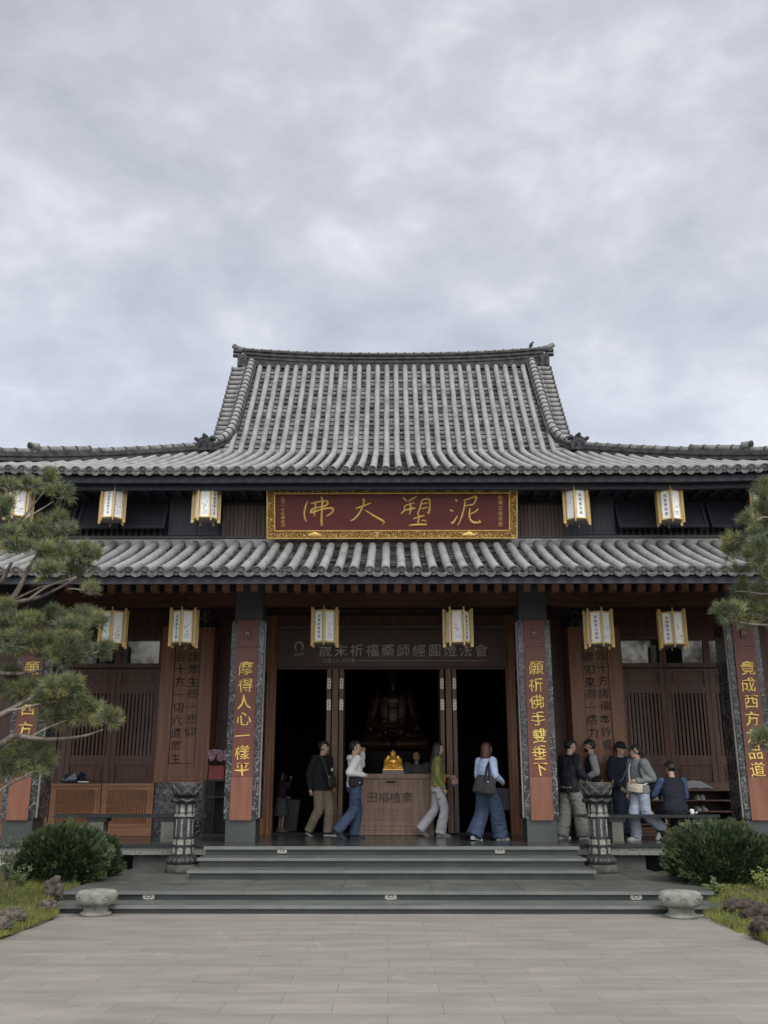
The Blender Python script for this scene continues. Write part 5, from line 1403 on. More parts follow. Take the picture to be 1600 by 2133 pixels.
for k in range(3): m.box(x0 + 0.036, x1 - 0.036, RYk + 0.01 - 0.004 * k, RYk + 0.03, FZ + 0.01 + 0.055 * k, FZ + 0.055 + 0.055 * k)
m.build('kick_board', MR, rk)
m = MB(); m.box(x0 - 0.05, x1 + 0.05, RYk + 0.35, RYk + 0.6, shelves[0] + 0.002, shelves[0] + 0.10); m.build('back_ledge', MR, rk)
def shoe_mb(m, mi=0, l=0.27, xf=None):
    xf = xf or Matrix()
    rings = []
    for t, w_, h in ((0, 0.032, 0.05), (0.08, 0.040, 0.085), (0.3, 0.040, 0.095), (0.5, 0.042, 0.075), (0.75, 0.048, 0.055), (0.93, 0.036, 0.042), (1.0, 0.015, 0.025)):
        rings.append((t * l, w_, h))
    vs = []; n = 10
    for y, w_, h in rings:
        for k in range(n):
            a = 2 * pi * k / n; vs.append(xf @ Vector((w_ * cos(a), y, max(0.012, h * 0.5 + h * 0.5 * sin(a)))))
    fs = [(i * n + k, i * n + (k + 1) % n, (i + 1) * n + (k + 1) % n, (i + 1) * n + k) for i in range(len(rings) - 1) for k in range(n)] + [tuple(reversed(range(n))), tuple(range((len(rings) - 1) * n, len(rings) * n))]
    m.add(vs, fs, mi, True)
    so_ = []
    for z in (0, 0.022):
        for y, w_ in ((-0.008, 0.02), (0.02, 0.04), (0.3 * l, 0.042), (0.75 * l, 0.052), (0.95 * l, 0.038), (l + 0.008, 0.012)):
            so_ += [xf @ Vector((-w_, y, z)), xf @ Vector((w_, y, z))]
    n = 6; fs = []
    for i in range(n - 1): fs += [(2 * i, 2 * i + 2, 2 * i + 3, 2 * i + 1), (12 + 2 * i, 12 + 2 * i + 1, 12 + 2 * i + 3, 12 + 2 * i + 2), (2 * i, 12 + 2 * i, 12 + 2 * i + 2, 2 * i + 2), (2 * i + 1, 2 * i + 3, 12 + 2 * i + 3, 12 + 2 * i + 1)]
    fs += [(0, 1, 13, 12), (10, 22, 23, 11)]
    m.add(so_, fs, mi + 1, False)
M_sole = mat('pale_sole', (0.55, 0.54, 0.50), None, 8, 0.8)
def shoe(px, zi, c, label, nm, turn=0):
    q = W(px, 1660, RYk + 0.05); m = MB(); shoe_mb(m, 0, 0.27, Matrix.Translation((q.x, RYk + 0.28 if abs(turn) > 90 else RYk + 0.04, shelves[zi] + 0.001)) @ rotz(radians(turn)))
    o = m.build('shoe', [c, M_sole]); tag(o, label, 'shoe', 'shoes on the rack'); return o
cW = mat('cream_shoe', (0.52, 0.47, 0.38), (0.38, 0.33, 0.27), 12, 0.8); cG = mat('grey_shoe', (0.34, 0.32, 0.29), (0.2, 0.19, 0.18), 14, 0.8); cP = mat('pinkish_shoe', (0.42, 0.30, 0.25), (0.3, 0.2, 0.16), 12, 0.8)
for px, zi, c, lab, tn in ((1455, 1, cG, 'grey sneaker on the upper rack shelf, left one right of the seated man', 0), (1465, 1, cG, 'grey sneaker on the upper rack shelf, right one right of the seated man', 0), (1454, 2, cW, 'cream sneaker on the middle rack shelf, left one right of the seated man', 180), (1467, 2, cW, 'cream sneaker on the middle rack shelf, right one right of the seated man', 180), (1374, 2, cP, 'brownish pink sneaker on the middle rack shelf, left one beside the girl in grey', 0), (1384, 2, cP, 'brownish pink sneaker on the middle rack shelf, right one beside the girl in grey', 0), (1384, 1, cG, 'grey shoe standing on the upper rack shelf just left of the seated man', 0), (1370, 1, cW, 'cream shoe lying near the girl in grey on the upper rack shelf', 60), (1372, 3, cG, 'grey shoe low on the rack behind the girl in grey, left of its pair', 20), (1384, 3, cG, 'grey shoe low on the rack just left of the seated man, right of its pair', 15)):
    shoe(px, zi, c, lab, 'shoe', tn)
nx0, nx1 = XY(1430, 1636, RYk + 0.1), XY(1484, 1636, RYk + 0.1)
m = MB(); m.grid(lambda u, v: Vector((nx0 + (nx1 - nx0) * u - 0.14 * v, RYk - 0.04 + 0.36 * v, shelves[0] + 0.004 + 0.16 * max(0, v - 0.15) + 0.014 * sin(u * 7 + v * 3) ** 2)), 14, 6)
k0 = len(m.f)
m.grid(lambda u, v: Vector((nx1 - (nx1 - nx0) * u - 0.14 * v, RYk - 0.04 + 0.36 * v, shelves[0] + 0.001 + 0.16 * max(0, v - 0.15) + 0.014 * sin((1 - u) * 7 + v * 3) ** 2)), 14, 6)
o = m.build('newspaper', mat('newsprint', (0.58, 0.58, 0.59), (0.36, 0.36, 0.38), 26, 0.8, stretch=(1, 3, 1))); tag(o, 'open pale newspaper lying on top of the shoe rack', 'newspaper')
# small white cup on the right bench
q = W(1446, 1700, 16.8); m = MB(); m.lathe([(0.025, 0), (0.035, 0.02), (0.04, 0.06), (0.03, 0.085), (0.005, 0.09)], 14, (q.x, 16.9, BZ1 + 0.001)); m.tube([(q.x + 0.03, 16.9, BZ1 + 0.03), (q.x + 0.08, 16.9, BZ1 + 0.02), (q.x + 0.095, 16.9, BZ1 + 0.05)], 0.008, 6)
tag(m.build('white_teapot', M_paper), 'tiny white teapot on the black bench beside the seated man', 'teapot')
# dim things inside the hall
bg = thing('fabric_bin', 'dim grey fabric bin on the floor inside the left doorway', 'bin', (XY(607, 1690, 20.6), 20.6, FZ))
q = bg.location; m = MB(); m.hexa([(q.x - 0.14, 20.5, FZ + .01), (q.x + 0.12, 20.5, FZ + .01), (q.x + 0.12, 20.8, FZ + .01), (q.x - 0.14, 20.8, FZ + .01), (q.x - 0.16, 20.48, FZ + 0.62), (q.x + 0.19, 20.48, FZ + 0.62), (q.x + 0.19, 20.82, FZ + 0.62), (q.x - 0.16, 20.82, FZ + 0.62)]); m.build('bag', mat('grey_fabric', (0.16, 0.17, 0.18), None, 6, 0.9), bg)
m = MB(); m.box(q.x - 0.17, q.x + 0.2, 20.47, 20.83, FZ + 0.622, FZ + 0.64); m.build('rim', M_black, bg)
ch_ = thing('draped_table', 'dim grey cloth covered table inside the right doorway', 'table', (XY(1036, 1690, 20.4), 20.4, FZ))
q = ch_.location; m = MB(); m.grid(lambda u, v: Vector((q.x - 0.35 + 0.7 * u, 20.3 + 0.01 * sin(u * 40) * (1 - v), FZ + 0.42 + 0.42 * v)), 30, 3); m.box(q.x - 0.36, q.x + 0.36, 20.31, 20.9, FZ + 0.84, FZ + 0.86); m.build('cloth', mat('grey_cloth', (0.20, 0.21, 0.22), None, 6, 0.9), ch_)
for sx in (-0.3, 0.3):
    m = MB(); m.box(q.x + sx - 0.02, q.x + sx + 0.02, 20.33, 20.37, FZ + 0.008, FZ + 0.839); m.build('leg', M_black, ch_)
# bird on the ridge
bq = W(1106.5, 722, RY); m = MB(); bq.y = RY
m.ell(bq + Vector((0, 0, 0.05)), (0.05, 0.045, 0.075), 10, 8, 0, Matrix.Rotation(0.5, 4, 'Y')); m.ell(bq + Vector((0.045, 0, 0.125)), (0.03, 0.028, 0.03), 8, 6); m.tube([bq + Vector((0.07, 0, 0.13)), bq + Vector((0.105, 0, 0.125))], [0.01, 0.002], 5); m.tube([bq + Vector((-0.03, 0, 0.0)), bq + Vector((-0.09, 0, -0.05))], [0.025, 0.015], 6, flat=0.4)
for s_ in (-0.015, 0.015): m.tube([bq + Vector((0.0, s_, 0.0)), bq + Vector((0.005, s_, -0.07))], 0.005, 4)
tag(m.build('bird', mat('bird_grey', (0.05, 0.05, 0.055), None, 20, 0.8)), 'small dark bird perched near the right end of the roof ridge', 'bird')
# ================================================================== people
M_skin = mat('skin', (0.58, 0.37, 0.27), (0.50, 0.30, 0.21), 9, 0.55)
M_hair = mat('black_hair', (0.012, 0.011, 0.012), (0.022, 0.019, 0.018), 40, 0.45, stretch=(1, 1, 0.15), bump=0.5)
M_bhair = mat('brown_hair', (0.095, 0.035, 0.020), (0.045, 0.018, 0.012), 30, 0.45, stretch=(1, 1, 0.12), bump=0.5)
M_ghair = mat('greying_hair', (0.035, 0.034, 0.034), (0.015, 0.014, 0.014), 40, 0.5, bump=0.5)
M_eye = mat('eye_white', (0.6, 0.58, 0.55), None, 3, 0.3); M_iris = mat('eye_dark', (0.012, 0.010, 0.009), None, 3, 0.2); M_lip = mat('lip', (0.36, 0.13, 0.11), None, 5, 0.5)
def cloth(n, c, c2=None, sc=7, st=(1, 1, 1), **k): return mat(n, c, c2 or tuple(q * 0.75 for q in c), sc, 0.85, stretch=st, bump=0.25, bscale=160, **k)
C_black = cloth('black_knit', (0.012, 0.013, 0.018)); C_khaki = cloth('khaki_cotton', (0.27, 0.22, 0.155)); C_white = cloth('white_fleece', (0.74, 0.74, 0.71), (0.64, 0.64, 0.62))
C_jean = cloth('blue_denim', (0.050, 0.080, 0.140), (0.024, 0.040, 0.078), 5, (1, 1, 0.5)); C_jean2 = cloth('mid_blue_denim', (0.050, 0.082, 0.142), (0.024, 0.040, 0.076), 5, (1, 1, 0.5)); C_djean = cloth('dark_denim', (0.022, 0.035, 0.062), (0.014, 0.022, 0.042), 5)
C_green = cloth('olive_green_knit', (0.27, 0.275, 0.08)); C_orange = cloth('orange_knit', (0.75, 0.20, 0.06)); C_pale = cloth('pale_grey_cotton', (0.48, 0.48, 0.50), (0.36, 0.36, 0.385))
C_sky = cloth('light_blue_shirt', (0.46, 0.58, 0.78), (0.38, 0.50, 0.70)); C_pat = cloth('dark_patterned_knit', (0.035, 0.042, 0.052), (0.008, 0.010, 0.015), 16, (1, 1, 0.35), lo=0.46, hi=0.6)
C_grey = cloth('grey_twill', (0.27, 0.27, 0.245)); C_vest = cloth('black_vest', (0.013, 0.013, 0.019)); C_sleeve = cloth('light_grey_sleeve', (0.40, 0.39, 0.40)); C_navy = cloth('navy_sweater', (0.013, 0.016, 0.034))
C_hood = cloth('heather_grey_fleece', (0.24, 0.255, 0.26), (0.19, 0.205, 0.21), 50); C_ljean = cloth('light_blue_denim', (0.42, 0.47, 0.55), (0.30, 0.35, 0.44), 6); C_blue = cloth('blue_shirt', (0.06, 0.10, 0.20)); C_olive = cloth('olive_canvas', (0.060, 0.068, 0.048)); C_dgrey = cloth('charcoal_canvas', (0.040, 0.041, 0.043)); C_cream = cloth('cream_leather', (0.66, 0.60, 0.46)); C_robe = cloth('grey_robe', (0.14, 0.14, 0.145)); C_plum = cloth('plum_cloth', (0.06, 0.03, 0.05))
M_shoeb = mat('black_shoe', (0.015, 0.015, 0.017), None, 9, 0.5); M_shoew = mat('white_shoe', (0.68, 0.68, 0.67), (0.55, 0.55, 0.55), 9, 0.6); M_shoeg = mat('grey_canvas_shoe', (0.22, 0.215, 0.21), None, 9, 0.8); M_shoen = mat('navy_shoe', (0.02, 0.028, 0.05), None, 9, 0.7)

def from_mesh(mb, me, mi=0):
    mb.add([v.co.copy() for v in me.vertices], [tuple(p.vertices) for p in me.polygons], mi, True)
def wrinkle(me, amp, freq, zf=1.0, seed=0):
    me.calc_normals_split() if hasattr(me, 'calc_normals_split') else None
    ns = [v.normal.copy() for v in me.vertices]
    for v, n in zip(me.vertices, ns):
        p = Vector((v.co.x * freq + seed, v.co.y * freq, v.co.z * freq * zf))
        w_ = 1 - abs(noise.noise(p)) * 2.6
        v.co += n * amp * w_ * (0.6 + 0.4 * noise.noise(p * 0.35))
    me.update()
def person(label, px, py, heading, H=1.70, top=None, topm=None, bot=None, pose=None, shoes=(M_shoeb, M_sole), hair='short', hairm=None, hem=0.84, legw=(0.098, 0.078, 0.080), head=(0, 0, 0), lean=(0, 0), fat=1.0, sleeve=True, sleevem=None, seat=None, group='visitors on the temple porch', loc=None, bare=False, sx=1.0, coat=None):
    s = H / 1.70
    P = {'sh': 0.172 * fat, 'elR': (0.215, -0.03, 1.10), 'wrR': (0.215, 0.08, 0.87), 'elL': (-0.215, -0.03, 1.10), 'wrL': (-0.215, 0.08, 0.87),
         'knR': (0.092, 0.02, 0.48), 'anR': (0.095, -0.02, 0.085), 'knL': (-0.092, 0.02, 0.48), 'anL': (-0.095, -0.02, 0.085), 'ftR': 0, 'ftL': 0, 'hipz': 0.90, 'curl': 0.5}
    P.update(pose or {})
    if loc is None:
        q = G(px, py, FZ); loc = Vector((q.x, q.y, FZ))
    root = thing('person', label, 'person', loc, group, radians(heading))
    hz = P['hipz']
    def V(p):   # leaning happens above the hips
        p = Vector(p)
        if p.z > hz: p.y += lean[0] * (p.z - hz); p.x += lean[1] * (p.z - hz)
        return p * s
    dz = hz - 0.90
    T = lambda x, y, z: V((x, y, z + dz))
    J = {k: (V(v) if k[:2] not in ('el', 'wr') else V((v[0], v[1], v[2] + dz))) for k, v in P.items() if isinstance(v, tuple)}
    shR, shL = T(P['sh'], 0, 1.375), T(-P['sh'], 0, 1.375); hpR, hpL = V((0.09, 0, hz - 0.01)), V((-0.09, 0, hz - 0.01))
    # ---- body, one continuous surface
    b = MB()
    b.loft([(T(0, 0, 0.90), 0.14 * s, 0.10 * s), (T(0, 0, 1.05), 0.125 * s, 0.09 * s), (T(0, 0.01, 1.22), 0.15 * s, 0.10 * s), (T(0, 0, 1.36), 0.14 * s, 0.085 * s), (T(0, 0, 1.42), 0.07 * s, 0.06 * s)], 16)
    hc = T(0, 0.025 + head[3] if len(head) > 3 else 0.025, 1.585)
    HR = Euler((radians(head[0]), radians(head[2]), radians(head[1])), 'ZXY' if False else 'XYZ').to_matrix().to_4x4()
    HX = Matrix.Translation(hc) @ HR @ Matrix.Scale(s, 4)
    limb(b, T(0, -0.005, 1.38), hc + Vector((0, -0.012, -0.05)) * s, 0.056 * s, 0.052 * s)
    def HE(c, r): 
        xf = HR; c_ = HX @ Vector(c); b.ell(c_, tuple(q * s for q in r), 16, 10, 0, xf)
    HE((0, -0.005, 0.02), (0.075, 0.092, 0.098)); HE((0, 0.028, -0.045), (0.056, 0.062, 0.066)); HE((0, 0.062, -0.088), (0.026, 0.024, 0.022))
    HE((0, 0.093, -0.018), (0.013, 0.022, 0.018)); HE((0, 0.088, 0.004), (0.009, 0.014, 0.024)); HE((0, 0.072, 0.028), (0.052, 0.022, 0.014)); HE((0, 0.080, -0.056), (0.026, 0.016, 0.014))
    for q in (-1, 1):
        HE((q * 0.076, -0.008, -0.008), (0.010, 0.020, 0.031)); HE((q * 0.040, 0.062, -0.022), (0.022, 0.022, 0.02))
    for sh, el, wr in ((shR, J['elR'], J['wrR']), (shL, J['elL'], J['wrL'])):
        limb(b, sh, el, 0.048 * s, 0.038 * s); limb(b, el, wr, 0.038 * s, 0.026 * s)
    for hp, kn, an in ((hpR, J['knR'], J['anR']), (hpL, J['knL'], J['anL'])):
        limb(b, hp, kn, 0.078 * s, 0.05 * s); limb(b, kn, an, 0.05 * s, 0.036 * s)
    hands = []
    for sg, el, wr in ((1, J['elR'], J['wrR']), (-1, J['elL'], J['wrL'])):
        d = (wr - el).normalized(); ref = Vector((sg, 0, 0.0)); n_ = (ref - d * ref.dot(d)); n_ = n_.normalized() if n_.length > 0.1 else Vector((0, 0, 1))
        w_ = d.cross(n_).normalized() * sg      # toward the thumb side
        pc_ = wr + d * 0.045 * s; limb(b, wr, wr + d * 0.07 * s + w_ * 0.012 * s, 0.025 * s, 0.024 * s); limb(b, wr + d * 0.02 * s, wr + d * 0.072 * s - w_ * 0.016 * s, 0.022 * s, 0.02 * s)
        hands.append((sg, wr, d, n_, w_))
    me = remesh(b, 0.0105 * s, 3, [M_skin]); fb = MB(); from_mesh(fb, me, 0); bpy.data.meshes.remove(me)
    for sg, wr, d, n_, w_ in hands:     # five fingers, unequal and bent toward the palm
        for k, (off, l) in enumerate(((0.027, 0.070), (0.010, 0.078), (-0.008, 0.073), (-0.025, 0.058))):
            p0 = wr + (d * 0.075 + w_ * off) * s; cv = P['curl'] * (0.8 + 0.15 * k)
            p1 = p0 + (d * cos(cv * 0.6) - n_ * sin(cv * 0.6)) * l * 0.45 * s; p2 = p1 + (d * cos(cv * 1.4) - n_ * sin(cv * 1.4)) * l * 0.32 * s; p3 = p2 + (d * cos(cv * 2.2) - n_ * sin(cv * 2.2)) * l * 0.23 * s
            fb.tube([p0 - d * 0.015 * s, p0, p1, p2, p3], [0.0085 * s, 0.0088 * s, 0.008 * s, 0.0075 * s, 0.005 * s], 7, 0)
        t0 = wr + (d * 0.025 + w_ * 0.026) * s; t1 = t0 + (d * 0.6 + w_ * 0.6 - n_ * 0.25) * 0.038 * s; t2 = t1 + (d * 0.9 + w_ * 0.1 - n_ * 0.3) * 0.028 * s
        fb.tube([t0 - w_ * 0.01 * s, t0, t1, t2], [0.011 * s, 0.011 * s, 0.0095 * s, 0.006 * s], 7, 0)
    for q in (-1, 1):
        fb.ell(HX @ Vector((q * 0.031, 0.0835, 0.002)), (0.0125 * s, 0.006 * s, 0.0055 * s), 8, 6, 1, HR); fb.ell(HX @ Vector((q * 0.031, 0.0875, 0.002)), (0.0055 * s, 0.004 * s, 0.0052 * s), 8, 6, 2, HR)
        fb.tube([HX @ Vector((q * 0.014, 0.094, 0.024)), HX @ Vector((q * 0.033, 0.091, 0.030)), HX @ Vector((q * 0.052, 0.077, 0.025))], [0.003 * s, 0.004 * s, 0.002 * s], 5, 2)
    fb.ell(HX @ Vector((0, 0.0945, -0.053)), (0.021 * s, 0.006 * s, 0.0045 * s), 8, 5, 3, HR); fb.ell(HX @ Vector((0, 0.0935, -0.061)), (0.018 * s, 0.006 * s, 0.005 * s), 8, 5, 3, HR)
    link_mesh('body', fb.mesh('body', [M_skin, M_eye, M_iris, M_lip]), root)
    # ---- hair
    hm = hairm or M_hair
    if hair:
        h = MB(); n, m_ = 40, 22; vs = []; fs = []
        for i in range(m_ + 1):
            t = pi * i / m_
            for k in range(n):
                a = 2 * pi * k / n; dv = Vector((sin(t) * cos(a), sin(t) * sin(a), cos(t)))
                r = Vector((0.093, 0.110, 0.117)) 
                front = max(0.0, dv.y); low_ = {'short': -0.42, 'bob': -0.5, 'long': -0.8, 'bald': 9}[hair if hair in ('short', 'bob', 'long') else 'short']
                line = 0.45 if dv.y > 0.30 else (low_ + (0.45 - low_) * max(0, (dv.y + 0.15) / 0.45) if dv.y > -0.15 else low_ - 0.25)
                if hair in ('bob', 'long') and dv.y < 0.45: line = -0.9
                line += 0.05 * noise.noise(Vector((a * 2.5, 0, px)))
                kf = min(1, max(0, (dv.z - line) / 0.16)); sc = 0.80 + 0.20 * kf
                st = 1 + 0.035 * noise.noise(Vector((a * 5, t * 2, px * 0.1))) + 0.02 * noise.noise(Vector((a * 19, t * 3, px * 0.1)))
                vs.append(HX @ (Vector((dv.x * r.x, dv.y * r.y - 0.010, dv.z * r.z + 0.018)) * sc * (st if kf > 0.3 else 1)))
        for i in range(m_):
            for k in range(n):
                k2 = (k + 1) % n; fs.append((i * n + k, (i + 1) * n + k, (i + 1) * n + k2, i * n + k2))
        h.add(vs, fs, 0, True)
        rr = random.Random(int(px))
        if hair == 'short':      # loose locks round the crown and the fringe
            for k in range(70):
                a = rr.uniform(0, 2 * pi); t = rr.uniform(0.2, 1.25); dv = Vector((sin(t) * cos(a), sin(t) * sin(a), cos(t)))
                p0 = Vector((dv.x * 0.088, dv.y * 0.104 - 0.01, dv.z * 0.112 + 0.018)); dn = Vector((dv.x * 0.5, dv.y * 0.6 + 0.15, -0.5)) 
                h.tube([HX @ p0, HX @ (p0 + dn * 0.022 + dv * 0.004), HX @ (p0 + dn * 0.05 - dv * 0.003)], [0.008 * s, 0.008 * s, 0.002 * s], 5, 0)
        if hair in ('bob', 'long'):
            l = 0.19 if hair == 'bob' else 0.47
            rows = 14; vs = []; fs = []; n = 30
            for i in range(rows + 1):
                t = i / rows
                for k in range(n + 1):
                    a = radians(-215 + 250 * k / n)            # open at the face
                    rx = 0.09 + 0.028 * t - 0.02 * t * t; ry = 0.10 + 0.012 * t
                    dnn = 1 + 0.05 * noise.noise(Vector((k * 0.7, t * 1.2, px)))
                    z = 0.03 - l * t * (1 + 0.05 * noise.noise(Vector((k * 0.9, 3, px))))
                    vs.append(HX @ Vector((rx * cos(a) * dnn, (ry * sin(a)) * dnn - 0.012 - (0.045 * t if hair == 'long' else 0), z)))
            for i in range(rows):
                for k in range(n): fs.append((i * (n + 1) + k, i * (n + 1) + k + 1, (i + 1) * (n + 1) + k + 1, (i + 1) * (n + 1) + k))
            o_ = len(vs); vs += [v + (HX @ Vector((0, -0.012, 0)) - v) * 0.16 for v in vs]
            fs += [tuple(reversed([q + o_ for q in f])) for f in fs]
            for k in range(n): fs.append((rows * (n + 1) + k, rows * (n + 1) + k + 1, o_ + rows * (n + 1) + k + 1, o_ + rows * (n + 1) + k))
            for i in range(rows): fs += [(i * (n + 1), (i + 1) * (n + 1), o_ + (i + 1) * (n + 1), o_ + i * (n + 1)), (i * (n + 1) + n, o_ + i * (n + 1) + n, o_ + (i + 1) * (n + 1) + n, (i + 1) * (n + 1) + n)]
            h.add(vs, fs, 0, True)
        link_mesh('hair', h.mesh('hair', hm), root)
    # ---- trousers
    if bot:
        t_ = MB(); w0, w1, w2 = legw
        t_.loft([(V((0, 0, hz - 0.10)), 0.165 * s * fat, 0.118 * s * fat), (V((0, -0.012, hz - 0.03)), 0.172 * s * fat, 0.126 * s * fat), (V((0, 0, hz + 0.06)), 0.155 * s * fat, 0.112 * s * fat), (V((0, 0, hz + 0.13)), 0.145 * s * fat, 0.104 * s * fat)], 18)
        for hp, kn, an in ((hpR, J['knR'], J['anR']), (hpL, J['knL'], J['anL'])):
            hem_ = an + (an - kn).normalized() * (0.03 * s); pts = []; rr_ = []
            for k in range(6): pts.append(hp.lerp(kn, k / 6)); rr_.append((w0 + (w1 - w0) * k / 6) * s)
            for k in range(8): pts.append(kn.lerp(hem_, k / 7)); rr_.append((w1 + (w2 - w1) * k / 7) * s)
            sm = [pts[0]] + [(pts[k - 1] + 2 * pts[k] + pts[k + 1]) / 4 for k in range(1, len(pts) - 1)] + [pts[-1]]
            t_.tube(sm, rr_, 14, 0)
        me = remesh(t_, 0.0125, 2, [bot], 'trousers'); wrinkle(me, 0.013, 8, 2.4, px % 17); link_mesh('trousers', me, root)
    # ---- top
    if top:
        t_ = MB(); f_ = fat
        rings = [(hem, 0.178, 0.128), ((hem + 1.05) / 2, 0.172, 0.124), (1.06, 0.168, 0.120), (1.22, 0.182, 0.126), (1.33, 0.172, 0.108), (1.395, 0.135, 0.088), (1.43, 0.075, 0.072)]
        coat = coat or 1.07
        if coat: rings[0] = (hem, 0.178 * coat, 0.128 * coat); rings[1] = (rings[1][0], 0.172 * coat, 0.124 * coat)
        t_.loft([(T(0, 0.0, z), rx * s * f_, ry * s * f_) for z, rx, ry in rings], 20)
        if sleeve:
            for sh, el, wr in ((shR, J['elR'], J['wrR']), (shL, J['elL'], J['wrL'])):
                w2_ = wr + (el - wr).normalized() * 0.005
                if not sleevem:
                    limb(t_, sh, el, 0.072 * s * sx, 0.062 * s * sx); limb(t_, el, w2_, 0.061 * s * sx, 0.044 * s * sx); 
        me = remesh(t_, 0.0125, 2, [topm or top], 'sweater'); wrinkle(me, 0.011, 8, 1.5, px % 13 + 3); link_mesh('sweater' if not sleevem else 'vest', me, root)
        if sleevem:
            for sh, el, wr in ((shR, J['elR'], J['wrR']), (shL, J['elL'], J['wrL'])):
                t_ = MB(); limb(t_, sh, el, 0.070 * s * sx, 0.060 * s * sx); limb(t_, el, wr, 0.059 * s * sx, 0.042 * s * sx)
                me = remesh(t_, 0.0125, 2, [sleevem], 'sleeve'); wrinkle(me, 0.008, 11, 1.0, px % 11); link_mesh('sleeve', me, root)
    # ---- shoes
    if shoes:
        for sd in ('R', 'L'):
            an = J['an' + sd]; kn = J['kn' + sd]; pit = P['ft' + sd]
            X = Matrix.Translation(an + Vector((0, 0, -an.z + max(0.001, an.z - 0.085 * s)))) @ rotz(radians(-6 if sd == 'R' else 6)) @ Matrix.Rotation(radians(pit), 4, 'X') @ Matrix.Translation((0, -0.075 * s, 0))
            m = MB(); shoe_mb(m, 0, 0.27 * s, X); link_mesh('shoe', m.mesh('shoe', list(shoes)), root)
    root['_'] = 0; del root['_']
    return root, V, T, HX, s, J
def cling(root, name, label, cat, group=None):
    o = thing(name, label, cat, root.location, group); o.rotation_euler = root.rotation_euler.copy(); return o
def strap(parent, pts, w_, mt, name='strap', th=0.006):
    m = MB(); pts = [Vector(p) for p in pts]; fine = []
    for i in range(len(pts) - 1):
        for t in (0, 0.25, 0.5, 0.75): fine.append(pts[i].lerp(pts[i + 1], t))
    fine.append(pts[-1])
    for _ in range(2): fine = [fine[0]] + [(fine[k - 1] + 2 * fine[k] + fine[k + 1]) / 4 for k in range(1, len(fine) - 1)] + [fine[-1]]
    m.tube(fine, w_ / 2, 8, 0, flat=1.0); return link_mesh(name, m.mesh(name, mt), parent)
def bagmesh(parent, c, r, mt, rot=0, sag=0.15, name='bag', pitch=0):
    b = MB(); b.loft([((0, 0, -r[2]), r[0] * 0.72, r[1] * 0.75), ((0, 0, -r[2] * 0.85), r[0] * 0.9, r[1] * 0.95), ((0, 0, 0), r[0], r[1]), ((0, 0, r[2] * 0.8), r[0] * 0.92, r[1] * 0.7), ((0, 0, r[2]), r[0] * 0.88, r[1] * 0.5)], 18)
    X = Matrix.Translation(c) @ rotz(rot) @ Matrix.Rotation(pitch, 4, 'Y')
    b.v = [X @ v for v in b.v]; me = remesh(b, 0.009, 2, [mt], name); wrinkle(me, 0.006, 12, 1, r[0] * 50); return link_mesh(name, me, parent)

# P1: man in black sweater, khaki trousers, olive sling bag
r1, V, T, HX, s, J = person('young man in a black sweater and khaki trousers walking past the left door leaves', 668, 1741, -128, 1.74, C_black, None, C_khaki,
    {'knR': (0.085, 0.03, 0.48), 'anR': (0.10, -0.20, 0.105), 'ftR': -15, 'knL': (-0.095, 0.12, 0.48), 'anL': (-0.08, 0.10, 0.085), 'elR': (0.235, -0.10, 1.10), 'wrR': (0.24, -0.06, 0.85), 'elL': (-0.24, -0.02, 1.10), 'wrL': (-0.22, 0.10, 0.88)},
    (M_shoeb, M_shoew), 'short', None, 0.80, (0.108, 0.092, 0.080), (-4, 18, 0), (0.02, 0), 1.12, sx=1.15)
bg1_ = cling(r1, 'sling_bag', 'olive green sling bag worn across the black sweater of the young man', 'bag')
bagmesh(bg1_, T(-0.10, 0.165, 0.97), (0.15, 0.06, 0.105), C_olive, 0.35, pitch=0.15)
strap(bg1_, [T(0.01, 0.185, 1.03), T(0.06, 0.17, 1.16), T(0.115, 0.145, 1.30), T(0.135, 0.07, 1.425), T(0.12, -0.06, 1.42), T(0.02, -0.15, 1.25), T(-0.12, -0.14, 1.08), T(-0.22, 0.02, 1.0), T(-0.2, 0.12, 1.0)], 0.042, C_olive)
m = MB(); c_ = T(0.015, 0.205, 1.035); m.box(c_.x - 0.025, c_.x + 0.025, c_.y, c_.y + 0.006, c_.z - 0.03, c_.z + 0.03); link_mesh('label_patch', m.mesh('label_patch', M_paper), bg1_)
m = MB(); c_ = T(-0.11, 0.157, 1.18); m.box(c_.x - 0.02, c_.x + 0.02, c_.y - 0.01, c_.y + 0.004, c_.z - 0.03, c_.z + 0.03); link_mesh('chest_patch', m.mesh('chest_patch', M_paper), r1)

# P2: white hoodie, jeans
r2, V, T, HX, s, J = person('person in a white hoodie and blue jeans looking into the hall with one hand raised', 738, 1747, -72, 1.70, C_white, None, C_jean,
    {'knR': (0.09, -0.04, 0.48), 'anR': (0.10, -0.34, 0.14), 'ftR': -28, 'knL': (-0.085, 0.09, 0.48), 'anL': (-0.085, 0.02, 0.085), 'elR': (0.27, -0.17, 1.14), 'wrR': (0.20, 0.10, 1.10), 'elL': (-0.24, 0.20, 1.28), 'wrL': (-0.13, 0.19, 1.50), 'curl': 0.9},
    (M_shoen, M_shoen), 'short', None, 0.88, (0.105, 0.092, 0.090), (-2, -20, 0), (-0.02, 0), 1.08, sx=1.12)
m = MB(); m.ell(T(0, -0.085, 1.395), (0.115, 0.055, 0.062), 16, 10, 0, Matrix.Rotation(0.5, 4, 'X')); me = remesh(m, 0.012, 2, [C_white], 'hood'); wrinkle(me, 0.008, 12, 1, 5); link_mesh('hood', me, r2)
bg2_ = cling(r2, 'hip_bag', 'black hip bag worn over the white hoodie', 'bag')
bagmesh(bg2_, T(0.19, -0.03, 0.985), (0.14, 0.06, 0.095), C_vest, radians(80))
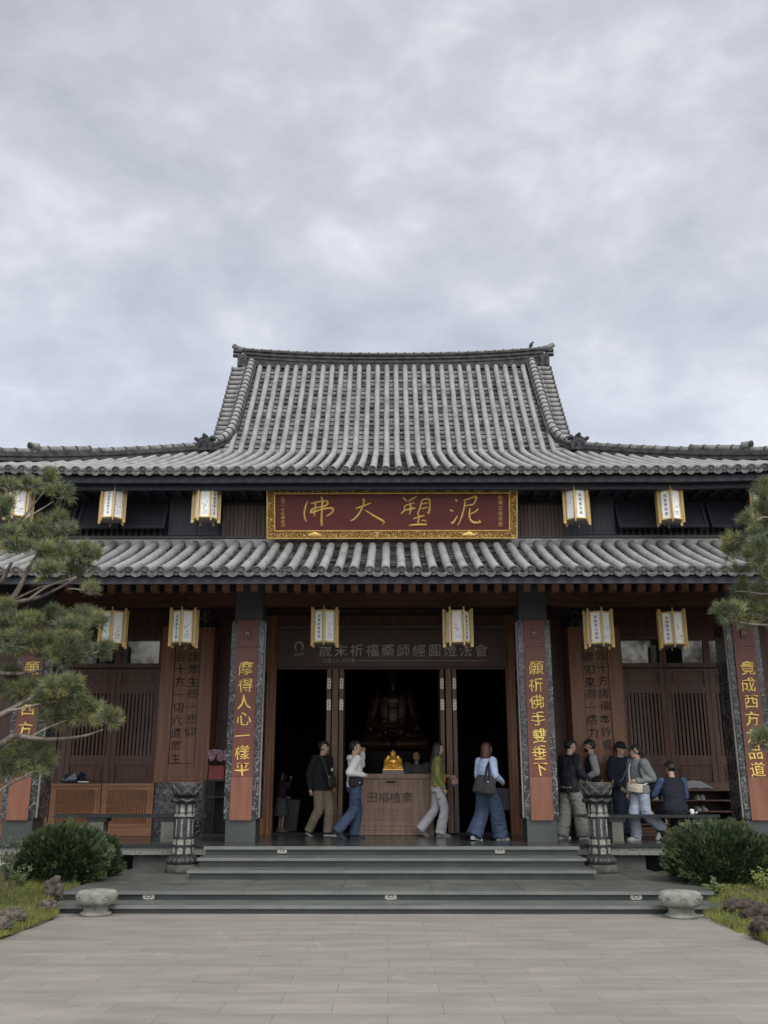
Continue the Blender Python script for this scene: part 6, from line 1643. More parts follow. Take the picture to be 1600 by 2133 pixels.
strap(bg2_, [T(0.2, 0.08, 1.05), T(0.12, 0.15, 1.10), T(-0.05, 0.155, 1.2), T(-0.13, 0.11, 1.36), T(-0.11, -0.02, 1.43), T(-0.03, -0.13, 1.32), T(0.1, -0.15, 1.15), T(0.18, -0.13, 1.05)], 0.03, C_vest)
m = MB(); c_ = T(0.255, 0.02, 0.965); m.box(c_.x - 0.004, c_.x + 0.006, c_.y - 0.01, c_.y + 0.01, c_.z - 0.008, c_.z + 0.008); link_mesh('badge', m.mesh('badge', M_paper), bg2_)
m = MB(); 
for q in (-1, 1): m.tube([HX @ Vector((q * 0.012, 0.104, 0.0)), HX @ Vector((q * 0.03, 0.103, 0.016)), HX @ Vector((q * 0.055, 0.09, 0.002)), HX @ Vector((q * 0.032, 0.10, -0.016)), HX @ Vector((q * 0.012, 0.104, 0.0))], 0.0022, 5); m.tube([HX @ Vector((q * 0.055, 0.09, 0.004)), HX @ Vector((q * 0.084, 0.0, 0.006))], 0.002, 5)
m.tube([HX @ Vector((-0.012, 0.104, 0.003)), HX @ Vector((0.012, 0.104, 0.003))], 0.002, 5); link_mesh('glasses', m.mesh('glasses', M_hinge), r2)

# P3: long black hair, green top
r3, V, T, HX, s, J = person('woman with long black hair, green sweater with orange hem and pale trousers', 913, 1743, -88, 1.70, C_green, None, C_pale,
    {'knR': (0.085, 0.12, 0.49), 'anR': (0.085, 0.04, 0.085), 'knL': (-0.085, -0.04, 0.48), 'anL': (-0.095, -0.32, 0.14), 'ftL': -28, 'elR': (0.205, -0.02, 1.10), 'wrR': (0.20, 0.10, 0.87), 'elL': (-0.21, 0.0, 1.10), 'wrL': (-0.14, 0.24, 1.08), 'curl': 0.7},
    (M_shoeg, M_shoeg), 'long', None, 0.895, (0.095, 0.082, 0.098), (-6, -12, 0), (0.0, 0), 0.98)
m = MB(); m.loft([(T(0, 0, 0.872), 0.172, 0.124), (T(0, 0, 0.925), 0.178, 0.13)], 28); link_mesh('hem_band', m.mesh('hem_band', C_orange), r3)
m = MB(); c_ = T(0.02, 0.125, 1.02); m.ell(c_, (0.08, 0.035, 0.09), 12, 8); link_mesh('front_panel', m.mesh('front_panel', C_orange), r3)
sn = cling(r3, 'snack_bag', 'red and navy snack bag held by the woman in green', 'bag'); m = MB()
c_ = J['wrL'] + Vector((0.05, 0.10, -0.02)); m.box(c_.x - 0.055, c_.x + 0.055, c_.y - 0.07, c_.y + 0.05, c_.z - 0.12, c_.z - 0.02, 0); m.box(c_.x - 0.05, c_.x + 0.05, c_.y - 0.06, c_.y + 0.04, c_.z - 0.17, c_.z - 0.121, 1)
for k in range(5): m.ell(c_ + Vector((0.02 * k - 0.04, 0.02 * (k % 3) - 0.03, 0.01)), (0.035, 0.035, 0.03), 8, 6, 2)
link_mesh('wrapper', m.mesh('wrapper', [mat('red_print', (0.30, 0.06, 0.06), (0.5, 0.3, 0.28), 30, 0.5), mat('navy_print', (0.03, 0.04, 0.12), None, 9, 0.5), mat('pink_print', (0.62, 0.40, 0.36), (0.4, 0.12, 0.10), 30, 0.6)]), sn)

# P4: brown hair, light blue shirt, tote, wide jeans
r4, V, T, HX, s, J = person('woman with brown hair in a light blue shirt and wide jeans, seen from behind', 1016, 1751, -52, 1.64, C_sky, None, C_jean2,
    {'knR': (0.10, 0.16, 0.49), 'anR': (0.10, 0.22, 0.085), 'knL': (-0.10, -0.02, 0.48), 'anL': (-0.11, -0.22, 0.10), 'ftL': -8, 'elR': (0.25, -0.02, 1.13), 'wrR': (0.20, 0.20, 1.02), 'elL': (-0.22, 0.0, 1.12), 'wrL': (-0.14, 0.2, 1.05)},
    (M_shoew, M_shoew), 'bob', M_bhair, 0.90, (0.112, 0.128, 0.145), (-2, -14, 0), (0.03, 0), 1.0, sx=1.1)
tt = cling(r4, 'tote_bag', 'large charcoal tote bag on the shoulder of the woman in light blue', 'bag')
b = MB(); b.loft([((0, 0, -0.17), 0.20, 0.05), ((0, 0, -0.13), 0.215, 0.075), ((0, 0, 0.02), 0.19, 0.07), ((0, 0, 0.13), 0.145, 0.045), ((0, 0, 0.14), 0.14, 0.03)], 20)
X = Matrix.Translation(T(0.14, -0.17, 0.98)) @ rotz(0.45) @ Matrix.Rotation(0.12, 4, 'Y'); b.v = [X @ v for v in b.v]; me = remesh(b, 0.01, 2, [C_dgrey], 'bag'); wrinkle(me, 0.008, 9, 1, 3); link_mesh('bag', me, tt)
for off in (-0.03, 0.04): strap(tt, [X @ Vector((0.04 + off, -0.06, 0.02)), X @ Vector((0.05 + off, -0.045, 0.15)), T(0.15 + off * 0.5, -0.10, 1.30), T(0.145, 0.0, 1.435), T(0.16, 0.10, 1.30), T(0.22, 0.07, 1.12), X @ Vector((0.12, 0.05, 0.12))], 0.034, C_vest)
m = MB(); m.tube([X @ Vector((0.09, -0.078, 0.04)), X @ Vector((0.09, -0.088, 0.04))], 0.012, 10); link_mesh('button', m.mesh('button', M_paper), tt)

# P5: dark patterned shirt, grey wide trousers, from behind
r5, V, T, HX, s, J = person('young man in a dark patterned shirt and wide grey trousers, back to the camera', 1193, 1748, -62, 1.72, C_pat, None, C_grey,
    {'knR': (0.11, 0.10, 0.49), 'anR': (0.13, 0.14, 0.085), 'knL': (-0.11, -0.03, 0.48), 'anL': (-0.14, -0.12, 0.085), 'elR': (0.25, 0.05, 1.10), 'wrR': (0.17, 0.27, 1.02), 'elL': (-0.25, 0.02, 1.10), 'wrL': (-0.16, 0.25, 1.0)},
    (M_shoew, M_shoew), 'short', None, 0.79, (0.118, 0.118, 0.125), (-14, -22, 0), (0.05, 0), 1.16, sx=1.2)
# P6: vest and mask
r6, V, T, HX, s, J = person('man in a black vest with grey sleeves and a black face mask, facing left', 1246, 1744, 84, 1.74, C_vest, None, C_black,
    {'elL': (-0.25, -0.03, 1.12), 'wrL': (-0.16, 0.25, 0.98), 'elR': (0.24, 0.0, 1.1), 'wrR': (0.15, 0.27, 1.0), 'knL': (-0.1, 0.05, 0.48), 'anL': (-0.11, 0.02, 0.085)},
    (M_shoeb, M_shoeb), 'short', M_ghair, 0.82, (0.10, 0.085, 0.085), (-10, 8, 0), (0.05, 0), 1.08, sleevem=C_sleeve, sx=1.1)
m = MB(); m.ell(HX @ Vector((0, 0.062, -0.048)), (0.058 * s, 0.05 * s, 0.05 * s), 16, 10); link_mesh('face_mask', m.mesh('face_mask', C_black), r6)
# P7: cap and navy sweater with a K
r7, V, T, HX, s, J = person('older man in a black cap and navy sweater with a big grey K', 1301, 1743, -148, 1.70, C_navy, None, C_djean,
    {'elR': (0.26, -0.02, 1.10), 'wrR': (0.20, 0.17, 0.90), 'elL': (-0.25, -0.03, 1.1), 'wrL': (-0.23, 0.1, 0.9), 'curl': 0.4}, (M_shoeb, M_shoeb), 'short', M_ghair, 0.85, (0.108, 0.098, 0.10), (-12, 8, 0), (0.03, 0), 1.16, sx=1.15)
m = MB(); m.ell(HX @ Vector((0, -0.006, 0.058)), (0.093 * s, 0.112 * s, 0.085 * s), 20, 12)
m.grid(lambda u, v: HX @ Vector(((u - 0.5) * 0.15 * (1 - 0.25 * v), 0.085 + 0.085 * v * (1 - 1.6 * (u - 0.5) ** 2), 0.062 - 0.018 * v - 0.10 * (u - 0.5) ** 2)), 10, 5); m.grid(lambda u, v: HX @ Vector(((0.5 - u) * 0.15 * (1 - 0.25 * v), 0.085 + 0.085 * v * (1 - 1.6 * (u - 0.5) ** 2), 0.056 - 0.018 * v - 0.10 * (u - 0.5) ** 2)), 10, 5)
link_mesh('cap', m.mesh('cap', C_black), r7)
m = MB(); m.lathe([(0.072, 0), (0.080, 0.012), (0.070, 0.035), (0.062, 0.036)], 20, T(0, 0.005, 1.415)); link_mesh('collar', m.mesh('collar', mat('pinkish_collar', (0.48, 0.38, 0.33), None, 9, 0.8)), r7)
me = text_mesh('K', 0.26, 0.004, mat('grey_felt', (0.34, 0.36, 0.40), None, 40, 0.9)).copy(); c_ = T(-0.09, 0.0, 1.20); me.transform(Matrix.Translation((c_.x, c_.y + 0.142, c_.z)) @ rotz(pi - 0.42 * -1 * 0.9) @ Matrix.Rotation(0.05, 4, 'X') @ FACE); link_mesh('lettering', me, r7)
sg7 = cling(r7, 'crossbody_strap', 'grey crossbody strap with a small dark pouch over the navy sweater', 'bag')
strap(sg7, [T(-0.13, 0.05, 1.435), T(-0.10, 0.14, 1.34), T(0.0, 0.165, 1.2), T(0.10, 0.165, 1.05), T(0.18, 0.11, 0.94), T(0.21, -0.02, 0.9), T(0.1, -0.16, 1.05), T(-0.05, -0.15, 1.28), T(-0.12, -0.06, 1.43)], 0.034, mat('grey_webbing', (0.15, 0.15, 0.16), None, 30, 0.8))
bagmesh(sg7, T(0.215, -0.03, 0.88), (0.07, 0.03, 0.06), C_vest, radians(80), name='pouch')
# P8: girl in grey hoodie
r8, V, T, HX, s, J = person('girl in a grey fleece and light jeans striding left, with glasses', 1342, 1751, 112, 1.60, C_hood, None, C_ljean,
    {'knR': (0.085, 0.12, 0.49), 'anR': (0.085, 0.10, 0.085), 'knL': (-0.085, -0.02, 0.47), 'anL': (-0.085, -0.36, 0.22), 'ftL': -42, 'elL': (-0.24, -0.12, 1.10), 'wrL': (-0.14, 0.15, 1.06), 'elR': (0.23, 0.02, 1.08), 'wrR': (0.21, 0.12, 0.84), 'curl': 0.8},
    (M_shoew, M_sole), 'short', None, 0.83, (0.105, 0.098, 0.096), (-2, -12, 0), (0.04, 0), 1.12, sx=1.25)
m = MB()
for q in (-1, 1): m.tube([HX @ Vector((q * 0.012, 0.102, 0.0)), HX @ Vector((q * 0.03, 0.101, 0.018)), HX @ Vector((q * 0.056, 0.088, 0.002)), HX @ Vector((q * 0.032, 0.098, -0.018)), HX @ Vector((q * 0.012, 0.102, 0.0))], 0.0022, 5); m.tube([HX @ Vector((q * 0.056, 0.088, 0.004)), HX @ Vector((q * 0.084, 0.0, 0.006))], 0.002, 5)
link_mesh('glasses', m.mesh('glasses', C_orange), r8)
m = MB(); m.tube([HX @ Vector((0, -0.09, 0.03)), HX @ Vector((0, -0.14, 0.0)), HX @ Vector((0.01, -0.15, -0.08)), HX @ Vector((0.0, -0.13, -0.15))], [0.03, 0.034, 0.028, 0.006], 10); link_mesh('hair', m.mesh('hair', M_hair), r8)
for q in (-1, 1):
    m = MB(); m.tube([HX @ Vector((q * 0.05, 0.088, 0.07)), HX @ Vector((q * 0.078, 0.06, 0.03)), HX @ Vector((q * 0.082, 0.05, -0.05))], [0.012, 0.014, 0.003], 7); link_mesh('hair', m.mesh('hair', M_hair), r8)
m = MB(); m.lathe([(0.068, -0.01), (0.085, 0.01), (0.078, 0.055), (0.066, 0.05)], 20, T(0, 0.005, 1.40)); me = remesh(m, 0.01, 1, [C_hood], 'collar'); link_mesh('collar', me, r8)
cb = cling(r8, 'crescent_bag', 'cream crescent bag worn across the grey fleece', 'bag')
bagmesh(cb, T(-0.10, 0.19, 0.93), (0.15, 0.055, 0.075), C_cream, 0.5, pitch=-0.12)
strap(cb, [T(0.01, 0.20, 0.98), T(0.06, 0.175, 1.15), T(0.09, 0.14, 1.32), T(0.08, 0.03, 1.435), T(0.0, -0.13, 1.3), T(-0.2, -0.10, 1.05), T(-0.22, 0.06, 0.98), T(-0.19, 0.14, 0.97)], 0.026, mat('white_strap', (0.6, 0.6, 0.58), None, 9, 0.7))
bk = cling(r8, 'backpack', 'dark grey backpack slung on one shoulder of the girl', 'bag')
b = MB(); b.ell(T(-0.12, -0.19, 1.08), (0.12, 0.075, 0.19), 16, 12); me = remesh(b, 0.012, 2, [C_dgrey], 'bag'); wrinkle(me, 0.008, 9, 1, 3); link_mesh('bag', me, bk)
strap(bk, [T(-0.14, -0.17, 1.26), T(-0.15, -0.04, 1.43), T(-0.16, 0.09, 1.36), T(-0.19, 0.13, 1.2), T(-0.21, 0.06, 1.05), T(-0.17, -0.12, 0.98)], 0.04, C_dgrey)
# P9: man seated on the bench, back to the camera
SY = 16.93; sx_ = XY(1408, 1690, SY)
r9, V, T, HX, s, J = person('man in a navy vest and blue shirt seated on the bench, back turned', 1408, 1700, 6, 1.66, C_navy, None, C_black,
    {'hipz': 0.545, 'knR': (0.14, 0.40, 0.50), 'anR': (0.13, 0.42, 0.085), 'knL': (-0.15, 0.40, 0.50), 'anL': (-0.17, 0.30, 0.085), 'elL': (-0.31, 0.10, 1.14), 'wrL': (-0.28, 0.34, 1.08), 'elR': (0.24, 0.06, 1.10), 'wrR': (0.18, 0.28, 1.02)},
    (M_shoeb, M_shoeb), 'short', None, 0.86, (0.10, 0.085, 0.08), (-18, 14, 0), (0.10, 0), 1.18, sleevem=C_blue, sx=0.92, loc=Vector((sx_, SY, FZ)))
# inside: child at the left, grey-robed figure behind the box
r10, V, T, HX, s, J = person('child in a dim top and grey skirt just inside the left doorway', 582, 1722, -60, 1.18, C_plum, None, None,
    {'elR': (0.23, 0.10, 1.25), 'wrR': (0.14, 0.20, 1.48), 'elL': (-0.2, 0.05, 1.1), 'wrL': (-0.1, 0.2, 1.0)}, (M_shoeg, M_shoeg), 'bob', None, 0.95, head=(-12, 0, 0), loc=Vector((XY(586, 1700, 20.2), 20.2, FZ)), group='people inside the hall')
m = MB(); m.loft([(T(0, 0, 0.46), 0.19, 0.15), (T(0, 0, 0.75), 0.15, 0.12), (T(0, 0, 0.98), 0.125, 0.10)], 24); me = remesh(m, 0.012, 1, [C_robe], 'skirt'); wrinkle(me, 0.01, 12, 0.4, 3); link_mesh('skirt', me, r10)
r11, V, T, HX, s, J = person('bald figure in a grey robe sitting in the dark behind the offering box', 868, 1612, 175, 1.62, C_robe, None, C_robe,
    {'hipz': 0.42, 'knR': (0.16, 0.36, 0.40), 'anR': (0.1, 0.1, 0.09), 'knL': (-0.16, 0.36, 0.40), 'anL': (-0.1, 0.1, 0.09), 'elR': (0.25, 0.02, 1.08), 'wrR': (0.06, 0.2, 1.0), 'elL': (-0.25, 0.02, 1.08), 'wrL': (-0.06, 0.2, 1.0)},
    None, None, None, 0.86, (0.12, 0.11, 0.10), (-8, 0, 0), (0.03, 0), 1.25, sx=1.4, loc=Vector((XY(868, 1600, 21.0), 21.0, FZ + 0.45)), group='people inside the hall')
m = MB(); q = r11.location; m.box(q.x - 0.4, q.x + 0.4, q.y - 0.3, q.y + 0.5, FZ + 0.008, FZ + 0.44 + 0.08); tag(m.build('meditation_dais', M_black), 'low black dais under the grey-robed figure', 'dais')
# ================================================================== garden: grass, rocks, shrubs, pines
def leafmat(name, c1, c2, sc=3.0, rough=0.6, tr=0.25):
    m = mat(name, c1, c2, sc, rough, lo=0.36, hi=0.64, detail=4)
    b = m.node_tree.nodes['Principled BSDF']
    return m
M_needle = leafmat('pine_needle', (0.235, 0.25, 0.105), (0.095, 0.12, 0.055), 5.5)
M_needle2 = leafmat('pine_needle_bluish', (0.165, 0.20, 0.115), (0.075, 0.105, 0.065), 5.5)
M_needle3 = leafmat('pine_needle_yellow', (0.31, 0.29, 0.10), (0.18, 0.18, 0.06), 5.5)
M_bark = mat('pine_bark', (0.20, 0.17, 0.14), (0.06, 0.05, 0.042), 14, 0.9, bump=0.8, stretch=(1, 1, 0.6))
M_twig = mat('pale_twig', (0.34, 0.29, 0.24), (0.17, 0.14, 0.115), 18, 0.9)
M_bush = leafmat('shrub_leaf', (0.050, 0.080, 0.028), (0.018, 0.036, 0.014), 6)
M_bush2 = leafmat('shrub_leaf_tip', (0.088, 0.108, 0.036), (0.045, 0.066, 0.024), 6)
M_grass = leafmat('grass_blade', (0.25, 0.265, 0.045), (0.11, 0.135, 0.028), 2.4)
M_cover = leafmat('ground_cover_leaf', (0.12, 0.18, 0.045), (0.06, 0.10, 0.03), 5)
M_rock = mat('garden_rock', (0.15, 0.125, 0.095), (0.035, 0.030, 0.026), 12, 0.95, bump=1.0, detail=9)
M_lava = mat('lava_rock', (0.075, 0.055, 0.042), (0.018, 0.014, 0.012), 16, 0.95, bump=1.2, detail=9)
rr = random.Random(21)
def bedz(x, y):
    d = abs(x) - 3.95; 
    return 0.02 + 0.16 * (1 - math.exp(-max(0, d) * 1.5)) + 0.10 * max(0, min(1, (y - 12.4) / 1.5)) * min(1, max(0, d) * 3) + 0.03 * noise.noise(Vector((x * 1.5, y * 1.5, 0)))
for sg in (-1, 1):
    m = MB()
    def bf(u, v, sg=sg):
        Y = 5 + 11.3 * v; e = (4.06 if sg < 0 else 3.83) + (0.04 * sin(Y * 3.1) if sg < 0 else 0.04 * sin(Y * 2.3)); e += max(0, Y - 12.25) * (0.55 if Y < 12.9 else 0) + (0.36 if Y >= 12.9 else 0)
        x = e + (9.5 - e) * u ** 1.6
        return Vector((sg * x, Y, -0.015 if u == 0 else bedz(x, Y)))
    m.grid(bf, 30, 60); tag(m.build('garden_bed', mat('bed_soil', (0.075, 0.07, 0.035), (0.04, 0.035, 0.02), 4, 0.95, bump=0.6)), kind='structure')
    # grass and low ground cover, too fine to count
    gm = MB(); n = 26000
    for k in range(n):
        Y = 9.2 + 4.9 * rr.random(); e = (4.03 if sg < 0 else 3.80) + (max(0, Y - 12.3) * 0.5 if Y < 13 else 0.32)
        x = e + 2.6 * rr.random() ** 1.5 + 0.02 * rr.random(); f = noise.noise(Vector((x * 2.2, Y * 2.2, sg * 5)))
        if f < -0.25 and rr.random() < 0.7: continue
        z = bedz(x, Y); h = (0.035 + 0.05 * rr.random()) * (1 + 0.8 * max(0, f)); a = rr.uniform(0, 6.28); w_ = 0.0035 + 0.004 * rr.random()
        p0 = Vector((sg * x, Y, z - 0.01)); s_ = Vector((cos(a), sin(a), 0)) * w_; t_ = p0 + Vector((rr.gauss(0, 0.02), rr.gauss(0, 0.02), h))
        if k % 6 == 0:      # broader cover leaf
            d = Vector((cos(a), sin(a), 0.5)) * 0.028; q = p0 + Vector((0, 0, h * 0.8)); gm.add([q - s_ * 2.4, q + d * 0.5 + s_.orthogonal().normalized() * 0.002 - s_ * 2.0, q + d, q + d * 0.5 + s_ * 2.2], [(0, 1, 2, 3)], 1)
        else: gm.add([p0 - s_, p0 + s_, t_], [(0, 1, 2)], 2 if k % 5 == 0 else 0)
    tag(gm.build('grass', [M_grass, M_cover, mat('dry_grass', (0.26, 0.21, 0.085), (0.14, 0.10, 0.045), 3, 0.8)]), kind='stuff')
def rock(px, py, rx, ry, rz_, mt, label, grp, Y=None, turn=0.0, z0=0.05, seed=0):
    q = G(px, py, z0) if Y is None else W(px, py, Y)
    m = MB(); m.ell((0, 0, 0), (rx, ry, rz_), 56, 36, 0, rotz(turn), smooth=False)
    for v in m.v:
        n_ = noise.noise(v * (1.6 / max(rx, 0.12)) + Vector((seed, 0, 0))) * 0.35 + noise.noise(v * (5.0 / max(rx, 0.12)) + Vector((seed, 3, 0))) * 0.16 + noise.noise(v * (15.0 / max(rx, 0.12)) + Vector((seed, 5, 0))) * 0.07
        v *= 1 + n_
    m.v = [v + Vector((q.x, q.y, z0 + rz_ * 0.55)) for v in m.v]
    tag(m.build('rock', mt), label, 'rock', grp)
LR, RR = 'rocks in the left grass bed', 'dark rocks along the right grass bed'
rock(110, 1872, 0.125, 0.11, 0.165, M_rock, 'pointed brown rock under the left round bush', LR, seed=1, z0=0.12)
rock(97, 1893, 0.11, 0.09, 0.07, M_rock, 'small brown rock in the grass behind the left stone stool', LR, seed=5, z0=0.10)
rock(22, 1915, 0.16, 0.13, 0.08, M_rock, 'flat dark rock half sunk in the bright left grass', LR, seed=8, z0=0.10)
rock(-8, 1935, 0.16, 0.13, 0.08, M_rock, 'dark rock cut by the left picture edge in the grass', LR, seed=12, z0=0.08)
for k, (px, py, rx, tn, lab) in enumerate(((1528, 1868, 0.20, 0.2, 'dark lava rock nearest the right end of the steps'), (1556, 1880, 0.24, -0.2, 'second dark lava rock from the steps, under the right bush'), (1548, 1903, 0.22, -0.35, 'long dark lava rock just right of the right stone stool'), (1583, 1918, 0.22, -0.5, 'dark lava rock above the bright grass tip on the right'), (1600, 1946, 0.20, -0.6, 'dark lava rock at the right picture edge, lowest of its row'))):
    rock(px, py, rx, 0.13, 0.10, M_lava, lab, RR, turn=tn, seed=20 + 3 * k, z0=0.06)

def shrub(px, py, rxp, ryp, Y, n, label, grp, seed, mats=(None, None), flat=0.9):
    c = W(px, py, Y); k_ = (c - Vector((0, 0, HC))).dot(Vector((0, cos(PITCH), sin(PITCH)))) / FPX; rx, rz_ = rxp * k_, ryp * k_
    root = thing('round_shrub', label, 'shrub', (c.x, c.y, max(0.0, c.z - rz_)), grp)
    r = random.Random(seed); m = MB(); fine = MB()
    for i in range(n):
        while True:
            d = Vector((r.gauss(0, 1), r.gauss(0, 1), r.gauss(0, 1)))
            if d.length > 0.1: d.normalize(); 
            if d.z > -0.75: break
        lump = 1 + 0.26 * noise.noise(d * 2.1 + Vector((seed, 0, 0))) + 0.16 * noise.noise(d * 5.0 + Vector((0, seed, 0)))
        t = lump * (1 - 0.42 * r.random() ** 2.2)
        if noise.noise(d * 3.7 + Vector((seed, seed, 0))) < -0.28 and r.random() < 0.75: t *= 0.78
        p0 = c + Vector((d.x * rx * t, d.y * rx * flat * t, d.z * rz_ * t))
        up = (d * 0.9 + Vector((0, 0, 0.55)) + Vector((r.gauss(0, .3), r.gauss(0, .3), r.gauss(0, .3)))).normalized()
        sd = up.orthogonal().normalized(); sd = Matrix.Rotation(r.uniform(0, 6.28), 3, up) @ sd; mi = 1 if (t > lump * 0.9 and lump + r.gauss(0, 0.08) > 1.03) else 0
        L_ = r.uniform(0.035, 0.085)
        for q in range(6):          # one small flat spray
            b = p0 + up * L_ * q / 6; s2 = sd * (1 if q % 2 else -1); tip = b + (up * 0.75 + s2 * 0.75) * L_ * 0.42; w_ = up.cross(s2) * 0.0 + (up * 0.6 - s2 * 0.6) * 0.0075
            m.add([b - w_, tip, b + w_ + up * 0.008], [(0, 1, 2)], mi)
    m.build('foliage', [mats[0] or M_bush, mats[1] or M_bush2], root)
    st = MB()
    for i in range(14):
        a = r.uniform(0, 6.28); b0 = Vector((c.x + 0.08 * cos(a), c.y + 0.08 * sin(a), 0.02)); b1 = c + Vector((cos(a) * rx * 0.45, sin(a) * rx * 0.4, r.uniform(-0.3, 0.2) * rz_)); b2 = c + Vector((cos(a) * rx * 0.8, sin(a) * rx * 0.7, r.uniform(-0.2, 0.6) * rz_))
        st.tube([b0, b0.lerp(b1, 0.5) + Vector((0, 0, 0.05)), b1, b2], [0.018, 0.014, 0.011, 0.004], 6)
    st.build('stem', M_bark, root)
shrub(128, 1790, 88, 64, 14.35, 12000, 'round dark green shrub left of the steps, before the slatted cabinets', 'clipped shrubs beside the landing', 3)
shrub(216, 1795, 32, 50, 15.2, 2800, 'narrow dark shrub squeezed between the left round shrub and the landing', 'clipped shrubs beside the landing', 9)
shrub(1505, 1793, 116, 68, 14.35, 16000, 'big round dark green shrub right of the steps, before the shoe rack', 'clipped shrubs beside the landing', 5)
def sprig(px, py, Y, n, h, label, spread=0.5, seed=1, mt=None):
    q = W(px, py, Y); q.z = bedz(abs(q.x), q.y); r = random.Random(seed); root = thing('garden_plant', label, 'plant', q, 'small plants in the grass beds'); m = MB(); st = MB()
    for i in range(n):
        a = r.uniform(0, 6.28); d = Vector((cos(a) * spread * r.random(), sin(a) * spread * r.random(), 1)).normalized(); l = h * r.uniform(0.5, 1); e = q + d * l; st.tube([q, q.lerp(e, 0.5), e], [0.004, 0.003, 0.0015], 5)
        for k in range(18):
            b = q.lerp(e, r.uniform(0.2, 1)); dd = Vector((r.gauss(0, 1), r.gauss(0, 1), r.gauss(0.4, 0.6))).normalized() * r.uniform(0.03, 0.06); s_ = dd.orthogonal().normalized() * 0.011
            m.add([b, b + dd * 0.5 + s_, b + dd, b + dd * 0.5 - s_], [(0, 1, 2, 3)])
    m.build('foliage', mt or M_cover, root); st.build('stem', M_bark, root)
sprig(18, 1790, 13.9, 14, 0.6, 'thin twiggy plant before the white plinth at the left edge', 0.5, 3, M_cover)
sprig(40, 1850, 13.6, 9, 0.35, 'low leafy plant under the left round shrub near the pointed rock', 0.9, 5)
sprig(1493, 1880, 13.2, 16, 0.26, 'bright leafy plant at the right end of the steps beside the rocks', 1.0, 6, M_cover)
sprig(1590, 1850, 13.4, 14, 0.32, 'small bright plant between the right shrub and the lava rocks', 1.0, 8, M_grass)

def pine(name, label, trunk, pads, limbs, Y0, seed):
    r = random.Random(seed)
    root = thing('pine_tree', label, 'tree', trunk[0][0], 'pines framing the temple front')
    tb = MB(); tb.tube([p for p, _ in trunk], [q for _, q in trunk], 14)
    tb.build('trunk', M_bark, root)
    lb = MB(); lt = MB()
    for pts, r0, r1, dy in limbs:
        P = []
        for i, q in enumerate(pts):
            P.append(q if isinstance(q, Vector) else W(q[0], q[1], Y0 + dy + (q[2] if len(q) > 2 else 0)))
        fine = []
        for i in range(len(P) - 1):
            for t in (0, 0.33, 0.66): fine.append(P[i].lerp(P[i + 1], t) + Vector((r.gauss(0, .008), r.gauss(0, .008), r.gauss(0, .008))))
        fine.append(P[-1]); n = len(fine)
        for _ in range(2): fine = [fine[0]] + [(fine[k - 1] + 2 * fine[k] + fine[k + 1]) / 4 for k in range(1, n - 1)] + [fine[-1]]
        (lb if r0 > 0.02 else lt).tube(fine, [r0 + (r1 - r0) * k / (n - 1) for k in range(n)], 8)
    lb.build('branch', M_bark, root)
    m = MB()
    for px, py, rxp, ryp in pads:
        Y = Y0 + r.uniform(-0.35, 0.35); c = W(px, py, Y); k_ = (c - Vector((0, 0, HC))).dot(Vector((0, cos(PITCH), sin(PITCH)))) / FPX
        rx, rz_ = rxp * k_, ryp * k_; cb_ = c + Vector((0, 0, -rz_ * 1.1)); n = int(max(11, rxp * ryp / 10.5))
        for i in range(n):
            while True:
                u = Vector((r.uniform(-1, 1), r.uniform(-1, 1), r.uniform(-1, 1)))
                if u.length < 1: break
            p0 = c + Vector((u.x * rx * 0.86, u.y * rx * 0.7, u.z * rz_ * 0.8)); d = (p0 - cb_); d = (d.normalized() * 0.8 + Vector((r.gauss(0, .35), r.gauss(0, .35), 0.45 + r.gauss(0, .25)))).normalized()
            if u.z < -0.2 and r.random() < 0.3: d.z *= -0.3; d.normalize()
            mi = r.choices((0, 1, 2), (0.6, 0.28, 0.12))[0]
            if r.random() < 0.3: lt.tube([cb_.lerp(p0, 0.35) + Vector((r.gauss(0, .02), r.gauss(0, .02), 0)), cb_.lerp(p0, 0.7), p0], [0.0055, 0.005, 0.003], 4)
            e1 = d.orthogonal().normalized(); e2 = d.cross(e1); sh = r.uniform(0.03, 0.08)
            for k in range(44):
                a = r.uniform(0, 6.28); sp = r.uniform(0.18, 1.25); L_ = r.uniform(0.075, 0.125)
                b = p0 + d * sh * r.random(); q = (d * cos(sp) + (e1 * cos(a) + e2 * sin(a)) * sin(sp)).normalized(); q.z -= 0.10 * sp
                w_ = q.orthogonal().normalized(); w_ = (Matrix.Rotation(r.uniform(0, 3.1), 3, q) @ w_) * 0.0021
                m.add([b - w_, b + w_, b + q * L_ * 0.7 + w_ * 0.8, b + q * L_], [(0, 1, 2, 3)], mi)
    o_ = len(m.v); m.add(lt.v, lt.f, 3, True)
    m.build('crown', [M_needle, M_needle2, M_needle3, M_twig], root)
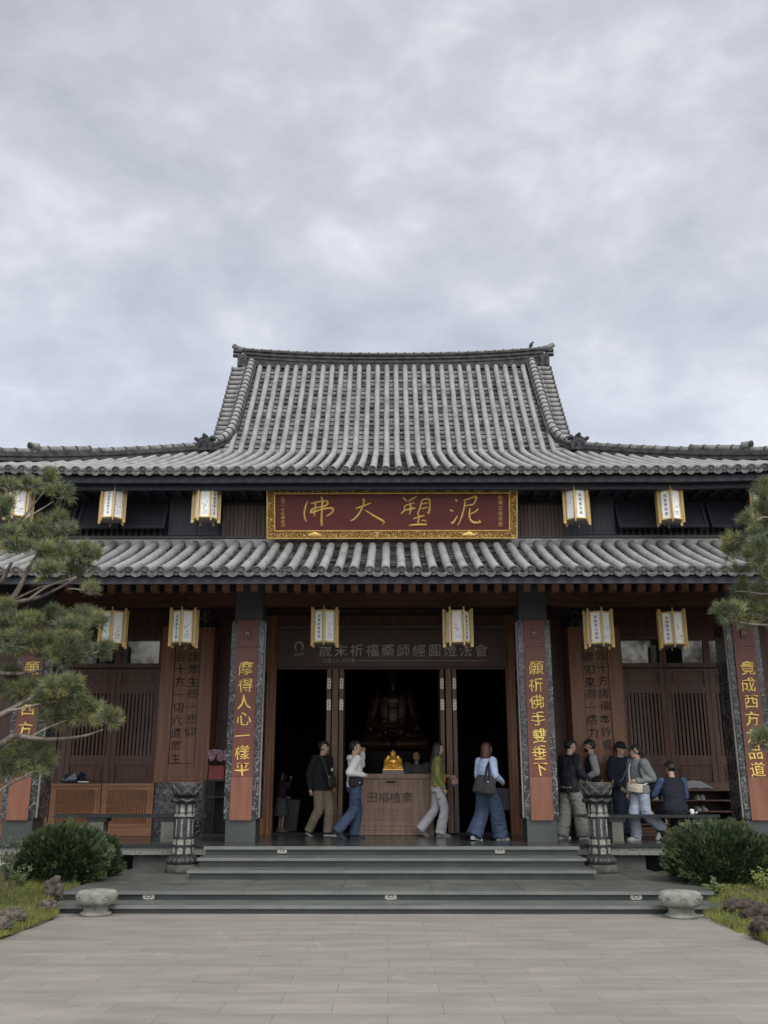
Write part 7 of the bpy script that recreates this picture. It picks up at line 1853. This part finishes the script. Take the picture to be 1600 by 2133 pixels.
LP = [(100, 1001, 17, 22), (62, 1011, 18, 12), (18, 1014, 22, 12), (125, 1030, 26, 13), (121, 1083, 17, 11), (98, 1092, 25, 12), (8, 1060, 18, 26), (74, 1115, 62, 28), (139, 1107, 17, 14), (177, 1160, 34, 28), (115, 1155, 48, 26), (20, 1120, 26, 20), (98, 1190, 30, 16), (185, 1232, 14, 10), (8, 1268, 16, 18), (150, 1195, 22, 12),
      (112, 1285, 26, 20), (174, 1284, 23, 16), (56, 1302, 32, 22), (206, 1297, 12, 14), (150, 1308, 36, 18), (94, 1344, 72, 28), (28, 1340, 36, 26), (131, 1366, 40, 20), (190, 1362, 38, 12), (222, 1352, 9, 8), (56, 1438, 62, 25), (131, 1432, 46, 22), (112, 1460, 50, 20), (170, 1487, 55, 24), (225, 1497, 24, 16), (112, 1500, 30, 16), (56, 1562, 35, 22), (84, 1580, 30, 28), (28, 1600, 32, 25), (62, 1604, 32, 15), (15, 1410, 22, 20), (150, 1335, 40, 14), (20, 1300, 30, 18), (40, 1142, 36, 14), (150, 1462, 40, 16), (20, 1580, 36, 18)]
tx, ty = -5.35, 10.9
T0 = [(Vector((tx, ty, -0.05)), 0.17), (Vector((tx - 0.12, ty, 0.8)), 0.15), (Vector((tx + 0.02, ty + 0.05, 1.7)), 0.135), (Vector((tx + 0.28, ty, 2.6)), 0.115), (Vector((tx + 0.30, ty, 3.5)), 0.09), (Vector((tx + 0.52, ty, 4.3)), 0.06), (Vector((tx + 0.62, ty, 4.8)), 0.03)]
tp = lambda i: T0[i][0]
LL = [([tp(2), (-25, 1560), (5, 1548), (25, 1531), (60, 1538), (110, 1541), (170, 1535), (215, 1520)], 0.05, 0.010, 0), ([tp(2), (-20, 1500), (20, 1481), (55, 1460), (92, 1440)], 0.055, 0.018, 0), ([(20, 1481), (60, 1474), (110, 1462), (150, 1458)], 0.014, 0.006, -0.1), ([tp(3), (-20, 1400), (50, 1405), (100, 1389), (150, 1378), (205, 1357)], 0.03, 0.007, 0.1),
      ([tp(3), (-15, 1282), (20, 1257), (60, 1250), (100, 1238), (160, 1203)], 0.045, 0.012, 0), ([(20, 1257), (42, 1226), (55, 1192), (66, 1172), (78, 1152)], 0.035, 0.014, 0), ([(60, 1250), (95, 1222), (130, 1210), (160, 1202)], 0.018, 0.007, -0.1), ([tp(4), (5, 1130), (35, 1096), (65, 1062), (95, 1020)], 0.022, 0.007, 0), ([(35, 1096), (75, 1066), (112, 1044)], 0.014, 0.005, 0), ([(0, 1215), (12, 1190), (25, 1172)], 0.03, 0.015, 0),
      ([tp(1), (-20, 1660), (10, 1640), (40, 1622), (75, 1606)], 0.03, 0.008, 0), ([(20, 1257), (50, 1240), (78, 1222), (112, 1216)], 0.016, 0.006, 0.1), ([(60, 1538), (85, 1520), (110, 1512), (140, 1500)], 0.014, 0.006, 0), ([(140, 1225), (165, 1228), (188, 1236)], 0.008, 0.004, 0)]
pine('pine', 'green pine reaching into the picture from the left over the stone stool', T0, LP, LL, 10.9, 4)
RP = [(1592, 1028, 18, 30), (1588, 1066, 26, 25), (1562, 1088, 17, 14), (1574, 1116, 13, 12), (1532, 1126, 19, 8), (1538, 1147, 33, 20), (1580, 1157, 30, 36), (1542, 1191, 22, 10), (1548, 1234, 20, 18), (1588, 1244, 22, 22), (1499, 1276, 13, 13), (1528, 1282, 28, 19), (1576, 1277, 36, 24), (1558, 1295, 22, 10), (1588, 1544, 22, 18), (1605, 1100, 20, 30), (1606, 1200, 20, 20)]
tx2 = 5.45
T1 = [(Vector((tx2, 10.9, -0.05)), 0.16), (Vector((tx2 + 0.1, 10.9, 1.0)), 0.14), (Vector((tx2 - 0.05, 10.95, 2.0)), 0.12), (Vector((tx2 - 0.25, 10.9, 3.0)), 0.10), (Vector((tx2 - 0.3, 10.9, 3.9)), 0.07), (Vector((tx2 - 0.4, 10.9, 4.6)), 0.03)]
RL = [([T1[3][0], (1640, 1235), (1600, 1239), (1560, 1234), (1530, 1233)], 0.022, 0.006, 0), ([T1[3][0], (1640, 1310), (1600, 1303), (1560, 1302), (1520, 1292)], 0.025, 0.006, 0), ([T1[4][0], (1630, 1160), (1600, 1170), (1570, 1165), (1545, 1155)], 0.022, 0.006, 0), ([T1[4][0], (1625, 1090), (1595, 1075), (1575, 1085)], 0.02, 0.006, 0), ([T1[2][0], (1640, 1570), (1610, 1560), (1590, 1550)], 0.02, 0.006, 0)]
pine('pine', 'green pine reaching into the picture from the right above the big shrub', T1, RP, RL, 10.9, 6)

# broad trees across the court, seen only in the reflections of the transom panes
def court_tree(x, y, h, seed, label):
    r = random.Random(seed); root = thing('broadleaf_tree', label, 'tree', (x, y, 0), 'trees across the court'); t = MB()
    t.tube([(x, y, -0.1), (x + 0.2, y, h * 0.3), (x - 0.1, y + 0.2, h * 0.6)], [0.28, 0.22, 0.12], 10)
    tips = []
    for k in range(14):
        a = r.uniform(0, 6.28); z0 = h * r.uniform(0.3, 0.55); e_ = Vector((x + cos(a) * r.uniform(1.2, 3.6), y + sin(a) * r.uniform(1, 2.5), h * r.uniform(0.5, 1.0)))
        t.tube([(x + 0.1, y, z0), ((x + e_.x) / 2, (y + e_.y) / 2, (z0 + e_.z) / 2 + 0.3), e_], [0.09, 0.06, 0.02], 6); tips.append(e_)
    t.build('trunk', M_bark, root); m = MB()
    for e_ in tips:
        for k in range(150):
            p_ = e_ + Vector((r.gauss(0, 0.55), r.gauss(0, 0.55), r.gauss(0, 0.35))); d_ = Vector((r.gauss(0, 1), r.gauss(0, 1), r.gauss(0, 1))).normalized() * 0.10; s_ = d_.orthogonal().normalized() * 0.05
            m.add([p_, p_ + d_ + s_, p_ + d_ * 2, p_ + d_ - s_], [(0, 1, 2, 3)])
    m.build('crown', M_bush, root)
court_tree(-16.5, -14, 7.6, 1, 'broad leafy tree standing behind the photographer on the left')
court_tree(15.0, -13, 7.2, 2, 'broad leafy tree standing behind the photographer on the right')
